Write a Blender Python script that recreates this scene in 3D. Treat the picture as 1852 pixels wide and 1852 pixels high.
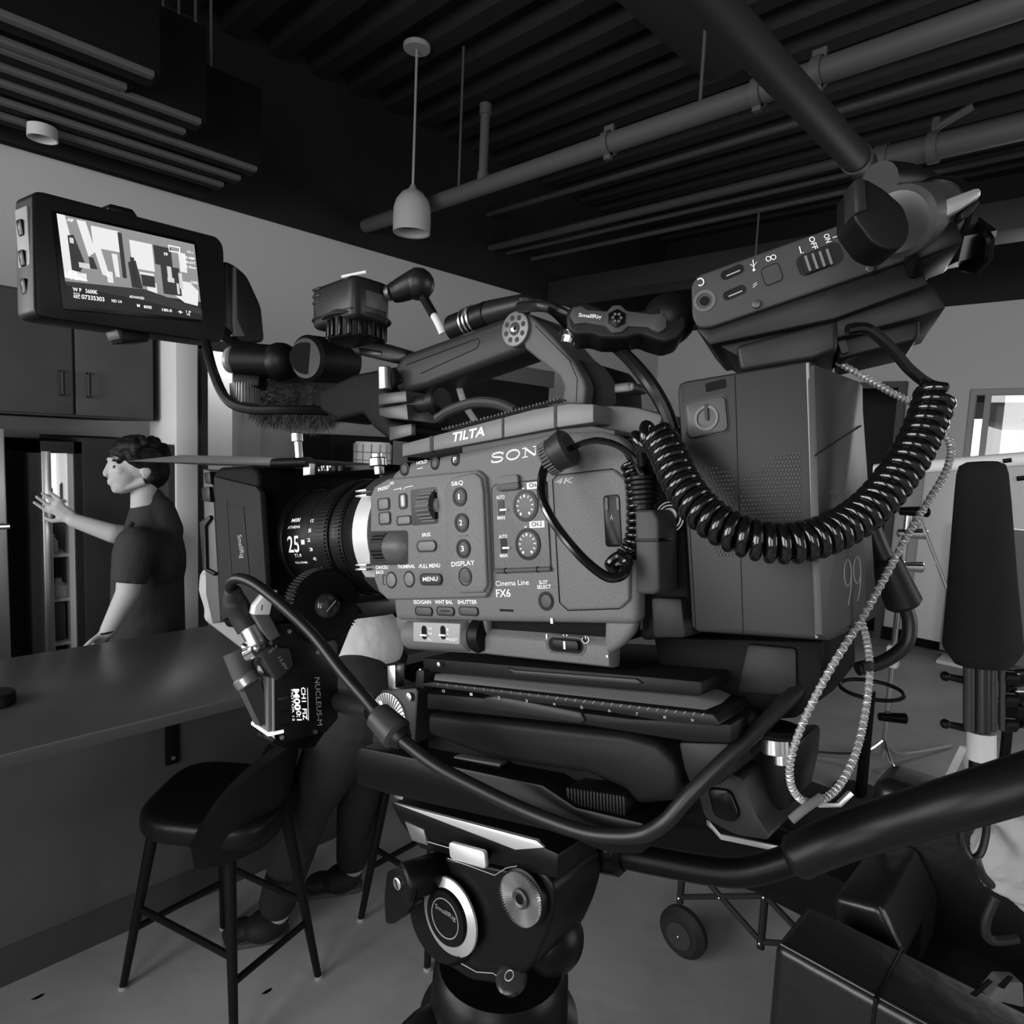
import bpy, bmesh, math, random
from mathutils import Vector, Matrix
from mathutils.bvhtree import BVHTree
random.seed(7)
for o in list(bpy.data.objects): bpy.data.objects.remove(o)
SC = bpy.context.scene; COL = SC.collection
V = lambda *a: Vector(a)
rad = math.radians
# ---------------------------------------------------------------- camera
FPX = 1200.0; YAW, PIT, ROL = rad(46.5), rad(5.71), rad(-2.57); EYE = V(0, 0, 1.7)
fwd = V(math.sin(YAW)*math.cos(PIT), math.cos(YAW)*math.cos(PIT), -math.sin(PIT))
rt0 = V(math.cos(YAW), -math.sin(YAW), 0); dn0 = fwd.cross(rt0)
RT = rt0*math.cos(ROL) + dn0*math.sin(ROL); DN = dn0*math.cos(ROL) - rt0*math.sin(ROL)
cd = bpy.data.cameras.new('camera'); cam = bpy.data.objects.new('camera', cd); COL.objects.link(cam)
cd.sensor_width = 36; cd.lens = FPX/1852*36; cd.clip_start = 0.02; cd.clip_end = 200
m3 = Matrix((RT, -DN, -fwd)).transposed()
cam.matrix_world = Matrix.Translation(EYE) @ m3.to_4x4()
SC.camera = cam
# ---------------------------------------------------------------- light
SC.view_settings.view_transform = 'Standard'; SC.view_settings.look = 'None'
SC.view_settings.gamma = 1; SC.view_settings.use_curve_mapping = False
EXPO = 1.4; SC.view_settings.exposure = EXPO
w = bpy.data.worlds.new('world'); SC.world = w; w.use_nodes = True
bg = w.node_tree.nodes['Background']; bg.inputs[0].default_value = (.8, .8, .8, 1); bg.inputs[1].default_value = .33
def area(name, loc, tgt, sx, sy, power, spread=180):
    l = bpy.data.lights.new(name, 'AREA'); l.shape = 'RECTANGLE'; l.size = sx; l.size_y = sy; l.energy = power; l.spread = rad(spread)
    o = bpy.data.objects.new(name, l); COL.objects.link(o); o.location = loc
    o.rotation_euler = (Vector(tgt)-Vector(loc)).to_track_quat('-Z', 'Z').to_euler(); return o
area('daylight', (-2.95, 1.35, 2.05), (2, 1.35, 1.85), 2.3, 1.9, 46)
area('daylight', (-2.95, -1.5, 2.05), (2, -1.5, 1.85), 2.3, 1.9, 30)
area('daylight', (-2.95, 3.5, 2.05), (2, 3.4, 1.9), 1.3, 1.9, 50)
area('daylight', (2.4, -2.95, 2.05), (2.2, 2, 1.3), 2.4, 1.6, 17)
area('corridor_lamp', (2.3, 5.0, 2.45), (2.0, 4.8, 0), .5, .3, 3.5)
area('daylight', (7.0, 0.35, 2.0), (0, 0.35, 1.4), 1.7, 1.0, 9)
# ---------------------------------------------------------------- materials
MC = {}
def mat(name, g, rough=.5, metal=0, bump=0, bscale=400, vary=0, vscale=3, spec=.18, emit=0, coat=0, trans=0):
    if name in MC: return MC[name]
    m = bpy.data.materials.new(name); m.use_nodes = True; nt = m.node_tree; b = nt.nodes['Principled BSDF']
    col = g if isinstance(g, tuple) else (g, g, g)
    b.inputs['Base Color'].default_value = (*col, 1); b.inputs['Roughness'].default_value = rough
    b.inputs['Metallic'].default_value = metal; b.inputs['Specular IOR Level'].default_value = spec
    if coat: b.inputs['Coat Weight'].default_value = coat; b.inputs['Coat Roughness'].default_value = .1
    if trans: b.inputs['Transmission Weight'].default_value = trans
    if emit:
        b.inputs['Emission Color'].default_value = (*col, 1); b.inputs['Emission Strength'].default_value = emit/2**EXPO
    tc = nt.nodes.new('ShaderNodeTexCoord')
    if bump:
        n = nt.nodes.new('ShaderNodeTexNoise'); n.inputs['Scale'].default_value = bscale; n.inputs['Detail'].default_value = 2
        bp = nt.nodes.new('ShaderNodeBump'); bp.inputs['Strength'].default_value = bump; bp.inputs['Distance'].default_value = .3/bscale
        nt.links.new(tc.outputs['Object'], n.inputs['Vector']); nt.links.new(n.outputs['Fac'], bp.inputs['Height'])
        nt.links.new(bp.outputs['Normal'], b.inputs['Normal'])
    if vary:
        n = nt.nodes.new('ShaderNodeTexNoise'); n.inputs['Scale'].default_value = vscale; n.inputs['Detail'].default_value = 6
        r = nt.nodes.new('ShaderNodeValToRGB'); e = r.color_ramp.elements
        e[0].position = .3; e[1].position = .7
        e[0].color = (*[c*(1-vary) for c in col], 1); e[1].color = (*[min(1, c*(1+vary)) for c in col], 1)
        nt.links.new(tc.outputs['Object'], n.inputs['Vector']); nt.links.new(n.outputs['Fac'], r.inputs['Fac'])
        nt.links.new(r.outputs['Color'], b.inputs['Base Color'])
    MC[name] = m; return m
BODY = mat('body_plastic', .105, .52, bump=.35, bscale=2600, vary=.12, vscale=900)
PANEL = mat('panel_plastic', .115, .5, bump=.35, bscale=2600, vary=.12, vscale=900)
BTN = mat('button_rubber', .06, .5)
BLK = mat('black_plastic', .004, .42, spec=.16)
BLKG = mat('gloss_black', .003, .25, spec=.12)
BLKM = mat('matte_black', .003, .7, spec=.1)
RUB = mat('black_rubber', .007, .4, spec=.3)
ALU = mat('black_anodised', .014, .42, .3, bump=.15, bscale=3000)
GALU = mat('grey_anodised', .06, .4, .5, bump=.1, bscale=3000)
SIL = mat('silver_metal', .75, .28, 1)
CHR = mat('chrome', .85, .12, 1)
WHT = mat('white_print', .75, .6)
GPR = mat('grey_print', .3, .6)
DPR = mat('dark_print', .1, .6)
# ---------------------------------------------------------------- frames
def ray(x, y): return RT*((x-926)/FPX) + DN*((y-926)/FPX) + fwd
def cdir(x, y, z): return (RT*x + DN*y + fwd*z).normalized()
class Frame:
    def __init__(s, o, X, Y):
        s.X = X.normalized(); s.Z = s.X.cross(Y).normalized(); s.Y = s.Z.cross(s.X)
        m = Matrix((s.X, s.Y, s.Z)).transposed().to_4x4(); s.M = Matrix.Translation(o) @ m; s.I = s.M.inverted()
    def px(s, x, y, n=0, ax=2):
        o = s.I @ EYE; d = s.I.to_3x3() @ ray(x, y); t = (n-o[ax])/d[ax]; return o + d*t
    def at(s, x, y, d): return s.I @ (EYE + ray(x, y)*d)
    def sc(s, x, y, n=0):
        a = s.px(x, y, n); return (s.px(x+1, y, n)-a).length, (s.px(x, y+1, n)-a).length
    def w(s, p): return s.M @ p
W = Frame(V(0, 0, 0), V(1, 0, 0), V(0, 1, 0))
def pxf(x, y, d): return EYE + ray(x, y)*d
# ---------------------------------------------------------------- mesh builder
TXT = {}
def text_mesh(s, font_bold=0):
    k = (s, font_bold)
    if k in TXT: return TXT[k]
    c = bpy.data.curves.new('t', 'FONT'); c.body = s; c.size = 1; c.extrude = 0; c.offset = font_bold; c.resolution_u = 3
    o = bpy.data.objects.new('t', c); COL.objects.link(o)
    dg = bpy.context.evaluated_depsgraph_get(); dg.update()
    me = bpy.data.meshes.new_from_object(o.evaluated_get(dg))
    vs = [v.co.copy() for v in me.vertices]; fs = [tuple(p.vertices) for p in me.polygons]
    bpy.data.objects.remove(o); bpy.data.curves.remove(c); bpy.data.meshes.remove(me)
    x0 = min(v.x for v in vs); x1 = max(v.x for v in vs); y0 = min(v.y for v in vs); y1 = max(v.y for v in vs)
    vs = [((v.x-x0)/(x1-x0), (v.y-max(y0, -.02 if not any(ch in s for ch in 'gjpqy') else y0))/(y1-max(y0, -.02 if not any(ch in s for ch in 'gjpqy') else y0))) for v in vs]
    TXT[k] = (vs, fs); return TXT[k]
def catmull(P, n=8, closed=False):
    P = [Vector(p) for p in P]; out = []; N = len(P)
    for i in range(N if closed else N-1):
        g = (lambda j: P[j % N]) if closed else (lambda j: P[max(0, min(N-1, j))])
        a, b, c, d = g(i-1), g(i), g(i+1), g(i+2)
        for k in range(n):
            t = k/n; out.append(.5*((2*b) + (c-a)*t + (2*a-5*b+4*c-d)*t*t + (3*b-a-3*c+d)*t**3))
    if not closed: out.append(P[-1])
    return out
class B:
    def __init__(s): s.bm = bmesh.new()
    def _bev(s, geom_verts, w, seg=2, ang=25):
        if w <= 0: return
        vs = set(geom_verts); es = [e for e in s.bm.edges if e.verts[0] in vs and e.verts[1] in vs and len(e.link_faces) == 2 and e.calc_face_angle(0) > rad(ang)]
        if es: bmesh.ops.bevel(s.bm, geom=es, offset=w, segments=seg, profile=.5, affect='EDGES', clamp_overlap=True)
    def prism(s, poly, z0, z1, bev=0, ax=2, seg=2):
        """poly of 2d points extruded z0..z1 along axis ax (other two axes in cyclic order)"""
        def mk(p, z):
            return {2: V(p[0], p[1], z), 0: V(z, p[0], p[1]), 1: V(p[0], z, p[1])}[ax]
        a = [s.bm.verts.new(mk(p, z0)) for p in poly]; b = [s.bm.verts.new(mk(p, z1)) for p in poly]
        n = len(poly); fs = [s.bm.faces.new(a[::-1]), s.bm.faces.new(b)]
        for i in range(n): fs.append(s.bm.faces.new((a[i], a[(i+1) % n], b[(i+1) % n], b[i])))
        bmesh.ops.recalc_face_normals(s.bm, faces=fs)
        s._bev(a+b, bev, seg); return s
    def box(s, a, b, bev=0, seg=2):
        x0, x1 = sorted((a[0], b[0])); y0, y1 = sorted((a[1], b[1])); z0, z1 = sorted((a[2], b[2]))
        return s.prism([(x0, y0), (x1, y0), (x1, y1), (x0, y1)], z0, z1, bev, seg=seg)
    def poly(s, fr, pts, n0, n1, bev=0, seg=2, rnd=0, shared=None):
        nn = n1 if shared is None else shared
        P = [fr.px(x, y, nn) for x, y in pts]; P = [(p.x, p.y) for p in P]
        if rnd: P = roundpoly(P, rnd)
        return s.prism(P, n0, n1, bev, seg=seg)
    def rrect(s, fr, x, y, w, h, n0, n1, r=.5, bev=0, ang=0):
        """rounded rectangle centred at pixel x,y; w,h in pixels measured on the surface; r fraction of the short side"""
        c = fr.px(x, y, n1); sx, sy = fr.sc(x, y, n1); w *= sx/2; h *= sy/2; r = min(w, h)*min(r*2, .999); P = []
        for cx, cy, a0 in ((w-r, h-r, 0), (-w+r, h-r, 90), (-w+r, -h+r, 180), (w-r, -h+r, 270)):
            for k in range(6):
                a = rad(a0+k*18); P.append((cx+r*math.cos(a), cy+r*math.sin(a)))
        ca, sa = math.cos(rad(ang)), math.sin(rad(ang))
        return s.prism([(c.x+p[0]*ca-p[1]*sa, c.y+p[0]*sa+p[1]*ca) for p in P], n0, n1, bev)
    def disc(s, fr, x, y, rpx, n0, n1, seg=32, bev=0, k=1.0):
        c = fr.px(x, y, n1); r = rpx*fr.sc(x, y, n1)[1]
        return s.prism([(c.x+r*math.cos(i*2*math.pi/seg), c.y+r*math.sin(i*2*math.pi/seg)) for i in range(seg)], n0, n1, bev)
    def ring(s, fr, x, y, r0, r1, n0, n1, seg=32):
        c = fr.px(x, y, n1); k = fr.sc(x, y, n1)[1]; return s.lathe(c*1, V(0, 0, 1), [(r0*k, n0-n1), (r1*k, n0-n1), (r1*k, 0), (r0*k, 0), (r0*k, n0-n1)], seg)
    def lathe(s, o, axis, prof, seg=32, caps=False):
        axis = axis.normalized(); u = axis.orthogonal().normalized(); v = axis.cross(u); rings = []
        for r, h in prof:
            if r < 1e-7: rings.append([s.bm.verts.new(o+axis*h)])
            else: rings.append([s.bm.verts.new(o+axis*h+(u*math.cos(i*2*math.pi/seg)+v*math.sin(i*2*math.pi/seg))*r) for i in range(seg)])
        fs = []
        for a, b in zip(rings, rings[1:]):
            for i in range(seg):
                j = (i+1) % seg
                if len(a) == 1 and len(b) == 1: continue
                if len(a) == 1: fs.append(s.bm.faces.new((a[0], b[i], b[j])))
                elif len(b) == 1: fs.append(s.bm.faces.new((a[j], a[i], b[0])))
                else: fs.append(s.bm.faces.new((a[i], a[j], b[j], b[i])))
        bmesh.ops.recalc_face_normals(s.bm, faces=fs); return s
    def cyl(s, p0, p1, r0, r1=None, seg=24, bev=0):
        p0 = Vector(p0); p1 = Vector(p1); r1 = r0 if r1 is None else r1; L = (p1-p0).length; b = min(bev, L/2.1, r0*.9 or 1, r1*.9 or 1)
        pr = [(0, 0), (r0-b, 0), (r0, b), (r1, L-b), (r1-b, L), (0, L)] if b else [(0, 0), (r0, 0), (r1, L), (0, L)]
        return s.lathe(p0, p1-p0, pr, seg)
    def sph(s, c, r, seg=20, sc=(1, 1, 1)):
        n = seg//2; g = bmesh.ops.create_uvsphere(s.bm, u_segments=seg, v_segments=n, radius=r)
        for v in g['verts']: v.co = V(v.co.x*sc[0], v.co.y*sc[1], v.co.z*sc[2])+Vector(c)
        return s
    def tube(s, P, r, seg=10, n=8, smooth=True, closed=False, caps=True):
        if smooth: 
            k = len(P); R = r if not callable(r) else r; P = catmull(P, n, closed)
        P = [Vector(p) for p in P]; N = len(P); T = []
        for i in range(N):
            a = P[(i-1) % N] if closed or i else P[0]; b = P[(i+1) % N] if closed or i < N-1 else P[-1]; T.append((b-a).normalized())
        u = T[0].orthogonal().normalized(); rings = []
        for i in range(N):
            u = (u - T[i]*u.dot(T[i])).normalized(); v = T[i].cross(u); rr = r(i/(N-1)) if callable(r) else r
            rings.append([s.bm.verts.new(P[i]+(u*math.cos(k*2*math.pi/seg)+v*math.sin(k*2*math.pi/seg))*rr) for k in range(seg)])
        M_ = N if closed else N-1
        for i in range(M_):
            a, b = rings[i], rings[(i+1) % N]
            for k in range(seg): s.bm.faces.new((a[k], a[(k+1) % seg], b[(k+1) % seg], b[k]))
        if caps and not closed: s.bm.faces.new(rings[0][::-1]); s.bm.faces.new(rings[-1])
        return s
    def coil(s, P, R, r, turns, seg=8, per=18, n=12):
        P = catmull(P, n); L = [0]
        for a, b in zip(P, P[1:]): L.append(L[-1]+(b-a).length)
        fr = []; u = (P[1]-P[0]).orthogonal().normalized()
        for i in range(len(P)):
            t = (P[min(i+1, len(P)-1)]-P[max(i-1, 0)]).normalized(); u = (u-t*u.dot(t)).normalized(); fr.append((P[i], u.copy(), t.cross(u)))
        out = []; N = int(turns*per); j = 0
        for i in range(N+1):
            d = L[-1]*i/N
            while j < len(L)-2 and L[j+1] < d: j += 1
            f = (d-L[j])/max(1e-9, L[j+1]-L[j]); p = fr[j][0].lerp(fr[j+1][0], f); a = fr[j][1].lerp(fr[j+1][1], f); b = fr[j][2].lerp(fr[j+1][2], f)
            th = 2*math.pi*i/per; out.append(p+(a*math.cos(th)+b*math.sin(th))*R)
        s.tube(out, r, seg, smooth=False); return out
    def text(s, fr, txt, a, b, h, n, bold=0, t=.00012, up=None):
        """writing whose baseline runs from pixel a to pixel b; h = capital height in pixels"""
        A = fr.px(*a, n); Bp = fr.px(*b, n); d = Bp-A
        if up is None:
            hh = h*fr.sc(*a, n)[1]; upv = V(0, 0, 1).cross(d).normalized()*hh
        else: upv = fr.px(a[0]+up[0], a[1]+up[1], n)-A
        vs, fs = text_mesh(txt, bold); nv = [s.bm.verts.new(A+d*x+upv*y+V(0, 0, t)) for x, y in vs]
        for f in fs:
            try: s.bm.faces.new([nv[i] for i in f])
            except ValueError: pass
        return s
    def line(s, fr, pts, wpx, n, t=.00012, closed=False):
        """flat printed/embossed stroke through pixel points"""
        P = [fr.px(x, y, n) for x, y in pts]; w_ = wpx*fr.sc(*pts[0], n)[1]/2
        return s.tube([p+V(0, 0, t*.2) for p in P], w_, 6, smooth=False, closed=closed)
def roundpoly(P, r, k=5):
    out = []; n = len(P)
    for i in range(n):
        a, b, c = Vector(P[i-1]), Vector(P[i]), Vector(P[(i+1) % n]); u = (a-b); v = (c-b); rr = min(r, u.length*.49, v.length*.49)
        p0 = b+u.normalized()*rr; p1 = b+v.normalized()*rr
        for j in range(k+1):
            t = j/k; q = p0*(1-t)**2+b*2*t*(1-t)+p1*t*t; out.append((q.x, q.y))
    return out
class Thing:
    def __init__(s, name, label, cat, fr=W, base=V(0, 0, 0), group=None):
        s.fr = fr; s.base = Vector(base); o = bpy.data.objects.new(name, None); COL.objects.link(o); o.empty_display_size = .05
        o.matrix_world = fr.M @ Matrix.Translation(s.base); o['label'] = label; o['category'] = cat
        if group: o['group'] = group
        s.o = o
    def part(s, name, b, m, parent=None, label=None, ang=35, frame=None):
        o = mesh_obj(name, b, m, s.base, ang, frame, s.fr); o.parent = parent or s.o
        if label: o['label'] = label
        return o
def mesh_obj(name, b, m, base=V(0, 0, 0), ang=35, frame=None, fr=W):
    bm = b.bm if isinstance(b, B) else b
    if frame is not None: bm.transform(fr.I @ frame.M)
    bm.transform(Matrix.Translation(-Vector(base)))
    me = bpy.data.meshes.new(name); bm.to_mesh(me); bm.free(); me.materials.append(m)
    me.shade_smooth(); me.set_sharp_from_angle(angle=rad(ang)); me.update()
    o = bpy.data.objects.new(name, me); COL.objects.link(o); return o
def solo(name, b, m, label=None, cat=None, group=None, kind=None, fr=W, ang=35):
    """a thing that is one mesh; its origin at its bottom centre"""
    bm = b.bm; vs = [v.co for v in bm.verts]; c = V(sum(v.x for v in vs)/len(vs), sum(v.y for v in vs)/len(vs), min(v.z for v in vs))
    o = mesh_obj(name, b, m, c, ang); o.matrix_world = fr.M @ Matrix.Translation(c)
    if label: o['label'] = label
    if cat: o['category'] = cat
    if group: o['group'] = group
    if kind: o['kind'] = kind
    return o
def struct(name, b, m): return solo(name, b, m, kind='structure')
def copy_tree(o, parent=None):
    c = o.copy(); COL.objects.link(c); c.parent = parent
    for ch in list(o.children): copy_tree(ch, c)
    return c
# ================================================================ the room
CON = mat('polished_concrete', .29, .42, bump=.12, bscale=14, vary=.22, vscale=1.6)
def wall_paint(name, lo, hi, zs):
    m = mat(name, lo, .7, bump=.1, bscale=60); nt = m.node_tree; b = nt.nodes['Principled BSDF']
    g = nt.nodes.new('ShaderNodeNewGeometry'); sp = nt.nodes.new('ShaderNodeSeparateXYZ'); mt = nt.nodes.new('ShaderNodeMath'); mt.operation = 'GREATER_THAN'; mt.inputs[1].default_value = zs
    mx = nt.nodes.new('ShaderNodeMix'); mx.data_type = 'RGBA'; mx.inputs[6].default_value = (lo, lo, lo, 1); mx.inputs[7].default_value = (hi, hi, hi, 1)
    nt.links.new(g.outputs['Position'], sp.inputs[0]); nt.links.new(sp.outputs['Z'], mt.inputs[0]); nt.links.new(mt.outputs[0], mx.inputs[0]); nt.links.new(mx.outputs[2], b.inputs['Base Color']); return m
WALLP = wall_paint('two_tone_wall_paint', .42, .013, 3.12)
LITE = mat('light_wall_paint', .45, .7, bump=.1, bscale=60)
DKP = mat('dark_ceiling_paint', .017, .7, bump=.1, bscale=40)
PIPE = mat('painted_pipe', .07, .55)
b = B(); b.box((-3.2, -3, -.1), (7.6, 4.6, 0)); struct('floor', b, CON)
b = B(); b.box((-3.2, 4.41, 0), (1.73, 4.6, 4.3)); b.box((1.73, 4.41, 2.24), (2.0, 4.6, 4.3)); b.box((2.0, 4.41, 0), (7.3, 4.6, 4.3)); struct('wall_back', b, WALLP)
b = B(); b.box((1.6, 5.2, 0), (3.2, 5.3, 2.6)); b.box((3.1, 4.6, 0), (3.2, 5.2, 2.6)); b.box((1.6, 4.6, 0), (1.7, 5.2, 2.6)); b.box((1.6, 4.6, 2.5), (3.2, 5.3, 2.6)); b.box((1.6, 4.6, -.1), (3.2, 5.3, 0)); struct('wall_corridor', b, LITE)
b = B(); b.box((-3.2, -3.2, 0), (7.3, -3, 1.2)); b.box((-3.2, -3.2, 2.9), (7.3, -3, 4.3)); b.box((-3.2, -3.2, 1.2), (1.15, -3, 2.9)); b.box((3.65, -3.2, 1.2), (7.3, -3, 2.9)); struct('wall_front', b, LITE)
# far wall with a window opening and a dark doorway
WX = 7.1
def wall_x(b, x0, x1, y0, y1, z1, holes):
    ys = sorted({y0, y1, *[h[0] for h in holes], *[h[1] for h in holes]})
    for a, c in zip(ys, ys[1:]):
        hs = sorted([h for h in holes if h[0] <= a and h[1] >= c], key=lambda h: h[2]); z = 0
        for h in hs:
            if h[2] > z: b.box((x0, a, z), (x1, c, h[2]))
            z = h[3]
        b.box((x0, a, z), (x1, c, z1))
b = B(); wall_x(b, WX, WX+.2, -3, 4.41, 4.3, [(-.55, 1.21, .95, 2.38), (1.74, 2.65, 0, 2.42)]); struct('wall_right', b, WALLP)
b = B(); wall_x(b, -3.2, -3.0, -3, 4.41, 4.3, [(.1, 2.5, 1.05, 3.05), (-2.75, -.25, 1.05, 3.05), (2.8, 4.2, 1.05, 3.05)]); struct('wall_left', b, LITE)
# corrugated roof deck with its ribs running along Y
b = B(); P = []; x = -2.95
while x < 7.3:
    P += [(x, 4.17), (x+.12, 4.17), (x+.15, 4.26), (x+.27, 4.26)]; x += .3
P += [(P[-1][0], 4.4), (-2.95, 4.4)]
bm = b.bm; a = [bm.verts.new((p[0], -3, p[1])) for p in P]; c = [bm.verts.new((p[0], 4.41, p[1])) for p in P]
for i in range(len(P)): bm.faces.new((a[i], a[(i+1) % len(P)], c[(i+1) % len(P)], c[i]))
struct('ceiling', b, DKP)
# baseboards
b = B(); b.box((7.06, 1.15, 0), (7.1, 1.74, .12)); b.box((7.06, 2.65, 0), (7.1, 4.4, .12)); struct('baseboard_right', b, BLKM)
# windows
FRM = mat('window_frame_paint', .25, .5); 
GLS = mat('window_glass', .9, .0, trans=1, spec=.5)
def window(n, x, y0, y1, z0, z1, mull, bars=()):
    b = B()
    for a, c, d, e in ((y0, y1, z0, z0+.05), (y0, y1, z1-.05, z1), (y0, y0+.04, z0+.05, z1-.05), (y1-.04, y1, z0+.05, z1-.05)): b.box((x, a, d), (x+.08, c, e))
    for m_ in mull: b.box((x+.01, m_-.02, z0+.05), (x+.07, m_+.02, z1-.05))
    for z in bars: b.box((x+.01, y0, z-.02), (x+.07, y1, z+.02))
    o = struct('window_%d' % n, b, FRM)
    b = B(); b.box((x+.035, y0+.01, z0+.01), (x+.041, y1-.01, z1-.01)); g = mesh_obj('pane', b, GLS, o.location); g.parent = o
window(1, 7.14, -.55, 1.21, .95, 2.38, (.32, 1.08))
window(4, -3.16, 2.8, 4.2, 1.05, 3.05, (3.5,)); window(2, -3.16, .1, 2.5, 1.05, 3.05, (1.35,)); window(3, -3.16, -2.75, -.25, 1.05, 3.05, (-1.5,))
# what the far window looks on: an eave and a low building
b = B(); b.box((7.6, -2, 2.12), (9.2, 1.25, 2.30), .01)
solo('awning', b, mat('awning_grey', .22, .6), 'grey ribbed awning outside the far window', 'awning')
b = B(); b.box((30, -5, 0), (36, 3.4, 3.0)); b.box((29.9, -2.5, 0), (30, .5, 2.2)); 
solo('distant_building', b, mat('far_building', .55, .8), 'pale low building seen through the far window', 'building')
# doorway behind the far wall: a dark lobby
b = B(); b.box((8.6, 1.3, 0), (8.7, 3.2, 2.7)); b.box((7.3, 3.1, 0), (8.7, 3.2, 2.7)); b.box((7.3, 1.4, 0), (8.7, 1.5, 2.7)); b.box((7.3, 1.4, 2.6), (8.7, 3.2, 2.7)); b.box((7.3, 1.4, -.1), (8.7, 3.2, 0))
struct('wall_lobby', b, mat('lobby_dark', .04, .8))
b = B(); b.box((7.02, 1.70, 0), (7.12, 1.76, 2.40)); b.box((7.02, 2.63, 0), (7.12, 2.69, 2.40)); b.box((7.02, 1.70, 2.4), (7.12, 2.69, 2.46)); struct('trim_1', b, mat('dark_trim', .06, .5))
# pillar strip and the panel beside it under the window
b = B(); b.box((6.98, 1.20, .1), (7.1, 1.46, 1.70), .003); struct('trim_2', b, mat('pale_pilaster', .62, .6))
b = B(); b.box((6.9, -.9, .05), (6.96, 1.19, 1.19), .004); struct('trim_3', b, mat('grey_wainscot', .2, .6))
b = B(); b.box((6.6, -.9, .0), (6.9, 1.15, .03), .004); solo('white_floor_strip', b, mat('white_strip', .7, .5), 'white strip of board lying on the floor along the far wall', 'board')
# ---------------------------------------------------------------- ceiling things
def tube_thing(name, label, cat, pts, r, m, group=None, seg=16):
    b = B(); b.tube(pts, r, seg, smooth=False); return solo(name, b, m, label, cat, group)
zc = 4.17
t = Thing('sprinkler_pipe', 'long white-painted sprinkler pipe with clamps under the roof deck, passing behind the round duct', 'pipe', W, V(2.911, 1, 3.28))
b = B(); b.tube([V(2.911, -2.9, 3.28), V(2.911, 4.40, 3.28)], .05, 18, smooth=False); t.part('pipe', b, PIPE)
for q in ((1101, 262), (1372, 168), (1480, 135)):
    p = W.px(*q, 2.911, 0); b = B(); b.cyl((2.911, p.y-.02, 3.28), (2.911, p.y+.02, 3.28), .062, seg=18); b.box((2.90, p.y-.03, 3.33), (2.92, p.y+.03, 3.37), .003); b.box((2.895, p.y-.02, 3.20), (2.925, p.y+.02, 3.24), .004); t.part('clamp', b, PIPE)
p = W.px(873, 330, 2.911, 0); b = B(); b.cyl((2.911, p.y, 3.3), (2.911, p.y, 3.74), .028); b.cyl((2.911, p.y, 3.70), (2.911, p.y, 3.76), .036); b.cyl((2.911, p.y, 3.30), (2.911, p.y, 3.36), .036); t.part('riser', b, PIPE)
for q in ((1266, 190), (830, 330)):
    p = W.px(*q, 2.911, 0); b = B(); b.cyl((2.911, p.y, 3.3), (2.911, p.y, 4.17), .008, seg=8); t.part('hanger_rod', b, PIPE)
t = Thing('round_duct', 'thick round duct with a rounded end crossing below the roof deck', 'duct', W, V(3, 1.12, 3.05))
b = B(); b.lathe(V(-3, 1.125, 3.10), V(1, 0, 0), [(0, 0), (.064, 0), (.064, 6.5), (.056, 6.55), (.03, 6.58), (0, 6.59)], 28); t.part('duct', b, mat('duct_paint', .022, .6))
b = B(); b.lathe(V(3.4, 1.125, 3.10), V(1, 0, 0), [(.06, 0), (.070, 0), (.070, .02), (.06, .02)], 28); t.part('collar', b, PIPE)
b = B(); b.box((-3, 1.95, 3.98), (3.9, 2.2, 4.17), .004); solo('ceiling_beam', b, mat('beam_paint', .035, .6), 'flat beam running beside the round duct', 'beam')
for lab, (x, z, y1, r) in {'upper thin conduit end-stopped on the dark upper wall': (4.203, 3.43, 4.4, .03), 'second thin conduit just below the upper one': (4.414, 3.436, 4.4, .018), 'lowest of the three thin conduits': (4.75, 3.459, 4.4, .02), 'faint square conduit between sprinkler pipe and thin conduits': (4.154, 3.7, 4.4, .022)}.items():
    tube_thing('conduit', lab, 'conduit', [V(x, -2.9, z), V(x, y1, z)], r, mat('conduit_paint', .05, .55), seg=12)
t = Thing('fire_main_pipe', 'second white-painted pipe with a clamp at the right above the viewfinder box', 'pipe', W, V(4.0, 0, 3.3))
b = B(); b.tube([V(4, -2.9, 3.305), V(4, 1.19, 3.305)], .062, 18, smooth=False); t.part('pipe', b, PIPE)
b = B(); b.cyl((4, .93, 3.305), (4, .975, 3.305), .078); b.box((3.985, .935, 3.37), (4.015, .97, 3.45), .004); b.cyl((4, .95, 3.4), (4, .80, 3.46), .018); t.part('clamp', b, PIPE)
b = B(); b.cyl((4, 1.16, 3.305), (4, 1.22, 3.305), .075); t.part('end_cap', b, PIPE)
b = B(); b.box((5.0, -2.9, 3.12), (5.3, 4.4, 3.30), .004); solo('cable_tray', b, mat('beam_paint2', .02, .6), 'dark flat duct along the far side of the ceiling', 'duct')
b = B(); b.cyl((4.75, 2.2, 3.46), (4.75, 2.2, 2.95), .007, seg=8); solo('hanging_rod', b, PIPE, 'thin rod hanging under the lowest conduit', 'rod')
# pendant lamp
t = Thing('pendant_lamp', 'pale bell-shaped pendant lamp hanging on a thin cord', 'lamp', W, V(2.71, 3.573, 3.04))
PW = mat('pendant_white', .33, .55)
b = B(); b.cyl((2.71, 3.573, 4.14), (2.71, 3.573, 4.172), .085, seg=28, bev=.006); t.part('ceiling_rose', b, PW)
b = B(); b.tube([V(2.71, 3.573, 3.3), V(2.71, 3.573, 4.15)], .008, 8, smooth=False); t.part('cord', b, PW)
b = B(); b.lathe(V(2.71, 3.573, 3.03), V(0, 0, 1), [(.105, .005), (.118, 0), (.120, .06), (.118, .15), (.104, .20), (.07, .245), (.03, .27), (.012, .30), (0, .30)], 36)
b.lathe(V(2.71, 3.573, 3.03), V(0, 0, 1), [(.118, 0), (.108, .02), (.108, .15), (.05, .23), (0, .24)], 36); t.part('shade', b, PW)
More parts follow.
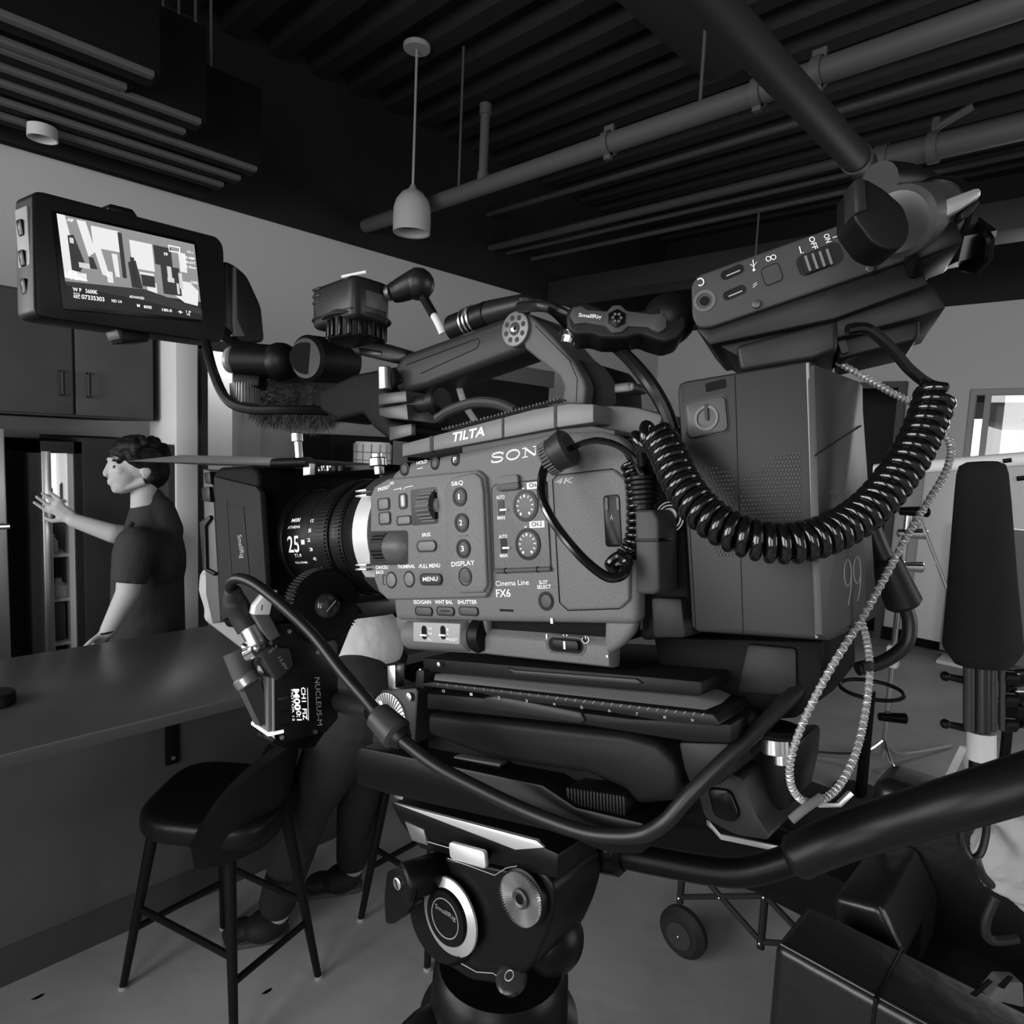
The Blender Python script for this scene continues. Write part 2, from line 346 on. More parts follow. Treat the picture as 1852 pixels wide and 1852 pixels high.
# dark baffles at the upper left
BAF = mat('baffle_black', .003, .8); BAFE = mat('baffle_edge', .10, .6)
for i, (y, x1, h, lab) in enumerate([(3.05, 1.02, .34, 'foremost black ceiling baffle with a grey lower edge'), (3.247, .98, .3, 'second black ceiling baffle, short one behind the foremost'), (3.31, 1.302, .42, 'deep black ceiling baffle ending in a tall squared block'), (3.47, 1.294, .3, 'fourth black ceiling baffle from the front'), (3.624, 1.713, .42, 'longest deep black ceiling baffle reaching furthest right'), (3.82, 1.713, .28, 'black ceiling baffle just behind the longest deep one'), (3.995, 1.694, .28, 'black ceiling baffle second nearest the light wall'), (4.21, 1.688, .2, 'rearmost black ceiling baffle nearest the light wall')]):
    t = Thing('ceiling_baffle', lab, 'ceiling baffle', W, V(0, y, 3.1))
    b = B(); b.box((-2.9, y-.045, 3.10), (x1, y+.085, 3.1+h), .012); t.part('board', b, BAF)
    if i < 7: b = B(); b.box((-2.9, y-.055, 3.088), (x1-.03, y-.015, 3.112), .003); t.part('edge_strip', b, BAFE)
    for xr in (-1.5, x1-.25): b = B(); b.cyl((xr, y, 3.1+h), (xr, y, 4.17), .007, seg=6); t.part('hanger_rod', b, BAFE)
q = W.px(77, 252, 3.03, 2); b = B(); b.lathe(V(q.x, q.y, 3.03), V(0, 0, 1), [(0, .03), (.05, .03), (.056, 0), (.062, 0), (.060, .055), (0, .055)], 28); solo('spotlight', b, mat('spot_white', .4, .5), 'small white round spotlight under the ceiling baffles', 'light')
# ---------------------------------------------------------------- kitchen wall: cabinets, fridge, column
WOOD = mat('cabinet_laminate', .06, .5, vary=.12, vscale=5)
t = Thing('wall_cabinet', 'wide dark cabinet with two slim handles above the open fridge', 'cabinet', W, V(.4, 3.5, 1.74))
FY = 3.4
cx0 = W.px(318, 620, 3.2, 1).x; cx1 = W.px(357, 620, 3.2, 1).x
p0 = W.px(0, 522, FY, 1); p1 = W.px(275, 560, FY, 1); p2 = W.px(275, 762, FY, 1)
b = B(); b.box((-2.9, FY, p2.z), (p1.x, 4.41, p1.z), .004); t.part('body', b, WOOD)
for xa, xb in ((-.32, .783), (.79, p1.x)):
    b = B(); b.box((xa, FY-.02, p2.z+.01), (xb-.004, FY, p1.z-.01), .003); d = t.part('door', b, WOOD)
    hx = xb-.045 if xb < 1 else xa+.045; b = B(); b.tube([V(hx, FY-.02, 1.83), V(hx, FY-.05, 1.83), V(hx, FY-.05, 1.93), V(hx, FY-.02, 1.93)], .006, 8, smooth=False); t.part('handle', b, BLK, d)
t = Thing('refrigerator', 'open refrigerator with lit shelves behind the young man', 'refrigerator', W, V(.7, 3.5, 0))
FZ = 1.63; x0 = .62; x1 = W.px(148, 800, FY, 1).x
DKM = mat('fridge_dark', .02, .5); FIN = mat('fridge_liner', .55, .5)
b = B(); b.box((x0, FY, 0), (x0+.04, 4.1, FZ)); b.box((x1-.03, FY, 0), (x1, 4.1, FZ)); b.box((x0, FY, FZ-.05), (x1, 4.1, FZ)); b.box((x0, 4.08, 0), (x1, 4.12, FZ)); b.box((x0, FY, 0), (x1, 4.1, .1)); t.part('housing', b, DKM)
b = B(); b.box((x0+.04, FY-.015, .1), (x0+.075, FY+.02, FZ-.04), .004); t.part('door_edge', b, SIL)
b = B(); b.box((x0+.04, 4.04, .1), (x1-.03, 4.06, FZ-.05)); b.box((x1-.05, FY+.02, .1), (x1-.03, 4.06, FZ-.05)); t.part('liner', b, FIN)
for z in (.5, .72, .92, 1.12, 1.36): b = B(); b.box((x0+.06, FY+.03, z), (x1-.045, 3.59, z+.015), .002); t.part('shelf', b, FIN)
for z in (.52, .74): b = B(); b.box((x0+.09, FY+.06, z), (x1-.06, 3.9, z+.17), .01); t.part('crisper_drawer', b, mat('drawer_grey', .12, .4))
b = B(); b.box((W.px(76, 860, 3.6, 1).x, 3.6, W.px(100, 925, 3.6, 1).z), (W.px(137, 860, 3.6, 1).x, 3.612, W.px(100, 806, 3.6, 1).z)); t.part('glowing_liner', b, mat('liner_glow', .75, .5, emit=1.0))  # added glowing sheet: stands for the brightly lit back liner, not a lamp
b = B(); b.box((x1-.056, FY+.03, W.px(100, 925, 3.45, 1).z), (x1-.051, 3.6, W.px(100, 806, 3.45, 1).z)); t.part('glowing_liner', b, mat('liner_glow_side', .6, .5, emit=.8))  # inner side wall's brightness, put in as a second glowing sheet
for k, (dx, z, h, r, g) in enumerate([(.12, 1.375, .07, .012, .03), (.2, 1.375, .10, .022, .5), (.13, 1.135, .08, .02, .6), (.205, 1.135, .12, .018, .2), (.15, .935, .08, .04, .7)]):
    b = B(); b.lathe(V(x0+dx*.75, 3.5, z), V(0, 0, 1), [(0, 0), (r, 0), (r, h*.6), (r*.4, h*.8), (r*.4, h), (0, h)], 16)
    solo('bottle', b, mat('food_%d' % k, g, .4), ['thin dark bottle on the top fridge shelf', 'pale jar on the top fridge shelf, right side', 'pale tub on the middle fridge shelf', 'dark slim bottle on the middle fridge shelf', 'pale round container on the lower lit shelf'][k], 'food container')
b = B(); b.box((x1, FY-.01, 0), (cx0-.002, 4.2, FZ+.02), .003); solo('tall_cabinet', b, mat('panel_dark', .022, .5), 'tall black cabinet panel directly behind the young man', 'cabinet')
t = Thing('steel_oven', 'stainless steel appliance at the left edge behind the counter', 'appliance', W, V(.3, 3.5, 0))
xe = W.px(14, 970, 3.38, 1).x
b = B(); b.box((-.5, 3.38, 0), (xe, 4.1, 1.68), .006); t.part('front', b, mat('brushed_steel', .55, .3, .9))
b = B(); b.tube([V(-.4, 3.34, 1.28), V(xe-.0, 3.34, 1.28)], .012, 10, smooth=False); t.part('handle', b, SIL)
# column between kitchen and corridor
COLM = mat('column_paint', .5, .7)
b = B(); xa = W.px(288, 620, FY, 1).x
b.box((cx0, 3.2, 0), (cx1, 3.55, W.px(318, 560, 3.2, 1).z), .002); struct('trim_4', b, COLM)
b = B(); b.box((1.70, 4.36, 0), (1.74, 4.41, 2.28)); b.box((1.70, 4.36, 2.22), (2.02, 4.41, 2.28)); struct('trim_5', b, mat('door_jamb_dark', .05, .6))
b = B(); q = W.px(440, 640, 4.38, 1).x; b.box((q, 4.36, 0), (W.px(470, 640, 4.38, 1).x, 4.41, 2.3)); struct('trim_6', b, LITE)
b = B(); b.box((cx0-.03, 3.22, 1.0), (cx0, 3.39, W.px(305, 804, 3.25, 1).z), .004); solo('column_box', b, mat('column_box_dark', .03, .6), 'dark tall box fixed to the side of the column behind the man', 'box')  # plain dark box against the column's left side
# kitchen things glimpsed behind the rig
b = B(); p = W.px(590, 785, 4.0, 1); q = W.px(705, 785, 4.0, 1); b.box((p.x, 3.95, 0), (q.x, 4.41, p.z), .01); pz = W.px(673, 860, 3.6, 1).z; b.box((p.x-.1, 3.42, pz-.03), (q.x, 3.95, pz), .004); b.box((q.x-.03, 3.45, 0), (q.x, 3.95, pz-.03)); solo('dark_shelf_unit', b, mat('shelf_dark', .006, .6), 'dark shelf unit against the back wall behind the lens', 'shelf')
p = W.px(673, 860, 3.6, 1); k = .115
b = B(); b.lathe(V(p.x, 3.6, p.z), V(0, 0, 1), [(0, 0), (.105, 0), (.115, .03), (.118, .1), (.115, .2), (.105, .215), (.09, .2), (.09, .02), (0, .02)], 36); 
t = Thing('woven_basket', 'round white woven basket behind the lens top', 'basket', W, V(p.x, 3.6, p.z)); t.part('basket', b, mat('basket_white', .75, .7, bump=1, bscale=60))
for i in range(14):
    a = i*2*math.pi/14; b = B(); b.tube([V(p.x+.118*math.cos(a), 3.6+.118*math.sin(a), p.z), V(p.x+.121*math.cos(a), 3.6+.121*math.sin(a), p.z+.2)], .003, 6, smooth=False); t.part('rib', b, mat('basket_grey', .25, .7))
for z in (.05, .1, .15): b = B(); b.tube([V(p.x+.121*math.cos(a*math.pi/12), 3.6+.121*math.sin(a*math.pi/12), p.z+z) for a in range(24)], .003, 6, smooth=False, closed=True); t.part('band', b, mat('basket_grey', .25, .7))
p = W.px(800, 690, 4.0, 1); q = W.px(978, 702, 4.0, 1); r_ = W.px(978, 760, 4.0, 1)
b = B(); b.box((p.x, 3.9, r_.z-.4), (q.x, 4.41, q.z), .004); solo('dark_wall_cabinet', b, mat('shelf_dark', .012, .6), 'dark wall cabinet seen under the camera top handle', 'cabinet')
b = B(); b.box((p.x-.05, 3.86, q.z), (q.x+.02, 4.41, q.z+.14), .004); solo('cabinet_valance', b, mat('valance_grey', .12, .6), 'grey panel on top of the dark wall cabinet', 'panel')
# ---------------------------------------------------------------- counter
CTOP = mat('counter_laminate', .07, .3, vary=.08, vscale=2); CBASE = mat('counter_base', .085, .55, vary=.1, vscale=3)
t = Thing('kitchen_counter', 'long dark kitchen counter with overhanging worktop', 'counter', W, V(.3, 2.3, 0))
b = B(); b.box((-2.9, 1.80, .92), (1.62, 2.56, .956), .004); t.part('worktop', b, CTOP)
b = B(); b.box((-2.9, 2.34, .13), (1.60, 2.52, .92), .003); t.part('base_panel', b, CBASE)
b = B(); b.box((-2.9, 2.345, 0), (1.58, 2.5, .14)); t.part('kickboard', b, mat('kick_dark', .045, .6))
p = W.px(310, 1345, 2.34, 1)
b = B(); b.box((p.x-.022, 2.325, p.z-.07), (p.x+.022, 2.34, .92), .003); b.prism([(2.335, .92), (2.335, .84), (2.31, .84), (2.1, .905), (2.1, .92)], p.x-.004, p.x+.004, ax=0); br = t.part('bracket', b, BLK)
b = B(); b.cyl((p.x, 2.325, p.z-.045), (p.x, 2.320, p.z-.045), .007); t.part('screw', b, SIL, br)
p = W.px(-8, 1275, .956, 2); b = B(); b.cyl((p.x, p.y, .956), (p.x, p.y, .99), .045, bev=.004); solo('black_cup', b, BLK, 'round black dish at the left end of the worktop', 'dish')
# ---------------------------------------------------------------- stools
STL = mat('stool_leather', .007, .38, bump=.2, bscale=120); LEG = mat('stool_leg', .006, .4)
def stool(label, c, ang, feet):
    fr = Frame(V(c[0], c[1], 0), V(math.cos(ang), math.sin(ang), 0), V(-math.sin(ang), math.cos(ang), 0)); t = Thing('bar_stool', label, 'bar stool', fr, V(0, 0, 0), 'bar stools at the counter')
    sz = .62
    b = B(); P = roundpoly([(-.19, -.2), (.19, -.21), (.205, .2), (-.16, .19)], .13, 7); b.prism(P, sz-.035, sz+.035, .025, seg=4); t.part('seat', b, STL)
    # wrap-around low backrest on the -Y side
    b = B(); bm = b.bm; N = 20; rows = []
    for i in range(N+1):
        u = -1+2*i/N; a = -math.pi/2+u*1.35; rx, ry = .225, .225; h = .19*max(0, 1-abs(u)**3.2)+.02
        col = []
        for r_, z in ((-.03, sz-.075), (.004, sz+h*.4), (.02, sz+h), (-.012, sz+h+.004), (-.030, sz+h*.4), (-.06, sz-.07)):
            col.append(bm.verts.new(((rx+r_)*math.cos(a), (ry+r_)*math.sin(a)+.02, z)))
        rows.append(col)
    for a_, c_ in zip(rows, rows[1:]):
        for k in range(6): bm.faces.new((a_[k], a_[(k+1) % 6], c_[(k+1) % 6], c_[k]))
    bm.faces.new(rows[0]); bm.faces.new(rows[-1][::-1]); bmesh.ops.recalc_face_normals(bm, faces=bm.faces); t.part('backrest', b, STL, ang=60)
    F = [fr.I @ V(*f, 0) for f in feet]; tops = [V(f.x*.62, f.y*.62, sz-.03) for f in F]
    for f, tp in zip(F, tops): b = B(); b.cyl(f, tp, .011, .018, 14); l = t.part('leg', b, LEG); b = B(); b.cyl(f, f+V(0, 0, .012), .013, seg=12); t.part('foot_pad', b, GPR, l)
    def at(i, z): return F[i].lerp(tops[i], z/tops[i].z)
    for i, j, z in ((0, 1, .2), (1, 2, .27), (2, 3, .2), (3, 0, .27)): b = B(); b.tube([at(i, z), at(j, z)], .010, 10, smooth=False); t.part('stretcher', b, LEG)
    return t
stool('black leather bar stool at the counter, seen from behind', (.775, 1.86), rad(42), [(.724, 1.64), (1.03, 1.728), (.904, 2.139), (.581, 2.097)])
stool('black bar stool mostly hidden behind the tripod', (1.46, 1.70), rad(40), [(1.30, 1.52), (1.66, 1.52), (1.64, 1.87), (1.269, 1.855)])
# ================================================================ the camera rig
R = Frame(pxf(900, 1000, .36), cdir(1386, -114, -1200), cdir(-.05, -1, .0375))
def rw(x, y, n=0): return R.w(R.px(x, y, n))
# ---------------------------------------------------------------- cinema camera
t = Thing('cinema_camera', 'grey cinema camera body with control buttons facing the viewer, at the heart of the rig', 'camera', R, R.px(900, 1185, -.05))
outline = [(700, 873), (712, 852), (735, 840), (1000, 785), (1085, 781), (1120, 793), (1143, 825), (1150, 880), (1152, 1060), (1148, 1135), (1128, 1166), (1090, 1186), (1040, 1196), (903, 1186), (757, 1176), (728, 1156), (714, 1120), (710, 1080), (700, 1060)]
b = B(); up = [p for p in outline if p[1] < 1128]
b.poly(R, [(700, 873), (712, 852), (735, 838), (1000, 782), (1085, 778), (1120, 790), (1143, 822), (1150, 880), (1152, 1060), (1151, 1130), (713, 1122), (709, 1080), (700, 1060)], -.011, 0, .0055, seg=4)
body = t.part('body', b, BODY, ang=50)
b = B(); b.poly(R, [(704, 878), (716, 858), (738, 845), (1000, 790), (1083, 786), (1115, 798), (1136, 828), (1142, 880), (1144, 1060), (1140, 1120), (1110, 1160), (1085, 1176), (760, 1166), (720, 1120), (704, 1058)], -.112, -.008, .004, seg=3, shared=0); t.part('rear_shell', b, BLKM)
b = B(); b.poly(R, [(712, 1112), (880, 1118), (880, 1185), (757, 1177), (728, 1158), (714, 1132)], -.013, -.0035, .003, seg=3)
YY = lambda y: R.px(960, y, -.004).y
xa_, xb_ = R.px(876, 1150, -.004).x, R.px(1100, 1150, -.004).x
b.prism([(YY(1112), -.018), (YY(1112), -.014), (YY(1134), -.0135), (YY(1150), -.0055), (YY(1158), -.0035), (YY(1190), -.0035), (YY(1195), -.008), (YY(1196), -.013)], xa_, xb_, .0008, ax=0)
b.poly(R, [(1092, 1118), (1150, 1122), (1142, 1146), (1124, 1167), (1105, 1180), (1090, 1187)], -.011, -.0035, .003, seg=3); low = t.part('lower_body', b, BODY, ang=50)
# rounded grip bump at the lower left with its small switch window
b = B(); c0 = R.px(738, 1147, -.006); c1 = R.px(862, 1149, -.006); b.cyl(c0, c1, .0092, seg=32, bev=.004); gb = t.part('grip_bump', b, BODY)
b = B(); b.lathe(R.px(866, 1148, -.006), V(1, 0, 0), [(0, -.001), (.0096, -.001), (.0102, .001), (.0085, .006), (0, .008)], 32); t.part('bump_cap', b, BLK)
b = B(); b.poly(R, [(747, 1125), (832, 1128), (831, 1166), (747, 1160)], -.003, .0036, .0006); sw = t.part('gain_switch_plate', b, mat('light_plate', .26, .5))
for x in (767, 801):
    b = B(); b.rrect(R, x, 1144, 9, 25, .0030, .0038, .5); s_ = t.part('gain_switch', b, BLKG, sw); b = B(); b.rrect(R, x-2, 1149, 11, 3, .0038, .0052, .2); t.part('switch_tip', b, WHT, sw)
b = B()
for s_, a, c, h in (('H', (776, 1139), (781, 1139), 5), ('M', (776, 1149), (781, 1149), 5), ('L', (776, 1158), (780, 1158), 5), ('B', (808, 1141), (812, 1141), 5), ('A', (808, 1150), (812, 1150), 5), ('PRESET', (808, 1159), (828, 1160), 5)): b.text(R, s_, a, c, h, .0037)
t.part('lettering', b, WHT, sw)
# control block
b = B(); b.poly(R, [(669, 897), (676, 880), (700, 866), (862, 850), (876, 862), (880, 900), (886, 1062), (877, 1081), (700, 1085), (684, 1070), (676, 1048), (676, 1022), (669, 1015)], -.02, .003, .0016, seg=3); cp = t.part('control_panel', b, PANEL, ang=50)
b = B(); b.poly(R, [(803, 884), (814, 866), (830, 860), (857, 855), (869, 864), (873, 890), (880, 1060), (873, 1072), (830, 1073), (816, 1060), (808, 1030)], .002, .0048, .0012, seg=3); cp2 = t.part('button_strip', b, PANEL, ang=50)
Z1 = .003; Z2 = .0048
for s_, x, y in (('1', 830.4, 898.4), ('2', 834, 945.4), ('3', 837, 992.4)):
    b = B(); b.ring(R, x, y, 12.5, 17.5, Z2-.001, Z2+.0007); o = t.part('assign_button_collar', b, BLK, cp2)
    b = B(); b.disc(R, x, y, 13, Z2-.001, Z2+.0004, bev=.0003); t.part('assign_button', b, BTN, cp2)
    b = B(); b.text(R, s_, (x-(1.6 if s_ == '1' else 3), y+5), (x+(1.2 if s_ == '1' else 2.5), y+4.7), 10, Z2+.0005, .01); t.part('lettering', b, WHT, cp2)
b = B(); b.ring(R, 841, 1043, 14.5, 17, Z2-.001, Z2+.0003); t.part('display_button_rim', b, BLK, cp2)
b = B(); b.disc(R, 841, 1043, 12, Z2-.001, Z2+.0006, bev=.0004); t.part('display_button', b, BTN, cp2)
b = B(); b.rrect(R, 836, 969, 18, 2.6, Z2-.001, Z2+.0003, .4); t.part('locating_bar', b, DPR, cp2)
b = B(); b.text(R, 'S&Q', (817, 879), (838, 876), 7.5, Z2+.0001, .012); b.text(R, 'DISPLAY', (817, 1025), (859, 1021.5), 8.5, Z2+.0001, .008); t.part('lettering', b, WHT, cp2)
b = B()
for s_, a, c, h in (('IRIS', (764, 971), (779, 969.5), 6.5), ('CANCEL/', (680, 1029.6), (703, 1028.6), 6), ('BACK', (680.5, 1038), (694.5, 1037.6), 6), ('THUMBNAIL', (719.6, 1028.3), (751, 1027.3), 6.5), ('-FULL MENU', (757, 1028), (796.5, 1026), 7), ('PRESET', (684, 889), (706, 883), 6), ('ND', (706, 877), (713, 875.6), 5)): b.text(R, s_, a, c, h, Z1+.0001, .014)
b.line(R, [(712, 886), (727, 882.5)], 1.3, Z1); b.line(R, [(733, 881.5), (747, 878.5)], 1.3, Z1); b.line(R, [(725, 883), (725, 887)], 1.2, Z1); b.line(R, [(731, 882), (731, 886)], 1.2, Z1)
t.part('lettering', b, WHT, cp)
def rbtn(x, y, w_, h_, r=.35, name='button', m=BTN, z=Z1, rim=3.2, par=None, lift=.0009, rimmat=BLK):
    b = B(); b.rrect(R, x+1, y+.5, w_+rim*2, h_+rim*1.6, z-.001, z+.00012, r); t.part(name+'_recess', b, rimmat, par)
    b = B(); b.rrect(R, x, y, w_, h_, z-.001, z+lift, r, .0003); return t.part(name, b, m, par)
LB = mat('pale_button', .13, .45)  # paler grey than the rubber buttons, no glow
rbtn(693, 911.5, 17, 18, .25, 'filter_button', LB, par=cp); rbtn(695, 937, 17, 19, .25, 'filter_button', LB, par=cp)
rbtn(728, 906, 9, 23, .3, 'filter_mode_switch', mat('sw_grey', .2, .4), rim=4, par=cp); b = B(); b.rrect(R, 728, 906, 3, 17, .0035, .0042, .2); t.part('switch_mark', b, WHT, cp)
rbtn(730, 941, 22, 13, .3, 'auto_button', LB, par=cp)
b = B(); b.line(R, [(694, 913.5), (694, 913.6)], 3, .0039); b.line(R, [(695, 934.5), (695, 934.6)], 3, .0039); t.part('button_mark', b, WHT, cp)
rbtn(771, 987.5, 31, 16, .5, 'iris_button', LB, par=cp); b = B(); b.rrect(R, 771, 987.5, 42, 27, Z1-.001, Z1+.00006, .5); t.part('iris_rim', b, DPR, cp)
for x, y in ((706.7, 1049), (739, 1047.5)):
    b = B(); b.disc(R, x+1, y, 15.5, Z1-.001, Z1+.0001); t.part('round_button_recess', b, BLK, cp); b = B(); b.disc(R, x, y, 12.5, Z1-.001, Z1+.0012, bev=.0006); t.part('round_button', b, LB, cp)
b = B(); b.rrect(R, 779, 1047.5, 50, 31, Z1-.001, Z1+.00006, .5); t.part('menu_rim', b, DPR, cp)
rbtn(779, 1047.5, 36, 17, .45, 'menu_button', mat('btn_dark', .03, .5), par=cp); b = B(); b.text(R, 'MENU', (765, 1051.5), (792, 1050.5), 7.5, .0040, .012); t.part('lettering', b, WHT, cp)
b = B(); b.line(R, [(697, 1040), (693, 1040), (693, 1057), (697, 1057)], 2, Z1); t.part('confirm_mark', b, BLK, cp)
# ribbed dial in its well
b = B(); b.rrect(R, 767, 916, 48, 66, Z1-.001, Z1+.00015, .08); t.part('dial_well', b, BLKG, cp)
b = B(); c = R.px(766, 915, .007); c.z = -.0015; hw = .0056
b.lathe(c-V(hw, 0, 0), V(1, 0, 0), [(0, 0), (.0098, 0), (.0098, 2*hw), (0, 2*hw)], 30); wh = t.part('dial_wheel', b, mat('dial_grey', .05, .4), cp)
for i in range(-5, 6):
    a = i*.27; b = B(); q = c+V(0, math.sin(a), math.cos(a))*.0099; b.cyl(q-V(hw, 0, 0), q+V(hw, 0, 0), .0006, seg=8); t.part('dial_rib', b, mat('dial_rib', .13, .35), wh)
for s_ in (-1, 1): b = B(); q = c+V(s_*(hw+.001), 0, 0); b.cyl(q-V(.0022, 0, 0)*1, q+V(.0022, 0, 0), .0062, seg=24, bev=.001); t.part('dial_hub', b, PANEL, cp)
# domed selector knob
b = B(); c0 = R.px(672, 990, .006); c1 = R.px(694, 991, .006); c2 = R.px(716, 991, .006); k = .0105
for c_ in (c0, c1, c2): c_.z = -.003
b.lathe(c0, V(1, 0, 0), [(0, 0), (k, 0), (k, (c1-c0).x)], 40); 
for i in range(26): a = i*math.pi*2/26; b.box(c0+V(0, math.cos(a)*k-.0004, math.sin(a)*k-.0004), c0+V((c1-c0).x, math.cos(a)*k+.0004, math.sin(a)*k+.0004))
t.part('knob_knurl', b, BLK, cp)
b = B(); L = (c2-c1).x; b.lathe(c1, V(1, 0, 0), [(k*1.02, 0), (k*1.03, L*.4), (k*.98, L), (k*.86, L+.004), (k*.62, L+.0075), (k*.3, L+.0095), (0, L+.010)], 40); t.part('selector_knob', b, mat('knob_grey', .07, .38), cp, ang=60)
b = B(); b.poly(R, [(668, 961), (738, 959), (738, 1022), (669, 1022)], Z1-.001, Z1+.0001, rnd=.003); t.part('knob_recess', b, BLK, cp)
# top shoulder buttons
for x, y, w_ in ((731, 848, 26), (786, 838, 24), (823, 832, 22)):
    b = B(); b.disc(R, x, y, w_/2, -.004, .0004, bev=.0003); t.part('shoulder_button_rim', b, BLK, body); b = B(); b.disc(R, x-.5, y+.5, w_/2-4.5, -.004, .0009, bev=.0004); t.part('shoulder_button', b, BTN, body)
b = B(); b.text(R, 'P', (820, 836), (826, 835), 9, .0012, .012); b.text(R, 'HOLD', (754, 841), (773, 837), 6, .0002, .012); b.line(R, [(755, 848), (765, 846)], 1.5, .0001); t.part('lettering', b, WHT, body)
# row of three buttons under the block
for s_, a, c, x, w_ in (('ISO/GAIN', 748.8, 780, 765.6, 28), ('WHT BAL', 787, 819.4, 804.8, 29), ('SHUTTER', 828, 863, 846.6, 32)):
    rbtn(x, 1105, w_, 13, .45, 'exposure_button', BTN, z=0, rim=2.6, par=body); b = B(); b.text(R, s_, (a, 1092.3), (c, 1092.3), 7, .0001, .014); t.part('lettering', b, WHT, body)
b = B(); b.rrect(R, 804.8, 1105, 16, 2.6, .0009, .0012, .4); t.part('button_bar', b, BLK, body)
# maker name in slab letters
def slab(b, kind, ox, w_, base0, base1, h, n, th=3.4):
    """one letter in a box starting at ox; baseline follows base0..base1"""
    def q(u, v): x = ox+u*w_; return (x+(1-v)*-0.0+v*0.06*h, base0+(base1-base0)*(x-888)/(998-888)-v*h)
    def ln(pts, k=1): b.line(R, [q(*p) for p in pts], th*k, n)
    if kind == 'S':
        ln([(.93, .70), (.9, .86), (.72, .96), (.45, .99), (.18, .92), (.08, .76), (.2, .6), (.5, .53), (.82, .44), (.95, .28), (.85, .1), (.55, .01), (.25, .05), (.1, .16), (.07, .3)]); ln([(.93, .98), (.93, .68)], .5); ln([(.06, .02), (.06, .32)], .5)
    if kind == 'O':
        b.line(R, [q(.5+.44*math.cos(a*math.pi/12), .5+.48*math.sin(a*math.pi/12)) for a in range(24)], th*1.05, n, closed=True)
    if kind == 'N':
        ln([(.2, 0), (.2, .97)], .75); ln([(.18, .95), (.8, .05)], 1.35); ln([(.82, .02), (.82, .97)], .75); ln([(.02, .03), (.38, .03)], .55); ln([(.0, .97), (.26, .97)], .6); ln([(.64, .97), (1, .97)], .55)
    if kind == 'Y':
        ln([(.12, .97), (.5, .45)], 1.2); ln([(.88, .97), (.5, .45)], .75); ln([(.5, .48), (.5, 0)], 1.2); ln([(0, .97), (.34, .97)], .55); ln([(.66, .97), (1, .97)], .55); ln([(.3, .03), (.7, .03)], .55)
b = B()
for kd, ox, w_ in (('S', 888, 23), ('O', 915, 26), ('N', 944, 30), ('Y', 974, 26)): slab(b, kd, ox, w_, 838, 819, 17.5, .0001)
t.part('maker_name', b, WHT, body)
b = B(); b.text(R, 'FX6', (898, 1080), (924, 1079.5), 14, .0001, .012); b.text(R, 'Cinema Line', (897, 1060), (957, 1057.5), 9, .0001, .0)
b.text(R, 'SLOT', (975.5, 1056.5), (991, 1055.7), 6.5, .0001, .012); b.text(R, 'SELECT', (972, 1065), (997, 1064), 6.5, .0001, .012); b.rrect(R, 997.5, 1123, 4, 10, 0, .0003, .1); t.part('lettering', b, WHT, body)
# audio panel
def groove(pts, par, w_=1.5, n=0., closed=True, m=BLK):
    b = B(); b.line(R, pts, w_, n, closed=closed); return t.part('panel_gap', b, m, par)
b = B(); b.poly(R, [(889, 884), (897, 876), (983, 867), (988, 872), (996, 1030), (894, 1034)], -.002, .0006, .0002, rnd=.001); ap = t.part('audio_door', b, BODY)
groove([(889, 884), (897, 876), (983, 867), (988, 872), (996, 1030), (894, 1034)], ap, 1.6, .0006)
b = B(); b.rrect(R, 917, 872, 38, 25, 0, .0026, .3, .0006); t.part('latch', b, BODY, ap); b = B(); b.rrect(R, 917, 880, 40, 13, .0004, .0032, .4, .0005); t.part('latch_lip', b, mat('latch_dark', .06, .5), ap)
b = B(); b.cyl(R.px(896, 1033, .001), R.px(997, 1029, .001), .0013, seg=16, bev=.0004); t.part('hinge_rod', b, mat('latch_dark', .06, .5), ap)
for x in (915, 973): b = B(); q = R.px(x, 1033-(x-896)*.04, .001); b.cyl(q-V(.0002, 0, 0), q+V(.0004, 0, 0), .0016, seg=16); t.part('hinge_ring', b, BLK, ap)
for x, y in ((949.6, 914.6), (953.9, 984.3)):
    b = B(); b.ring(R, x, y, 23, 29, -.001, .0012); t.part('dial_rim', b, BLKG, ap)
    b = B(); b.disc(R, x, y, 23, -.001, .0014, 40, .0004); d = t.part('audio_dial', b, mat('dial_face', .10, .5), ap)
    b = B()
    for i in range(11):
        a = rad(-55+i*29); c = R.px(x, y, .0015); k = R.sc(x, y, .0015)[1]
        r0, r1 = (15*k, 20*k); w_ = .0003 if i % 5 else .0007
        u = V(math.cos(a), math.sin(a), 0); b.cyl(c+u*r0, c+u*r1, w_, seg=6)
    t.part('dial_marks', b, WHT, d)
    b = B(); b.poly(R, [(x-6, y-31.5), (x-1, y-33), (x-3, y-29.5)], 0.0005, .0008); t.part('pointer_mark', b, WHT, ap)
for x, y, a0, m0, s_ in ((906, 918, 903, 940, 'CH-1'), (910.8, 987, 974, 1008.5, 'CH-2')):
    b = B(); b.rrect(R, x, y, 11, 27, 0, .0009, .12); q = t.part('toggle_well', b, BLKG, ap); b = B(); b.rrect(R, x+3.5, y+4, 12, 3.5, .0008, .0020, .2); t.part('toggle', b, WHT, ap)
    b = B(); b.text(R, 'AUTO', (x-8, a0), (x+7, a0-1), 6.5, .0007, .012); b.text(R, 'MAN', (x-6, m0), (x+7.5, m0-.8), 6.5, .0007, .012); t.part('lettering', b, WHT, ap)
for x, y, s_ in ((966, 878, 'CH-1'), (971, 948.5, 'CH-2')):
    b = B(); b.rrect(R, x, y, 27, 12, 0, .0008, .1); q = t.part('channel_label', b, mat('label_white', .6, .6), ap); b = B(); b.text(R, s_, (x-9, y+4), (x+9, y+3), 8, .00085, .01); t.part('lettering', b, BLK, ap)
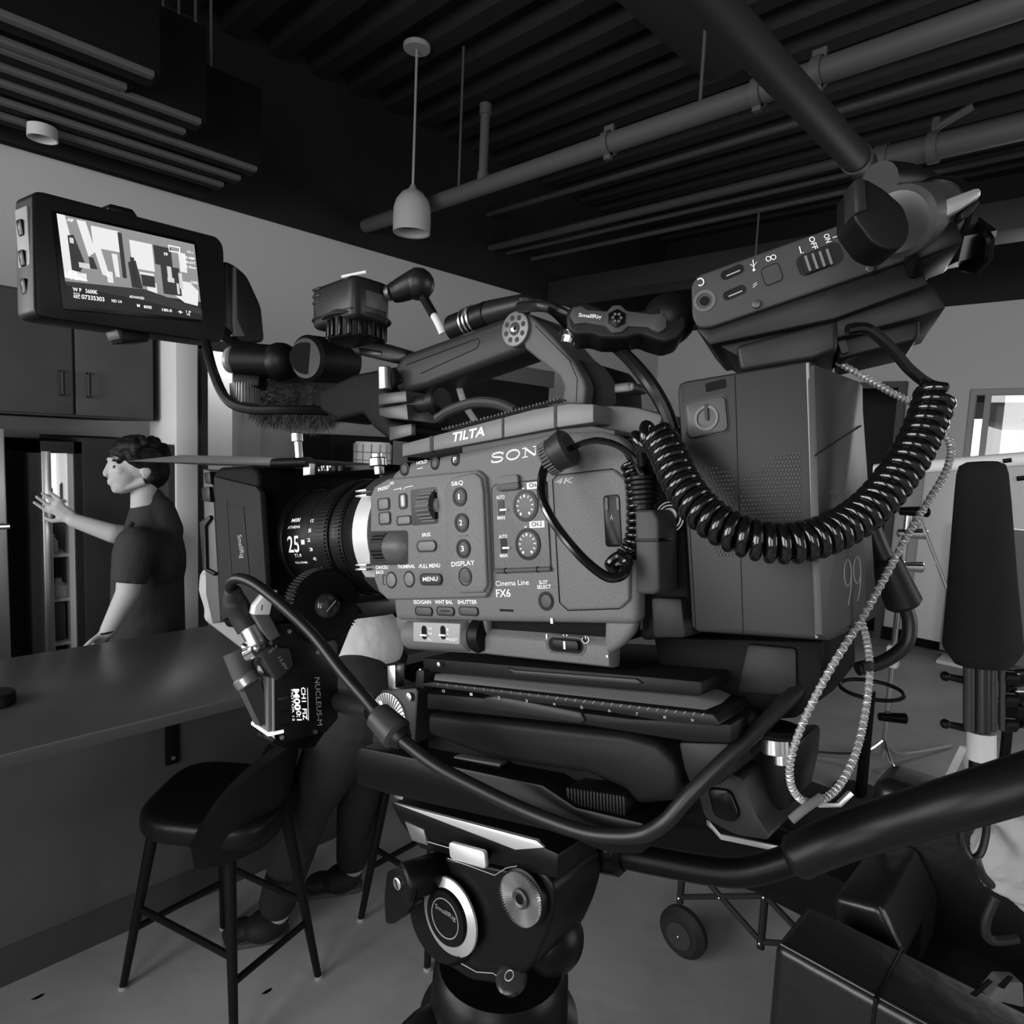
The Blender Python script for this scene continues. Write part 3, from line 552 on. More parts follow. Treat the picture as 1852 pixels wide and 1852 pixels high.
b = B(); b.disc(R, 987, 1087.3, 17.5, -.001, .0004); t.part('slot_button_recess', b, BLK, body); b = B(); b.disc(R, 987.5, 1087.3, 12, -.001, .0012, bev=.0005); t.part('slot_button', b, BTN, body)
b = B(); b.rrect(R, 915.6, 1104, 25, 4, -.001, .0003, .5); t.part('sound_hole', b, BLKG, body)
# card door, its window and 4K mark
b = B(); P = [(999, 868), (1008, 859), (1108, 848), (1132, 868), (1139, 1000), (1137, 1086), (1120, 1101), (1027, 1104), (1012, 1090)]
b.poly(R, P, -.01, .0022, .0014, seg=4); cdoor = t.part('card_door', b, BODY, ang=50); groove(P, body, 2.0, .0002)
b = B(); b.text(R, '4K', (1003, 876.5), (1037, 873.5), 11, .0023, .02, up=(4, -11)); t.part('lettering', b, GPR, cdoor)
b = B(); b.rrect(R, 1107, 942, 30, 94, .001, .0027, .2, .0004); q = t.part('card_window', b, BLKG, cdoor); b = B(); b.text(R, 'A', (1103.5, 941), (1109.5, 940.6), 10, .0028, .0); t.part('lettering', b, GPR, q)
for x in (1097, 1117): b = B(); b.rrect(R, x, 911, 4, 22, .0022, .0031, .3); t.part('window_catch', b, GALU, q)
# power switch on the lower body
z = -.0035
b = B(); b.rrect(R, 1022.5, 1167, 72, 34, z-.001, z+.0003, .5); pw = t.part('power_rim', b, mat('latch_dark', .06, .5), low)
b = B(); b.rrect(R, 1022.5, 1167, 62, 26, z-.001, z+.0006, .5); t.part('power_well', b, BLKG, low); b = B(); b.rrect(R, 1021, 1167, 48, 18, z, z+.0024, .4, .0005); ps = t.part('power_switch', b, BLK, low)
b = B(); b.rrect(R, 1020.5, 1167, 3.4, 14, z+.002, z+.0027, .1); t.part('switch_mark', b, WHT, ps)
b = B(); b.rrect(R, 988.5, 1152.7, 2, 12, z, z+.0002, .1); b.line(R, [(1058.8+6*math.sin(rad(a)), 1157-6.5*math.cos(rad(a))) for a in range(35, 330, 25)], 1.6, z+.0001); b.line(R, [(1058.8, 1149.5), (1058.8, 1156)], 1.6, z+.0001)
for x in (1019, 1025): b.disc(R, x, 1149, 1.3, z, z+.0002, 10)
t.part('power_symbols', b, WHT, low)
b = B(); b.disc(R, 1098, 1187, 2.2, -.006, -.003, 12); t.part('screw', b, SIL, low)
# lens-side throat under the block
b = B(); b.poly(R, [(640, 1090), (700, 1085), (716, 1075), (716, 1108), (690, 1112), (660, 1118)], -.09, -.01, .002); t.part('front_throat', b, BLK)
# ---------------------------------------------------------------- top plate
t = Thing('top_plate', 'grey ridged top plate with maker lettering clamped over the camera', 'plate', R, R.px(900, 794, -.05))
P = [(727, 826), (727, 803), (965, 740), (1027, 729.5), (1073, 730.5), (1073, 764), (1004, 774), (900, 794)]
b = B(); b.poly(R, P, -.10, -.004, .0008); tp = t.part('plate', b, mat('plate_grey', .13, .45, .2, bump=.15, bscale=3000))
for x, y0, y1, w_ in ((780, 789, 817, 6), (909, 756, 792, 4), (1004, 734, 775, 5)): b = B(); b.poly(R, [(x-w_/2, y0), (x+w_/2, y0-1), (x+w_/2, y1-1), (x-w_/2, y1)], -.006, -.0037); t.part('groove', b, BLK, tp)
b = B(); b.text(R, 'TILTA', (817, 799.5), (877, 787.5), 16.5, -.0038, .03, up=(2.5, -16.5)); t.part('lettering', b, WHT, tp)
b = B()
for i in range(34): x = 800+i*6.3; b.rrect(R, x, 776-(x-800)*.262, 1.6, 5-abs((i % 5)-2), -.02, -.012, .3)
t.part('ruler_ticks', b, DPR, tp)
b = B(); b.poly(R, [(1073, 735), (1111, 733), (1150, 736), (1200, 750), (1190, 776), (1160, 800), (1073, 792)], -.085, -.02, .004, rnd=.004); t.part('rear_shroud', b, mat('shroud_grey', .09, .5))
b = B(); b.poly(R, [(835, 808), (1010, 776), (1070, 770), (1112, 778), (1112, 786), (835, 822)], -.06, -.003, .001); t.part('clamp_strip', b, mat('latch_dark', .06, .5), tp)
# ---------------------------------------------------------------- top handle
t = Thing('carrying_handle', 'black top handle with a ringed joint, rising over the camera body', 'handle', R, R.px(1030, 735, -.055))
HN = mat('handle_plastic', .015, .45, bump=.2, bscale=2500)
n1 = -.040; n0 = -.070
b = B(); b.poly(R, [(705, 690), (712, 662), (728, 640), (915, 571), (946, 566), (964, 588), (956, 632), (770, 700), (720, 712)], n0, n1, .005, seg=4); gr = t.part('grip', b, HN, ang=50)
b = B(); b.line(R, [(735, 660), (864, 612), (868, 618), (862, 630), (760, 676)], 1.6, n1+.0001); t.part('grip_seam', b, BLK, gr)
b = B(); b.poly(R, [(940, 566), (955, 566), (1000, 610), (1038, 655), (1055, 685), (1059, 700), (1056, 732), (1014, 732), (1019, 700), (1011, 682), (950, 632), (940, 610)], n0, n1+.002, .002, seg=3); rl = t.part('rear_leg', b, mat('handle_leg', .065, .45, bump=.2, bscale=2500))
b = B(); b.line(R, [(968, 589), (1030, 652), (1044, 685), (1042, 726)], 1.3, n1+.0021); t.part('leg_seam', b, BLK, rl)
b = B(); b.poly(R, [(575, 706), (640, 676), (712, 662), (730, 690), (700, 705), (692, 735), (703, 760), (744, 768), (744, 786), (704, 798), (672, 772), (655, 748), (610, 760), (577, 742)], n0-.004, n1+.002, .004, seg=3); t.part('front_leg', b, mat('handle_front', .005, .6, spec=.08), ang=50)
b = B(); b.poly(R, [(704, 772), (744, 766), (744, 787), (704, 797)], n1, n1+.004, .0005); t.part('front_foot', b, GALU)
b = B(); b.disc(R, 930.5, 594.7, 32, n1-.002, n1+.0045, 40, .0008); j = t.part('joint', b, mat('joint_grey', .12, .4, .3))
c = R.px(930.5, 594.7, n1+.0046); k = R.sc(930.5, 594.7, n1+.0046)[1]
for i in range(8):
    a = i*math.pi/4+.2; q = c+V(math.cos(a), math.sin(a), 0)*21*k; b = B(); b.cyl(q-V(0, 0, .0003), q+V(0, 0, .0001), 4.8*k, seg=14); t.part('joint_hole', b, BLKG, j)
b = B(); b.cyl(c-V(0, 0, .0003), c+V(0, 0, .0001), 12*k, seg=24); t.part('thread_recess', b, BLKG, j)
for i in range(3): b = B(); q = c+V(-.0004+i*.0006, 0, 0); b.lathe(q, V(.5, 0, 1), [(4*k, 0), (6*k, .0003), (4*k, .0006)], 16); t.part('thread', b, SIL, j)
b = B(); b.poly(R, [(1110, 694), (1138, 690), (1140, 708), (1110, 711)], -.05, -.036, .001); b.poly(R, [(1137, 690), (1147, 692), (1146, 705), (1138, 709)], -.05, -.035, .001); t.part('release_lever', b, GALU)
b = B(); b.poly(R, [(1000, 614), (1042, 650), (1092, 662), (1112, 690), (1115, 735), (1060, 735), (1058, 690)], n0-.004, n1-.006, .003, rnd=.003); t.part('rear_block', b, BLKM)
# ---------------------------------------------------------------- cable and connectors over the handle
def wtube(pts, r, seg=10, n=8): b = B(); b.tube([pxf(*p) for p in pts], r, seg, n); return b
def cable(label, pts, r, m=RUB, seg=10, name='cable', cat='cable', group=None): return solo(name, wtube(pts, r, seg), m, label, cat, group)
t = Thing('microphone_plug', 'black plug with three silver bands lying along the top handle', 'plug', W, pxf(830, 590, .44))
b = B(); b.cyl(pxf(818, 596, .455), pxf(888, 566, .43), .0095, .0085, 24, .002); t.part('sleeve', b, BLK)
for k_ in (.42, .52, .62): b = B(); q_ = pxf(818, 596, .455).lerp(pxf(888, 566, .43), k_); q2_ = pxf(818, 596, .455).lerp(pxf(888, 566, .43), k_+.035); b.cyl(q_, q2_, .0099, seg=24); t.part('silver_band', b, SIL)
b = B(); b.cyl(pxf(885, 568, .43), pxf(955, 549, .40), .0085, .0065, 20, .003); t.part('strain_relief', b, RUB)
b = B(); b.cyl(pxf(840, 574, .436), pxf(845, 560, .436), .0016, seg=12); b.sph(pxf(846, 560, .436), .0018, 12); t.part('latch_pin', b, SIL)
cable('black cable curving from the banded plug over the handle joint', [(940, 556, .395), (990, 555, .37), (1030, 572, .40), (1070, 596, .40), (1105, 622, .39)], .0032)
cable('second black cable bundled behind the handle joint', [(900, 560, .42), (950, 545, .40), (1000, 560, .41), (1035, 600, .42), (1045, 630, .43)], .0035)
cable('black cable sloping from behind the magic arm down to the battery plate', [(1075, 600, .385), (1120, 632, .36), (1165, 680, .325), (1200, 735, .32), (1220, 790, .32)], .0036)
t = Thing('receiver_cable', 'white cable with black angled plug leaving the wireless box', 'cable', W, pxf(740, 530, .5))
b = B(); b.tube([pxf(*p) for p in [(708, 530, .49), (722, 526, .49), (745, 516, .488), (757, 512, .488)]], lambda u: .007+.0045*u, 16); b.sph(pxf(757, 514, .488), .0118, 16); t.part('angled_plug', b, RUB, ang=60)
b = B(); b.cyl(pxf(703, 530, .492), pxf(710, 528, .49), .006, seg=16); t.part('metal_collar', b, SIL)
b = B(); b.tube([pxf(*p) for p in [(760, 528, .487), (770, 545, .485), (783, 568, .48)]], .0034, 10); t.part('strain_relief', b, BLK)
b = B(); b.tube([pxf(*p) for p in [(781, 565, .482), (792, 585, .48), (800, 603, .48)]], .0025, 10); t.part('white_cord', b, mat('white_cord', .6, .5))
cable('grey thin cord dropping under the top handle', [(826, 685, .47), (836, 720, .47), (845, 740, .47), (862, 765, .47)], .0024, mat('grey_cord', .3, .5))
cable('dark cable arching under the top handle', [(790, 758, .44), (815, 742, .435), (860, 728, .425), (900, 730, .415), (930, 742, .41)], .0035, mat('cable_dark', .03, .5))
# ---------------------------------------------------------------- rod clamp at the handle front
t = Thing('rod_clamp', 'small block clamp with upright silver pin beside the top handle', 'clamp', R, R.px(715, 790, -.03))
b = B(); b.cyl(R.px(697, 706, -.03), R.px(696, 664, -.03), .0048, seg=24, bev=.0008); t.part('pin', b, mat('pin_metal', .5, .3, 1))
b = B(); b.poly(R, [(684, 712), (734, 706), (735, 727), (684, 733)], -.05, -.024, .001); t.part('upper_jaw', b, GALU)
b = B(); b.poly(R, [(684, 738), (735, 730), (738, 760), (700, 756), (686, 752)], -.05, -.024, .001); t.part('lower_jaw', b, GALU)
b = B(); b.cyl(R.px(740, 733, -.035), R.px(788, 727, -.035), .006, seg=20); t.part('thumb_shaft', b, ALU); b = B(); b.cyl(R.px(785, 727, -.035), R.px(800, 724, -.035), .0095, seg=24, bev=.001); t.part('thumb_knob', b, BLK)
# ---------------------------------------------------------------- wireless box on its swivel mount
K = Frame(pxf(640, 520, .47), cdir(.66, .0, .75), cdir(.02, -1, .0))
t = Thing('wireless_receiver', 'black rounded wireless box standing on a ribbed round mount above the handle', 'wireless box', K, V(0, -.02, 0))
kl = K.px(560, 540, 0, 0)   # left face lies on x=0 plane
q = K.px(710, 530, 0, 2); b = B(); P = roundpoly([(0, 0), (q.x, 0), (q.x, kl.z), (0, kl.z)], .009, 6)
yb = K.px(640, 572, 0).y; yt = K.px(640, 492, 0).y
b.prism([(p[1], p[0]) for p in P], yb, yt, .003, ax=1, seg=3) if False else None
bm = b.bm; lo = [bm.verts.new((p[0], yb, p[1])) for p in P]; hi = [bm.verts.new((p[0], yt, p[1])) for p in P]
bm.faces.new(lo); bm.faces.new(hi[::-1]); [bm.faces.new((lo[i], lo[(i+1) % len(P)], hi[(i+1) % len(P)], hi[i])) for i in range(len(P))]; bmesh.ops.recalc_face_normals(bm, faces=bm.faces)
b._bev(lo+hi, .004, 3, 50); hs = t.part('housing', b, mat('receiver_black', .012, .33), ang=50)
b = B(); b.bm.free(); b.bm = bmesh.new(); P2 = [(p[0]*1.02-.0005, p[1]*1.02-.0005) for p in P]; lo = [b.bm.verts.new((p[0], yb+.006, p[1])) for p in P2]; hi = [b.bm.verts.new((p[0], yb+.0075, p[1])) for p in P2]
b.bm.faces.new(lo); b.bm.faces.new(hi[::-1]); [b.bm.faces.new((lo[i], lo[(i+1) % len(P)], hi[(i+1) % len(P)], hi[i])) for i in range(len(P))]; bmesh.ops.recalc_face_normals(b.bm, faces=b.bm.faces); t.part('seam_band', b, BLKG, hs)
b = B(); b.box((q.x*.3, yt-.022, -.0005), (q.x*.85, yt-.010, .0006), .0003); t.part('label_strip', b, mat('label_dark', .06, .4), hs)
b = B()
for i in range(3): b.box((-.0005, yb+.018+i*.005, kl.z*.93), (.0006, yb+.020+i*.005, kl.z*.75), .0004)
t.part('port_rim', b, ALU, hs)
b = B(); b.cyl(K.I @ pxf(618, 501, .48), K.I @ pxf(662, 492, .48), .0012, seg=8); t.part('top_trim', b, WHT, hs)
KM = K.I @ pxf(645, 600, .5)
b = B(); b.cyl(KM+V(0, .007, 0), KM+V(0, .012, 0), .026, .021, 36, .001); t.part('mount_flange', b, GALU)
b = B(); b.cyl(KM+V(0, -.008, 0), KM+V(0, .008, 0), .0205, seg=36, bev=.001); d = t.part('mount_ring', b, BLK)
for i in range(18): a = i*math.pi/9; u = V(math.cos(a), 0, math.sin(a))*.0205; b = B(); b.box(KM+u+V(-.0016, -.007, -.0016), KM+u+V(.0016, .006, .0016), .0004); t.part('ring_rib', b, BLKG, d)
b = B(); b.poly(R, [(625, 622), (650, 610), (732, 634), (735, 646), (722, 654), (700, 654), (640, 640)], -.075, -.045, .003, seg=3); t.part('swivel_arm', b, ALU, frame=R); b = B(); b.poly(R, [(648, 628), (690, 635), (690, 644), (650, 640)], -.046, -.0445, .0005); t.part('arm_slot', b, BLKG, frame=R)
# ---------------------------------------------------------------- articulated mount of the monitor
t = Thing('monitor_mount', 'jointed black arm with ribbed thumb knob carrying the monitor', 'monitor arm', W, pxf(450, 730, .58))
b = B(); b.cyl(pxf(552, 648, .555), pxf(628, 655, .60), .0195, seg=36, bev=.003); t.part('large_knob', b, BLK); b = B(); b.cyl(pxf(551, 648, .553), pxf(553, 648, .5555), .013, seg=30); t.part('knob_face', b, BLKM)
b = B(); b.cyl(pxf(500, 655, .585), pxf(560, 652, .60), .0125, seg=24, bev=.003); b.sph(pxf(508, 655, .585), .017, 20); t.part('ball_joint', b, BLK, ang=60)
b = B(); b.cyl(pxf(428, 652, .59), pxf(505, 655, .585), .0165, .0145, 28, .003); t.part('barrel', b, BLK)
b = B(); b.cyl(pxf(414, 651, .592), pxf(426, 652, .590), .0115, seg=28, bev=.002); t.part('end_cap', b, mat('cap_grey', .3, .4, .3))
YF = Frame(pxf(450, 700, .58), cdir(1, 0, 0), cdir(0, -1, 0)); b = B(); b.poly(YF, [(418, 675), (470, 678), (468, 700), (420, 698)], -.012, .008, .002); t.part('yoke', b, BLK, frame=YF)
kn = pxf(445, 712, .58); b = B(); b.cyl(pxf(444, 735, .58), pxf(443, 694, .58), .0118, .0115, 40, .002); kb = t.part('thumb_knob', b, mat('knob_metal', .16, .35, .6))
for i in range(32): a = i*math.pi/16; u = (RT*math.cos(a)+fwd*math.sin(a))*.0118; b = B(); b.cyl(pxf(444, 732, .58)+u, pxf(443, 696, .58)+u, .0007, seg=6); t.part('knurl', b, mat('knob_metal', .16, .35, .6), kb)
cable('black cable looping from the monitor down past the fur microphone', [(372, 618, .60), (385, 670, .58), (410, 722, .565), (450, 740, .56), (510, 741, .56), (570, 742, .57), (610, 745, .58)], .0042)
# ---------------------------------------------------------------- monitor
MN = Frame(pxf(99.8, 386.8, .51), cdir(604, -219, 1200), cdir(-.1, -1, -.13))
TLq = (99.8, 386.8)
def mlocal(u, v):   # u,v in 0..1 across the glass
    A = MN.px(99.8, 386.8, 0); Bx = MN.px(349, 443, 0); C_ = MN.px(121, 552, 0); return A+(Bx-A)*u+(C_-A)*v
t = Thing('monitor', 'black field monitor with lit picture on its screen, upper left', 'monitor', MN, MN.px(250, 600, 0))
PM = [(58, 352), (66, 346), (78, 347), (392, 428), (402, 440), (405, 452), (408, 600), (400, 618), (385, 619), (100, 578), (70, 572), (62, 560)]
b = B(); b.poly(MN, PM, -.022, .0012, .003, seg=3, rnd=.006); hs = t.part('housing', b, mat('monitor_black', .007, .4), ang=50)
b = B(); b.poly(MN, [(92, 379), (355, 437), (367, 583), (113, 560)], 0, .0016, .0003, rnd=.003); gl = t.part('bezel', b, BLKG)
b = B(); e0 = MN.px(46, 370, -.004); b.bm.free(); b.bm = bmesh.new()
sA = MN.px(58, 372, -.002); sB = MN.px(69, 556, -.002)
b.prism([(sA.x-.0032, sA.y), (sA.x+.003, sA.y), (sB.x+.003, sB.y), (sB.x-.0032, sB.y)], -.0195, -.0035, .0008); sd = t.part('side_strip', b, mat('side_grey', .22, .45))
for f in (.2, .5, .78): b = B(); qq = sA.lerp(sB, f); b.box((qq.x-.0050, qq.y-.0060, -.015), (qq.x-.0025, qq.y+.0060, -.008), .0012); bt = t.part('side_button', b, BLKG, sd)
for pts in ([(196, 376), (200, 368), (240, 378), (250, 392), (200, 384)], [(213, 596), (272, 603), (270, 618), (222, 619)]): b = B(); b.poly(MN, pts, -.018, -.003, .001); t.part('sunhood_clip', b, BLK)
b = B(); b.poly(MN, [(211, 594), (222, 595), (222, 613), (217, 613)], -.018, -.002, .0006); t.part('clip_face', b, GALU)
def scr(name, quads, g, e):
    b = B()
    for P in quads:
        L = [mlocal(u, v) for u, v in P]; fcs = [b.bm.verts.new(p+V(0, 0, .00175+e[1])) for p in L]; f = b.bm.faces.new(fcs); f.normal_update()
        if f.normal.z < 0: f.normal_flip()
    t.part(name, b, mat('screen_%03d' % int(g*1000), g, .3, emit=e[0]), gl)
def rc(x0, y0, x1, y1): return [(x0, y0), (x1, y0), (x1, y1), (x0, y1)]
EM = .9
scr('screen', [rc(0, 0, 1, 1)], .02, (EM, 0))
scr('picture', [rc(0, 0, 1, .76)], .22, (EM, .00004)); 
scr('picture', [[(.0, 0), (.05, 0), (.09, .5), (.08, .7), (0, .7)], [(.12, .02), (.18, .02), (.22, .35), (.17, .42)], rc(.21, .05, .40, .30), rc(.47, .12, .64, .46), [(.21, .3), (.26, .3), (.30, .62), (.25, .6)], [(.33, .33), (.37, .33), (.37, .60), (.34, .6)], rc(.565, .66, .60, .80), rc(.60, .6, .64, .78), [(.80, .52), (.92, .52), (.99, .62), (.97, .82), (.86, .8), (.78, .72)], rc(.74, .28, .77, .46), rc(.85, .15, .91, .4), rc(.52, .49, .63, .52), rc(.28, .55, .32, .68), rc(0, .64, .14, .7)], .62, (EM, .00008))
scr('picture', [[(.05, .22), (.09, .2), (.14, .5), (.10, .62), (.05, .6)], rc(.46, .33, .49, .6), [(.44, .4), (.50, .36), (.53, .7), (.45, .7)], rc(.65, .12, .79, .36), rc(.69, .36, .84, .72), rc(.53, .52, .63, .66), rc(.39, .06, .42, .6), [(.17, .42), (.2, .42), (.22, .55), (.17, .55)], [(0, .74), (.55, .70), (1, .86), (1, .93), (.5, .84), (0, .78)]], .035, (EM, .00012))
scr('picture', [rc(.10, .5, .17, .56), rc(.74, .36, .775, .5), [(.83, .42), (.86, .42), (.86, .62), (.83, .62)], rc(.06, .24, .085, .3), rc(.735, .5, .79, .56), rc(.805, .56, .825, .7)], .5, (EM, .00016))
b = B()
def mtext(s, u, v, w_, h): 
    A = mlocal(u, v)+V(0, 0, .0020); d = mlocal(u+w_, v)-mlocal(u, v); up_ = mlocal(u, v-h)-mlocal(u, v); vs, fs = text_mesh(s, .012); nv = [b.bm.verts.new(A+d*x+up_*y) for x, y in vs]
    for f in fs:
        try: b.bm.faces.new([nv[i] for i in f])
        except ValueError: pass
for a in (('AP', .06, .06, .04, .035), ('FF', .73, .23, .03, .04), ('C 303mm', .03, .645, .11, .035), ('C 287mm', .03, .71, .11, .035), ('W P   5600K', .04, .84, .16, .045), ('TCG', .04, .885, .04, .03), ('REC', .04, .915, .04, .03), ('07335303', .09, .915, .15, .05), ('ND 1/4', .29, .91, .07, .035), ('ADVANCED', .42, .83, .11, .03), ('M', .47, .93, .02, .035), ('800E', .52, .935, .06, .035), ('180.0', .66, .945, .08, .035), ('+', .79, .95, .04, .04), ('1.9', .86, .93, .04, .03), ('+0', .86, .965, .03, .03), ('FX-1', .93, .13, .05, .025), ('23.98P', .89, .21, .10, .03), ('SLOT', .9, .27, .09, .03), ('A 35min', .9, .33, .09, .03), ('LOG', .93, .53, .06, .035)): mtext(*a)
t.part('display_writing', b, mat('screen_text', .95, .3, emit=EM), gl)
b = B(); b.line(MN, [(305, 444), (325, 448), (325, 457), (306, 454)], 2.0, .0019, closed=True); t.part('battery_icon', b, mat('screen_text', .95, .3, emit=EM), gl)
b = B(); b.poly(MN, [(405, 470), (424, 478), (448, 498), (474, 555), (480, 618), (440, 622), (415, 600), (405, 590)], -.028, -.006, .004, rnd=.006, seg=3); t.part('side_arm', b, mat('monitor_black', .007, .4))
b = B(); b.poly(MN, [(420, 580), (422, 482), (428, 484), (430, 578), (440, 600), (444, 608), (423, 608)], -.010, -.0045, .001); t.part('arm_trim', b, mat('arm_trim', .10, .4))
# ---------------------------------------------------------------- lens
ya = R.px(690, 970, -.055).y; AX = lambda x: V(x, ya, -.057)
def lx(px_, y=970): return R.px(px_, y, -.012).x
t = Thing('camera_lens', 'black cine lens with white focus figures between matte box and camera', 'lens', R, AX(lx(560))-V(0, .045, 0))
xm = lx(672); r0 = .044
b = B(); xr0, xr1 = lx(639), lx(668)
b.lathe(AX(xr0), V(1, 0, 0), [(.030, 0), (.0455, 0), (.0465, .0008), (.0465, (xr1-xr0)-.0008), (.0455, xr1-xr0), (.03, xr1-xr0)], 64); mr = t.part('mount_ring', b, mat('ring_silver', .50, .4, .25))
b = B(); b.lathe(AX(xr1), V(1, 0, 0), [(.03, 0), (.047, 0), (.050, .006), (.052, .02), (.03, .02)], 64); t.part('mount_collar', b, mat('collar_dark', .03, .4))
for yy in (888, 897, 1022, 1030):
    c = R.px(652, yy, -.0095); b = B(); b.box(c-V(.004, .0008, .004), c+V(.008, .0008, .0015), .0004); t.part('mount_lug', b, SIL, mr)
LB_ = mat('lens_black', .006, .36)
def band(name, a, c, r, r2=None, m=LB_, par=None, seg=64):
    xa, xb = sorted((lx(a), lx(c))); b = B(); b.lathe(AX(xa), V(1, 0, 0), [(.02, 0), (r-.0008, 0), (r, .0008), (r2 or r, xb-xa-.0008), ((r2 or r)-.0008, xb-xa), (.02, xb-xa)], seg); return t.part(name, b, m, par)
rear = band('rear_barrel', 612, 640, .0425, .0455)
gr_ = band('iris_gear', 598, 612, .0435)
band('iris_scale', 588, 598, .0425)
fg = band('focus_gear', 566, 588, .0445); band('focus_scale', 550, 566, .0425)
brl = band('barrel', 505, 550, .0425, .0425)
fr_ = band('front_flare', 482, 505, .0505, .044); 
b = B(); xf = lx(480); b.lathe(AX(xf), V(1, 0, 0), [(.045, 0), (.0525, 0), (.0535, .001), (.0535, .005), (.052, .006)], 72); t.part('front_ring', b, mat('ring_gloss', .05, .15, .5), fr_)
for par, a, c, r in ((gr_, 599, 611, .0440), (fg, 567, 587, .0450)):
    xa, xb = sorted((lx(a), lx(c)))
    b = B()
    for i in range(96):
        th = 2*math.pi*i/96; u = V(0, math.cos(th), math.sin(th))*r; w_ = V(0, -math.sin(th), math.cos(th))*.0007
        P = [AX(xa)+u-w_, AX(xb)+u-w_, AX(xb)+u+w_, AX(xa)+u+w_]; Q = [p+u.normalized()*.0009 for p in P]
        va = [b.bm.verts.new(p) for p in P]; vb = [b.bm.verts.new(p) for p in Q]; b.bm.faces.new(vb)
        for k_ in range(4): b.bm.faces.new((va[k_], va[(k_+1) % 4], vb[(k_+1) % 4], vb[k_]))
    t.part('gear_teeth', b, mat('gear_black', .006, .3), par)
def curl(b, s, px_, y, w_, h, r, dy=0):
    """writing wrapped on the barrel; runs along x, up direction follows the surface"""
    x = lx(px_); hit = R.px(px_, y, -.012); sn = max(-.99, min(.99, (hit.y-ya)/r)); th = math.acos(sn)   # angle from +y towards +z
    k = R.sc(px_, y, -.012); W_ = w_*k[0]*1.0; H_ = h*k[1]/r; vs, fs = text_mesh(s, .01)
    nv = []
    for vx, vy in vs: a = th-(vy)*H_; nv.append(b.bm.verts.new(V(x+vx*W_, ya, -.057)+V(0, math.cos(a), math.sin(a))*(r+.0003)))
    for f in fs:
        try: b.bm.faces.new([nv[i] for i in f])
        except ValueError: pass
b = B(); r = .0427
curl(b, '25', 515, 1000, 20, 30, r); curl(b, 'MIBI', 518, 945, 15, 7, r); curl(b, 'ATHENA', 514, 957, 22, 5, r); curl(b, 'T1.9', 524, 1008, 12, 6, r); curl(b, 'FULL FRAME', 521, 1020, 21, 4, r); curl(b, '-', 540, 985, 6, 8, r)
t.part('lettering', b, WHT, brl)
b = B()
for s_, x, y in (('12', 553, 945), ('5', 552, 963), ('2', 551, 980), ('3', 553, 997), ('45', 555, 1014), ('15', 563, 1031), ('12', 574, 1045)): curl(b, s_, x, y, 6, 6, r)
for i in range(22):
    y = 955+i*4.2; curl(b, '.', 598+max(0, (y-975))*.12, y, 4, 3, r+.0002)
t.part('scale_figures', b, WHT, brl)
for a0 in (0, 1):
    b = B(); xa, xb = xr0-.0006, xr1+.0006; n = 20; rows = []
    for i in range(n+1):
        a = rad(38)+rad(112)*i/n; a = a if a0 else -a; d = V(0, math.sin(a), math.cos(a)); rows.append([b.bm.verts.new(AX(x)+d*r_) for x, r_ in ((xa, .0462), (xa, .0474), (xb, .0474), (xb, .0462))])
    for p_, q_ in zip(rows, rows[1:]):
        for k in range(4): b.bm.faces.new((p_[k], p_[(k+1) % 4], q_[(k+1) % 4], q_[k]))
    b.bm.faces.new(rows[0]); b.bm.faces.new(rows[-1][::-1]); bmesh.ops.recalc_face_normals(b.bm, faces=b.bm.faces); t.part('ring_shroud', b, mat('shroud_ring', .035, .4), mr)
# follow-focus lever knob above the lens
b = B(); b.cyl(R.px(686, 858, -.035), R.px(683, 822, -.035), .0035, .005, 16); b.cyl(R.px(684, 845, -.035), R.px(683, 828, -.035), .0066, seg=20, bev=.001); solo('lens_pin', b, mat('pin_metal', .5, .3, 1), 'short silver stud sticking up behind the lens ring', 'stud', fr=R)
# ---------------------------------------------------------------- matte box
t = Thing('matte_box', 'black matte box with grey side panel and raised top flag in front of the lens', 'matte box', R, R.px(430, 1135, -.03))
n1 = .004
b = B(); b.poly(R, [(384, 856), (396, 845), (455, 842), (466, 852), (484, 1112), (466, 1132), (408, 1136), (398, 1120)], -.125, n1-.004, .004, seg=3); bx = t.part('box', b, mat('matte_box_black', .003, .6, spec=.06))
b = B(); b.poly(R, [(386, 862), (462, 880), (470, 890), (481, 1060), (476, 1080), (402, 1122), (398, 1110)], n1-.005, n1, .001, seg=2); sp = t.part('side_panel', b, mat('side_panel_grey', .020, .6, spec=.06))
b = B(); b.line(R, [(409, 905), (412, 911), (440, 916), (452, 1048)], 1.8, n1+.0002); b.line(R, [(409, 905), (420, 1052)], 1.4, n1+.0002); t.part('panel_line', b, BLK, sp)
RV = Frame(R.w(V(0, 0, 0)), -R.Y, R.X)   # for writing that runs downwards
b = B(); b.text(R, 'SmallRig', (427, 968), (433, 1010), 10, n1+.0002, .0, up=(10, -1)); t.part('lettering', b, GPR, sp)
b = B(); b.cyl(AX(lx(462)), AX(lx(480)), .055, seg=64, bev=.002); t.part('donut_ring', b, BLKM)
b = B(); b.lathe(AX(lx(476)), V(1, 0, 0), [(.054, 0), (.0565, 0), (.057, .002), (.054, .002)], 72); t.part('donut_rim', b, mat('rim_grey', .25, .25, .6))
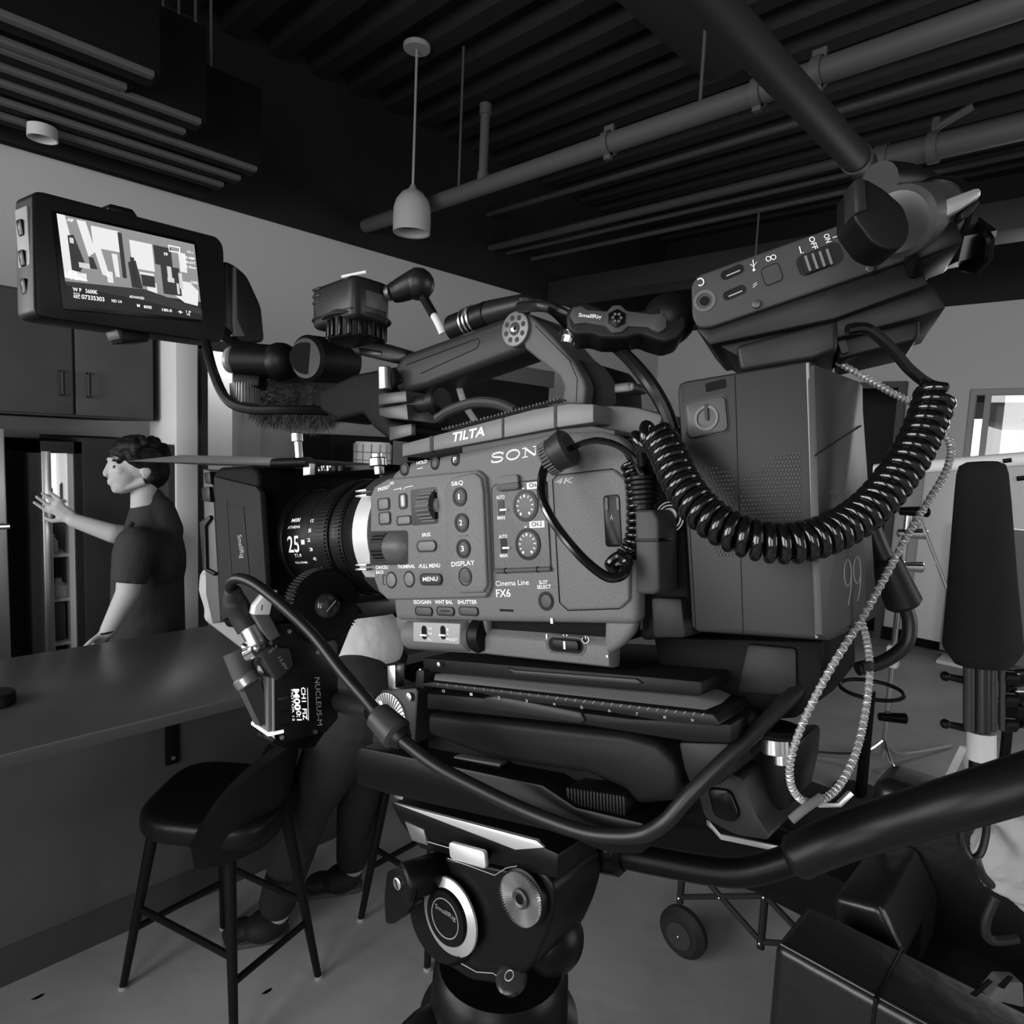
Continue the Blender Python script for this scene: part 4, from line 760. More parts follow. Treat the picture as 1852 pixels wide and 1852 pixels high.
# filter frames seen edge on at the front
b = B(); b.poly(R, [(367, 848), (383, 853), (398, 1125), (384, 1128), (372, 1075)], -.10, n1-.006, .001); ff = t.part('filter_tray', b, mat('tray_grey', .07, .5))
for pts in ([(368, 855), (379, 853), (381, 876), (370, 874)], [(364, 882), (378, 880), (380, 908), (366, 906)], [(360, 944), (378, 932), (380, 938), (370, 952), (372, 1028), (388, 1036), (386, 1042), (366, 1030)]): b = B(); b.poly(R, pts, -.02, n1-.003, .0008); t.part('tray_catch', b, BLK, ff)
# top flag: a thin blade reaching forward
n_ = -.012
P0, P1, P2, P3 = [R.px(x, y, n_) for x, y in ((228, 833), (330, 822), (545, 829), (540, 838))]
b = B(); b.poly(R, [(228, 834), (326, 823), (480, 826), (548, 832), (546, 843), (480, 842), (330, 837)], -.11, n_, .0004); t.part('top_flag', b, mat('flag_carbon', .035, .35))
b = B(); b.cyl(R.px(496, 838, -.012), R.px(560, 836, -.012), .004, seg=16); b.box(R.px(548, 862, -.014), R.px(572, 838, -.02), .0008); t.part('flag_hinge', b, BLKG)
b = B(); b.poly(R, [(548, 840), (561, 838), (560, 858), (548, 860)], -.016, -.0115, .0003); t.part('hinge_plate', b, mat('white_metal', .6, .4, .3))
b = B(); b.cyl(R.px(542, 836, -.03), R.px(538, 786, -.03), .0033, seg=12); b.cyl(R.px(538, 800, -.03), R.px(537, 784, -.03), .0048, seg=14, bev=.0006); t.part('hinge_post', b, SIL)
for x in (582, 594, 606, 618): b = B(); b.cyl(R.px(x, 853, -.03), R.px(x-.5, 842, -.03), .003, seg=14, bev=.0005); t.part('hinge_screw', b, CHR if x < 600 else ALU)
b = B(); b.poly(R, [(560, 842), (680, 838), (690, 848), (560, 858)], -.09, -.035, .001); t.part('flag_bracket', b, BLK)
# ---------------------------------------------------------------- fur windscreen microphone
t = Thing('shotgun_microphone', 'dark fur-covered microphone under the monitor arm', 'microphone', W, pxf(540, 780, .64))
b = B(); c0, c1 = pxf(470, 716, .66), pxf(600, 722, .62); dv = (c1-c0); L = dv.length; b.lathe(c0, dv, [(0, -.006), (.014, -.003), (.022, .006), (.025, .02), (.026, L*.6), (.022, L*.95), (.012, L), (0, L)], 28); t.part('windscreen_core', b, mat('fur_core', .035, .9))
b = B(); random.seed(3); dn = dv.normalized(); u = dn.orthogonal().normalized(); v = dn.cross(u)
for i in range(4600):
    f = random.random(); a = random.uniform(0, 2*math.pi); rr = .024*(1-max(0, (abs(f-.5)-.3))*1.2); out = (u*math.cos(a)+v*math.sin(a)); p = c0+dv*f+out*rr
    ln = random.uniform(.005, .014); d = (out+dn*random.uniform(-.5, .5)+DN*random.uniform(0, .8)+RT*random.uniform(-.4, .4)).normalized(); q = p+d*ln; w_ = d.cross(V(random.random(), random.random(), random.random())).normalized()*.00035
    m_ = p.lerp(q, .5)+DN*.0008; vs = [b.bm.verts.new(p-w_), b.bm.verts.new(p+w_), b.bm.verts.new(m_+w_*.7), b.bm.verts.new(m_-w_*.7), b.bm.verts.new(q)]
    b.bm.faces.new(vs[:4]); b.bm.faces.new((vs[3], vs[2], vs[4]))
o = t.part('fur', b, mat('fur_hair', .06, .8)); o['kind'] = 'stuff'
b = B(); b.poly(R, [(580, 700), (650, 690), (652, 760), (600, 762), (580, 740)], -.085, -.05, .004); t.part('microphone_clip', b, BLKM, frame=R)
# ---------------------------------------------------------------- lens motor
D = Frame(pxf(545, 1290, .47), cdir(.77, .0, .64), cdir(-.0, -1, .02))
t = Thing('lens_motor', 'black lens control motor with lit readout hanging under the lens', 'motor', D, D.px(545, 1355, 0))
b = B(); b.poly(D, [(492, 1130), (580, 1120), (612, 1165), (612, 1300), (590, 1325), (515, 1342), (494, 1320)], -.030, 0, .001, seg=2); hs = t.part('housing', b, mat('motor_black', .006, .3))
xl = D.px(492, 1250, 0).x
b = B(); b.poly(D, [(493, 1216), (496, 1216), (497, 1336), (494, 1322)], -.0295, .0004); t.part('edge_line', b, GPR, hs)
b = B(); ya_, yb_ = D.px(492, 1340, 0).y, D.px(492, 1225, 0).y; b.prism([(ya_+.006, -.028), (ya_, -.022), (ya_, -.001), (yb_, -.001), (yb_, -.028)], xl-.003, xl+.001, .0006, ax=0) if False else b.box((xl-.0025, ya_+.004, -.034), (xl+.0005, yb_, -.001), .0006); t.part('side_plate', b, mat('motor_side', .12, .4), hs)
b = B(); ym = D.px(492, 1327, 0).y; b.box((xl-.0032, ym-.0012, -.034), (xl+.008, ym+.0012, .0008), .0006); t.part('light_bar', b, mat('light_bar', .85, .4, emit=1.0), hs)
b = B(); b.text(D, 'NUCLEUS-M', (569, 1225), (574, 1312), 10, .0003, .0, up=(9, 0)); t.part('maker_name', b, GPR, hs)
b = B(); b.text(D, 'M00', (530, 1246), (533, 1285), 13, .0003, .03, up=(11, 0)); b.text(D, '/10:1', (534, 1272), (537, 1303), 7, .0003, .02, up=(9, 0)); b.text(D, 'CH1  FIZ', (544, 1243), (548, 1302), 5, .0003, .02, up=(8, 0)); b.text(D, 'MOTOR 12', (526, 1247), (529, 1304), 4, .0003, .0, up=(4, 0)); b.line(D, [(556, 1244), (558, 1303)], .8, .0003); t.part('readout', b, mat('readout_glow', .95, .4, emit=.8), hs)
for y in (1263, 1288, 1313): b = B(); b.rrect(D, 513, y, 20, 5, 0, .0007, .4, .0002); t.part('side_key', b, GALU if y == 1263 else ALU, hs)
for x, y in ((510, 1348), (571, 1338), (524, 1142), (575, 1180)): b = B(); b.disc(D, x, y-14 if y > 1300 else y, 4, 0, .0008, 16); t.part('screw', b, SIL, hs)
b = B(); b.poly(D, [(500, 1335), (590, 1322), (570, 1352), (520, 1358), (488, 1345)], -.03, -.002, .001); t.part('foot', b, BLKG, hs)
# gear wheel and hub
gc = D.px(592, 1095, .008); b = B(); b.lathe(gc-V(0, 0, .016), V(0, 0, 1), [(0, 0), (.0245, 0), (.0250, .001), (.0250, .014), (.0245, .015), (0, .015)], 60); gw = t.part('gear_wheel', b, mat('gear_black', .006, .3))
b = B()
for i in range(64): a = i*math.pi/32; u = V(math.cos(a), math.sin(a), 0); b.box(gc+u*.0256-V(.0006, .0006, .0155), gc+u*.0256+V(.0006, .0006, -.001))
t.part('gear_teeth', b, mat('gear_black', .006, .3), gw)
b = B(); b.lathe(gc-V(0, 0, .001), V(0, 0, 1), [(0, 0), (.0090, 0), (.0088, .004), (.006, .0065), (0, .0072)], 36); cpb = t.part('gear_cap', b, mat('cap_gloss', .06, .12, .6), gw, ang=60)
b = B(); b.cyl(gc+V(-.0035, -.0035, .0065), gc+V(.0035, .0035, .0065), .0004, seg=6); t.part('cap_slot', b, GPR, cpb)
b = B(); b.poly(D, [(560, 1085), (640, 1110), (690, 1098), (706, 1112), (640, 1120), (612, 1190), (560, 1200), (520, 1150), (530, 1100)], -.035, -.012, .003, rnd=.003); t.part('gear_arm', b, BLK)
b = B(); b.lathe(D.px(495, 1130, -.02), V(.25, .2, 1), [(0, -.012), (.017, -.012), (.019, -.008), (.019, .004), (.016, .008), (0, .008)], 36); t.part('motor_barrel', b, mat('barrel_grey', .09, .4))
b = B(); b.poly(D, [(462, 1096), (480, 1073), (494, 1082), (488, 1112), (459, 1112)], -.004, .006, .0006); b.poly(D, [(480, 1068), (503, 1068), (492, 1082)], -.002, .0064, .0003); tg = t.part('white_tape', b, mat('tape_white', .7, .6)); b = B(); b.line(D, [(474, 1094), (473, 1104)], 1.5, .0062); t.part('tape_mark', b, BLK, tg)
b = B(); b.poly(D, [(459, 1112), (488, 1112), (508, 1150), (490, 1160), (474, 1140)], -.012, .0055, .001); t.part('band', b, mat('barrel_grey', .09, .4))
# connector block on the motor's upper left
b = B(); b.poly(D, [(470, 1182), (490, 1170), (525, 1172), (532, 1205), (508, 1228), (500, 1232)], -.016, .006, .0015); cb = t.part('socket_block', b, mat('socket_black', .03, .45)); b = B(); b.text(D, 'BAT-S', (488, 1182), (502, 1170), 5, .0063); b.text(D, '15.0V', (502, 1190), (516, 1212), 5, .0063, up=(5, -3)); t.part('lettering', b, GPR, cb)
b = B(); b.cyl(pxf(452, 1182, .455), pxf(468, 1174, .45), .006, seg=20); 
for x, y in ((444, 1170), (464, 1172)): b.sph(pxf(x, y, .45), .0032, 12)
t.part('socket_collar', b, CHR, frame=W)
t2 = Thing('control_plug', 'small black plug with metal ring hanging beside the lens motor', 'plug', W, pxf(440, 1250, .47))
b = B(); b.tube([pxf(*p) for p in [(425, 1178, .46), (436, 1205, .46), (446, 1228, .46)]], .0082, 16); t2.part('rubber_sleeve', b, mat('plug_grey', .06, .5), ang=60)
b = B(); b.cyl(pxf(441, 1222, .458), pxf(452, 1238, .458), .0088, seg=18, bev=.001); t2.part('metal_ring', b, mat('ring_metal', .3, .3, .8))
b = B(); b.tube([pxf(*p) for p in [(448, 1235, .46), (462, 1268, .462), (478, 1305, .465)]], lambda u: .0085-.0015*u, 4, smooth=True); t2.part('tail_block', b, mat('tail_grey', .05, .5))
# thick black cable crossing the picture
t = Thing('thick_power_cable', 'thick black cable arching from the lens motor socket down across the tripod plate', 'cable', W, pxf(1150, 1512, .29))
b = B(); b.tube([pxf(*p) for p in [(424, 1078, .45), (417, 1062, .447), (422, 1049, .442), (440, 1047, .437), (470, 1062, .43), (520, 1103, .42), (570, 1152, .41), (620, 1216, .395), (660, 1262, .385), (684, 1292, .38)]], .0036, 14); t.part('upper_cord', b, RUB)
b = B(); b.tube([pxf(*p) for p in [(422, 1066, .447), (424, 1085, .452), (436, 1112, .455), (450, 1136, .455)]], lambda u: .0048+.0034*min(1, u*2.5), 16); t.part('boot', b, mat('boot_black', .022, .5), ang=60)
b = B(); b.cyl(pxf(449, 1132, .455), pxf(466, 1168, .452), .0066, .006, 20, .0006); mc = t.part('metal_shell', b, SIL); b = B(); b.cyl(pxf(448, 1132, .455), pxf(451, 1139, .455), .0072, seg=20); t.part('shell_ring', b, SIL, mc)
b = B(); b.cyl(pxf(680, 1290, .375), pxf(722, 1332, .365), .0078, .0092, 24, .002); t.part('ferrite_sleeve', b, mat('ferrite_black', .035, .4)); b = B(); b.cyl(pxf(719, 1328, .366), pxf(731, 1341, .362), .0075, .0055, 20, .001); t.part('sleeve_end', b, RUB)
b = B(); b.tube([pxf(*p) for p in [(727, 1338, .362), (790, 1385, .35), (870, 1428, .338), (960, 1470, .325), (1050, 1503, .31), (1110, 1512, .30), (1165, 1508, .292), (1205, 1485, .286), (1245, 1440, .284), (1300, 1385, .284), (1360, 1330, .286), (1420, 1270, .29), (1470, 1225, .295)]], .0035, 14); t.part('lower_cord', b, RUB)
# ---------------------------------------------------------------- magic arm
MA = Frame(pxf(1115, 578, .335), cdir(1, .05, -.1), cdir(.05, -1, .1))
t = Thing('magic_arm', 'short black articulating arm with maker lettering and hex socket knob', 'articulating arm', MA, MA.px(1115, 620, -.01))
b = B(); b.poly(MA, [(1024, 575), (1026, 562), (1036, 549), (1055, 545), (1080, 552), (1095, 560), (1140, 562), (1165, 560), (1190, 545), (1220, 548), (1240, 565), (1244, 590), (1230, 612), (1205, 620), (1180, 613), (1160, 605), (1130, 612), (1090, 612), (1070, 605), (1040, 606), (1027, 595)], -.022, 0, .005, rnd=.002, seg=4); bd = t.part('arm_body', b, mat('arm_black', .007, .45), ang=60)
b = B(); b.poly(MA, [(1030, 570), (1036, 556), (1052, 553), (1062, 560), (1098, 563), (1108, 552), (1122, 551), (1134, 562), (1180, 568), (1196, 566), (1206, 576), (1206, 592), (1194, 601), (1180, 597), (1174, 592), (1136, 590), (1126, 600), (1108, 602), (1096, 590), (1060, 584), (1040, 586)], -.002, .0016, .0006, rnd=.001); fc = t.part('arm_faceplate', b, mat('arm_face', .05, .45))
b = B(); b.text(MA, 'SmallRig', (1046, 575), (1087, 579), 9, .0018, .02); t.part('lettering', b, WHT, fc)
b = B(); c = MA.px(1115.5, 576, .0017); k = MA.sc(1115, 576)[1]; b.prism([(c.x+17*k*math.cos(rad(30+i*60)), c.y+17*k*math.sin(rad(30+i*60))) for i in range(6)], .0008, .0024, .0003); hx = t.part('hex_knob', b, BLKG, fc)
for i in range(6): b = B(); a = rad(60*i); q = c+V(math.cos(a), math.sin(a), 0)*7*k; b.cyl(q+V(0, 0, .0005), q+V(0, 0, .0012), 2.6*k, seg=10); t.part('socket_hole', b, DPR, hx)
b = B(); b.sph(MA.px(1210, 578, -.012), .0135, 24); b.cyl(MA.px(1240, 570, -.01), MA.px(1262, 566, -.01), .0035, seg=14); t.part('ball_end', b, BLK, ang=80); b = B(); b.cyl(MA.px(1243, 569, -.008), MA.px(1250, 568, -.008), .0045, seg=14); t.part('ball_collar', b, CHR)
b = B(); b.cyl(MA.px(1032, 603, -.01), MA.px(1026, 622, -.01), .0045, .0035, 14); b.cyl(MA.px(1030, 604, -.01), MA.px(1028, 611, -.01), .0052, seg=14); t.part('lower_screw', b, CHR)
# ---------------------------------------------------------------- viewfinder box, edge on
TF = Frame(pxf(1400, 490, .285), cdir(.88, -.285, -.40), cdir(-.27, -.95, .12))
t = Thing('monitor_recorder', 'thin grey box seen edge-on with ON/OFF switch and ports, upper right', 'monitor recorder', TF, TF.px(1400, 550, -.02))
b = B(); b.poly(TF, [(1250, 515), (1262, 498), (1545, 397), (1690, 350), (1702, 360), (1712, 440), (1640, 470), (1285, 592), (1262, 592), (1252, 575)], -.075, 0, .0015, seg=3, rnd=.002); hs = t.part('housing', b, mat('recorder_grey', .035, .48, bump=.1, bscale=2000))
b = B(); b.ring(TF, 1274, 544, 14, 19.5, -.0006, .0004); t.part('jack_rim', b, mat('jack_rim', .09, .4), hs); b = B(); b.disc(TF, 1274, 544, 8.5, -.002, .0003, 24); t.part('headphone_jack', b, BLKG, hs)
for x, y in ((1324, 492), (1328, 529)):
    b = B(); b.rrect(TF, x, y, 42, 17, -.002, .0003, .45, ang=1); p_ = t.part('usb_port', b, BLKG, hs); b = B(); b.rrect(TF, x+2, y+2, 26, 2.2, 0, .0006, .4); t.part('port_tongue', b, GPR, p_)
b = B(); b.rrect(TF, 1396, 496, 35, 36, -.001, .0002, .25); t.part('button_gap', b, BLKG, hs); b = B(); b.rrect(TF, 1396, 496, 31, 32, -.001, .0006, .22); t.part('lock_button', b, mat('recorder_grey', .035, .48), hs)
b = B(); b.rrect(TF, 1482, 469, 82, 40, -.001, .0002, .3); t.part('switch_well', b, BLKG, hs); b = B(); b.rrect(TF, 1478, 470, 54, 34, -.001, .0012, .15); sl = t.part('slide_switch', b, BLK, hs)
for i in range(4): b = B(); b.rrect(TF, 1461+i*13, 476-i*4, 4.5, 30, .001, .0022, .3); t.part('switch_ridge', b, mat('ridge_grey', .14, .4), sl)
b = B(); b.text(TF, 'OFF', (1462, 430), (1470, 452), 9, .0003, .01, up=(10, -3)); b.text(TF, 'ON', (1489, 425), (1494, 440), 9, .0003, .01, up=(10, -3))
b.line(TF, [(1446, 446), (1449, 458), (1454, 456.5)], 2, .0003); b.line(TF, [(1506, 430), (1516, 427), (1517, 434)], 2, .0003)
b.line(TF, [(1267+6*math.cos(rad(a)), 510+6.5*math.sin(rad(a))) for a in range(-150, 130, 25)], 2.4, .0003)
b.line(TF, [(1362, 470), (1364, 487)], 1.8, .0003); b.line(TF, [(1357, 478), (1363, 482), (1369, 474)], 1.4, .0003); b.disc(TF, 1363.5, 488, 2.4, 0, .0003, 12)
b.line(TF, [(1369, 511), (1361, 516), (1370, 514), (1362, 520)], 1.8, .0003)
for x in (1390, 1399): b.line(TF, [(x+4.5*math.cos(rad(a)), 468-(x-1390)*.3+4.2*math.sin(rad(a))) for a in range(0, 360, 30)], 1.7, .0003, closed=True)
t.part('port_symbols', b, WHT, hs)
b = B(); b.ring(TF, 1561, 433, 4.5, 9, -.0006, .0003); t.part('lanyard_ring', b, BLKG, hs)
# mounting shoe under it
t = Thing('mounting_plate', 'black sloping mounting plate under the thin recorder box', 'mounting plate', TF, TF.px(1480, 600, -.02))
b = B(); b.poly(TF, [(1258, 594), (1285, 594), (1640, 472), (1664, 478), (1680, 514), (1508, 577), (1284, 624)], -.065, -.002, .001); mp = t.part('plate', b, mat('plate_black', .009, .42))
b = B(); b.poly(TF, [(1284, 615), (1508, 570), (1683, 508), (1712, 556), (1665, 572), (1512, 612), (1335, 646)], -.07, -.008, .001); t.part('lower_plate', b, mat('plate_black2', .007, .45))
for x, y in ((1368, 549), (1574, 484)): b = B(); b.disc(TF, x, y, 8, -.01, .0015, 20, .0005); t.part('screw', b, GALU, mp)
t = Thing('battery_adapter', 'black battery adapter block hanging between mounting plate and battery', 'adapter', TF, TF.px(1480, 650, -.03))
b = B(); b.poly(TF, [(1330, 625), (1514, 575), (1515, 632), (1470, 650), (1338, 672)], -.06, -.006, .002, seg=3); t.part('front_block', b, mat('adapter_black', .012, .4))
b = B(); b.poly(TF, [(1508, 577), (1650, 548), (1664, 572), (1664, 605), (1655, 618), (1515, 652)], -.055, -.016, .004, seg=4); t.part('rear_block', b, BLK, ang=60); b = B(); b.rrect(TF, 1524, 622, 14, 34, -.017, -.013, .3); t.part('socket', b, BLKG)
# ---------------------------------------------------------------- clamp knob at the upper right
pxk = lambda x, y, d: pxf(x, y, d*.87)
t = Thing('clamp_knob', 'large black lever knob with metal barrel clamped behind the thin recorder box', 'clamp', W, pxk(1640, 450, .27))
CK = Frame(pxk(1600, 390, .265), cdir(1, 0, -.1), cdir(0, -1, 0))
b = B(); b.poly(CK, [(1546, 326), (1566, 322), (1600, 342), (1634, 372), (1646, 405), (1646, 432), (1630, 450), (1605, 452), (1578, 440), (1545, 396)], -.006, .010, .004, seg=4, rnd=.002); lv = t.part('lever', b, BLK, ang=60, frame=CK)
b = B(); b.poly(CK, [(1544, 324), (1566, 320), (1569, 378), (1546, 388)], .002, .0115, .001); t.part('lever_face', b, mat('lever_face', .015, .35), lv, frame=CK)
b = B(); b.cyl(pxk(1622, 402, .275), pxk(1690, 392, .30), .0125, seg=28, bev=.002); t.part('barrel', b, mat('barrel_metal', .1, .35, .6))
b = B(); b.cyl(pxk(1680, 394, .297), pxk(1697, 391, .303), .0145, seg=28, bev=.001); t.part('collar', b, BLKG)
b = B(); b.tube([pxk(*p) for p in [(1590, 330, .29), (1640, 335, .30), (1680, 360, .305), (1690, 420, .305), (1680, 460, .30)]], .0075, 16); t.part('clamp_jaw', b, BLK, ang=60)
b = B(); b.poly(CK, [(1700, 362), (1776, 334), (1780, 352), (1740, 378), (1702, 398)], -.02, -.008, .002); t.part('bright_wedge', b, mat('wedge_metal', .4, .35, .6), frame=CK)
b = B(); b.poly(CK, [(1738, 384), (1768, 360), (1775, 364), (1752, 392), (1738, 398)], -.02, -.01, .002); t.part('wedge_tail', b, ALU, frame=CK)
b = B(); b.cyl(pxk(1700, 448, .30), pxk(1765, 436, .31), .009, seg=6, bev=.001); b.cyl(pxk(1752, 450, .305), pxk(1768, 446, .305), .0105, seg=8, bev=.001); t.part('hex_screw', b, BLKG)
b = B(); b.box(TF.I @ pxk(1660, 470, .28), TF.I @ pxk(1700, 455, .31), .002); t.part('foot', b, BLK, frame=TF)
# ---------------------------------------------------------------- battery and its plate
t = Thing('camera_battery', 'tall black battery block with power button and 99 on its end face', 'battery', R, R.px(1350, 1145, -.03))
n1 = .006
PB = [(1225, 706), (1228, 694), (1240, 689), (1460, 652), (1470, 655), (1486, 1150), (1480, 1158), (1262, 1143), (1251, 1134)]
XE = R.px(1470, 660, n1).x; PP = [R.px(x, y, n1) for x, y in PB]; b = B(); b.prism([(XE if PB[i][0] > 1468 else p.x, p.y) for i, p in enumerate(PP)], -.066, n1, .0022, seg=3); hs = t.part('housing', b, mat('battery_black', .014, .42, bump=.1, bscale=2500))
b = B(); b.poly(R, [(1457, 656), (1463, 655), (1480, 1154), (1474, 1155)], n1-.001, n1+.0007, .0003); t.part('edge_trim', b, mat('trim_light', .2, .3), hs)
for x0_, x1_ in ((1329, 1344),): b = B(); b.line(R, [(x0_, 678), (x1_, 1148)], 1.3, n1+.0001); t.part('seam', b, BLKG, hs)
b = B(); b.line(R, [(1246, 935), (1258, 1138)], 1.3, n1+.0001); t.part('seam', b, BLKG, hs)
b = B(); b.rrect(R, 1277, 754, 78, 71, n1-.001, n1+.0003, .16, ang=2); t.part('button_gap', b, BLKG, hs); b = B(); b.rrect(R, 1277, 754, 71, 64, n1-.001, n1+.0012, .15, .0005, ang=2); pb = t.part('power_button', b, mat('power_face', .05, .35), hs)
b = B(); b.ring(R, 1277, 756, 18, 23, n1+.001, n1+.0018); t.part('power_ring', b, mat('ring_sheen', .012, .2, spec=.3), pb); b = B(); b.rrect(R, 1277, 745, 6, 30, n1+.001, n1+.0021, .4); t.part('power_bar', b, BLKG, pb)
b = B(); b.rrect(R, 1294, 697, 36, 16, n1-.001, n1+.0003, .12, ang=3); t.part('status_window', b, BLKM, hs)
b = B()
for i in range(34):
    for j in range(26):
        x = 1246+i*6.2+(j % 2)*3.1; y = 818+j*7.5-(x-1250)*.03
        inL = x < 1328 and y > 836+(x-1255)*.25 and x > 1243+(y-836)*.30; inR = x > 1342 and x < 1450 and y > 812+(1450-x)*.28+max(0, (1400-x))*.5
        if (inL or inR) and y < 1005:
            c = R.px(x, y, n1); b.bm.verts.ensure_lookup_table(); vs = [b.bm.verts.new(c+V(math.cos(k*math.pi/2)*.00062, math.sin(k*math.pi/2)*.00075, 0)) for k in range(4)]; tpv = b.bm.verts.new(c+V(0, .0001, .0010))
            for k in range(4): b.bm.faces.new((vs[k], vs[(k+1) % 4], tpv))
o = t.part('grip_bumps', b, mat('bump_black', .03, .3, spec=.5), hs, ang=180)
RE = Frame(R.w(V(XE+.0001, R.px(1484, 1150, n1).y, n1)), -R.Z, R.Y)
b = B(); b.poly(RE, [(1473, 660), (1553, 690), (1560, 698), (1566, 1108), (1562, 1116), (1494, 1154), (1487, 1148)], -.002, .0005, .0002); ef = t.part('end_face', b, mat('end_face_grey', .04, .42), hs, frame=RE)
b = B(); b.text(RE, 'SmallRig', (1502, 908), (1540, 902), 20, .0006, .0); t.part('lettering', b, mat('faint_print', .12, .6), ef, frame=RE)
b = B(); b.line(RE, [(1474, 824), (1557, 770)], 3.5, .0006); t.part('diagonal_line', b, BLK, ef, frame=RE)
for dx in (0, 17):
    b = B(); b.line(RE, [(1533+dx+6.5*math.cos(rad(a)), 1036-dx*.3+24*math.sin(rad(a))) for a in range(0, 360, 20)], 1.6, .0006, closed=True); b.line(RE, [(1539.5+dx, 1036-dx*.3), (1539+dx, 1065-dx*.3), (1534+dx, 1094-dx*.4)], 1.6, .0006); t.part('nine_digit', b, GPR, ef, frame=RE)
t = Thing('battery_plate', 'black plate between camera body and battery', 'plate', R, R.px(1200, 1160, -.05))
b = B(); b.poly(R, [(1152, 800), (1165, 785), (1228, 770), (1252, 1150), (1160, 1160), (1150, 1140)], -.09, -.012, .003, seg=3); t.part('plate', b, BLKM)
b = B(); b.poly(R, [(1152, 850), (1160, 850), (1163, 1140), (1155, 1140)], -.02, -.008, .001); t.part('edge_rail', b, ALU)
b = B(); b.poly(R, [(1175, 1080), (1232, 1082), (1240, 1155), (1180, 1155)], -.05, -.006, .002); t.part('lower_block', b, mat('block_grey', .010, .5))
bd = t
b = B(); b.poly(R, [(1180, 1152), (1485, 1160), (1488, 1240), (1440, 1300), (1330, 1305), (1200, 1240)], -.09, -.035, .002); t.part('rear_bracket', b, BLKM)
b = B(); b.poly(R, [(1350, 1164), (1440, 1172), (1442, 1262), (1330, 1255)], -.05, -.033, .002); t.part('bracket_panel', b, mat('bracket_dark', .008, .5))
b = B(); b.disc(R, 1211, 935, 29, -.014, -.0072, 40, .001); bg_ = t.part('badge', b, BLK); b = B(); b.ring(R, 1211, 935, 26, 28, -.0074, -.0070); b.ring(R, 1211, 935, 20, 22.5, -.0074, -.0070); b.disc(R, 1211, 932, 13.5, -.0074, -.0069, 28); b.rrect(R, 1211, 946, 12, 8, -.0074, -.0069, .4); t.part('badge_print', b, WHT, bg_)
b = B(); [b.disc(R, x, 932, 3, -.007, -.0066, 14) for x in (1206.5, 1215.5)]; t.part('badge_dots', b, BLK, bg_)
# ---------------------------------------------------------------- coiled cables
def coil_thing(label, pts, Rr, r, turns, ends=(), m=None, per=20):
    t = Thing('coiled_cable', label, 'cable', W, pxf(*pts[len(pts)//2])); b = B(); out = b.coil([pxf(*p) for p in pts], Rr, r, turns, 10, per); t.part('coil', b, m or mat('coil_black', .004, .12, spec=.6), ang=80)
    for k, e in enumerate(ends):
        P = [pxf(*p) for p in e]; P = (P+[out[0]]) if k == 0 else ([out[-1]]+P); b = B(); b.tube(P, r, 10); t.part('lead', b, mat('coil_black', .004, .12, spec=.6))
    return t
coil_thing('big glossy black coiled cable hanging in a loop across the battery', [(1692, 712, .255), (1680, 752, .253), (1655, 810, .25), (1622, 862, .247), (1580, 912, .243), (1530, 950, .24), (1475, 974, .237), (1415, 983, .236), (1350, 972, .238), (1295, 945, .243), (1253, 905, .25), (1225, 860, .258), (1205, 815, .266), (1185, 790, .272), (1165, 800, .276)], .0056, .0021, 40, ([(1532, 596, .248), (1568, 595, .248), (1610, 628, .25), (1645, 668, .253), (1680, 695, .255)], [(1158, 815, .277), (1160, 840, .28)]))
coil_thing('small black coiled cable hanging behind the card door', [(1140, 840, .30), (1150, 880, .298), (1152, 930, .296), (1148, 975, .296), (1132, 1005, .297), (1118, 1022, .298)], .0036, .00125, 15, ([(1130, 815, .302)], [(1104, 1035, .298)]))
# plug in front of the maker name with its cables
t = Thing('remote_plug', 'ribbed black plug on a thin cable dangling over the camera name', 'plug', W, pxf(1000, 855, .31))
b = B(); b.cyl(pxf(988, 832, .318), pxf(1032, 806, .312), .0078, .0095, 30, .0015); pl = t.part('plug_head', b, mat('plug_black', .02, .4))
ax_ = (pxf(1032, 806, .312)-pxf(988, 832, .318)).normalized(); o_ = pxf(991, 830, .3175); u = ax_.orthogonal().normalized(); v = ax_.cross(u)
for i in range(30): a = i*math.pi/15; b = B(); q = o_+(u*math.cos(a)+v*math.sin(a))*.0082; b.cyl(q-ax_*.001, q+ax_*.0035, .0005, seg=6); t.part('knurl', b, mat('plug_knurl', .1, .4), pl)
b = B(); b.tube([pxf(*p) for p in [(1028, 812, .312), (1070, 797, .30), (1110, 803, .293), (1142, 825, .29), (1162, 860, .288)]], .0015, 8); t.part('upper_lead', b, mat('coil_black', .004, .12, spec=.6))
b = B(); b.tube([pxf(*p) for p in [(990, 835, .316), (980, 865, .31), (982, 905, .303), (1005, 950, .297), (1045, 1000, .29), (1080, 1032, .286), (1105, 1045, .284), (1128, 1038, .284), (1133, 1018, .286), (1118, 1006, .288), (1102, 1020, .29), (1112, 1034, .292)]], .0022, 10); t.part('lower_lead', b, mat('coil_black', .004, .12, spec=.6))
# power tap plug
t = Thing('power_tap_plug', 'grey rectangular power plug with ribbed strain relief beside the camera', 'plug', R, R.px(1168, 1075, .012))
b = B(); b.poly(R, [(1147, 922), (1180, 922), (1190, 940), (1192, 1068), (1182, 1076), (1150, 1074)], -.006, .012, .0015, seg=3); t.part('plug_body', b, mat('tap_grey', .035, .5)); b = B(); b.poly(R, [(1148, 974), (1191, 974), (1191, 980), (1148, 980)], .0, .0124, .0003); t.part('plug_seam', b, BLK)
b = B(); q0, q1 = R.px(1165, 925, .005), R.px(1162, 862, .005)
b.cyl(q0, q1, .0052, .004, 18, .001)
for i in range(6): p_ = q0.lerp(q1, .2+i*.14); b.cyl(p_, p_+V(0, .002, 0), .0062, seg=18, bev=.0004)
t.part('strain_relief', b, BLK)
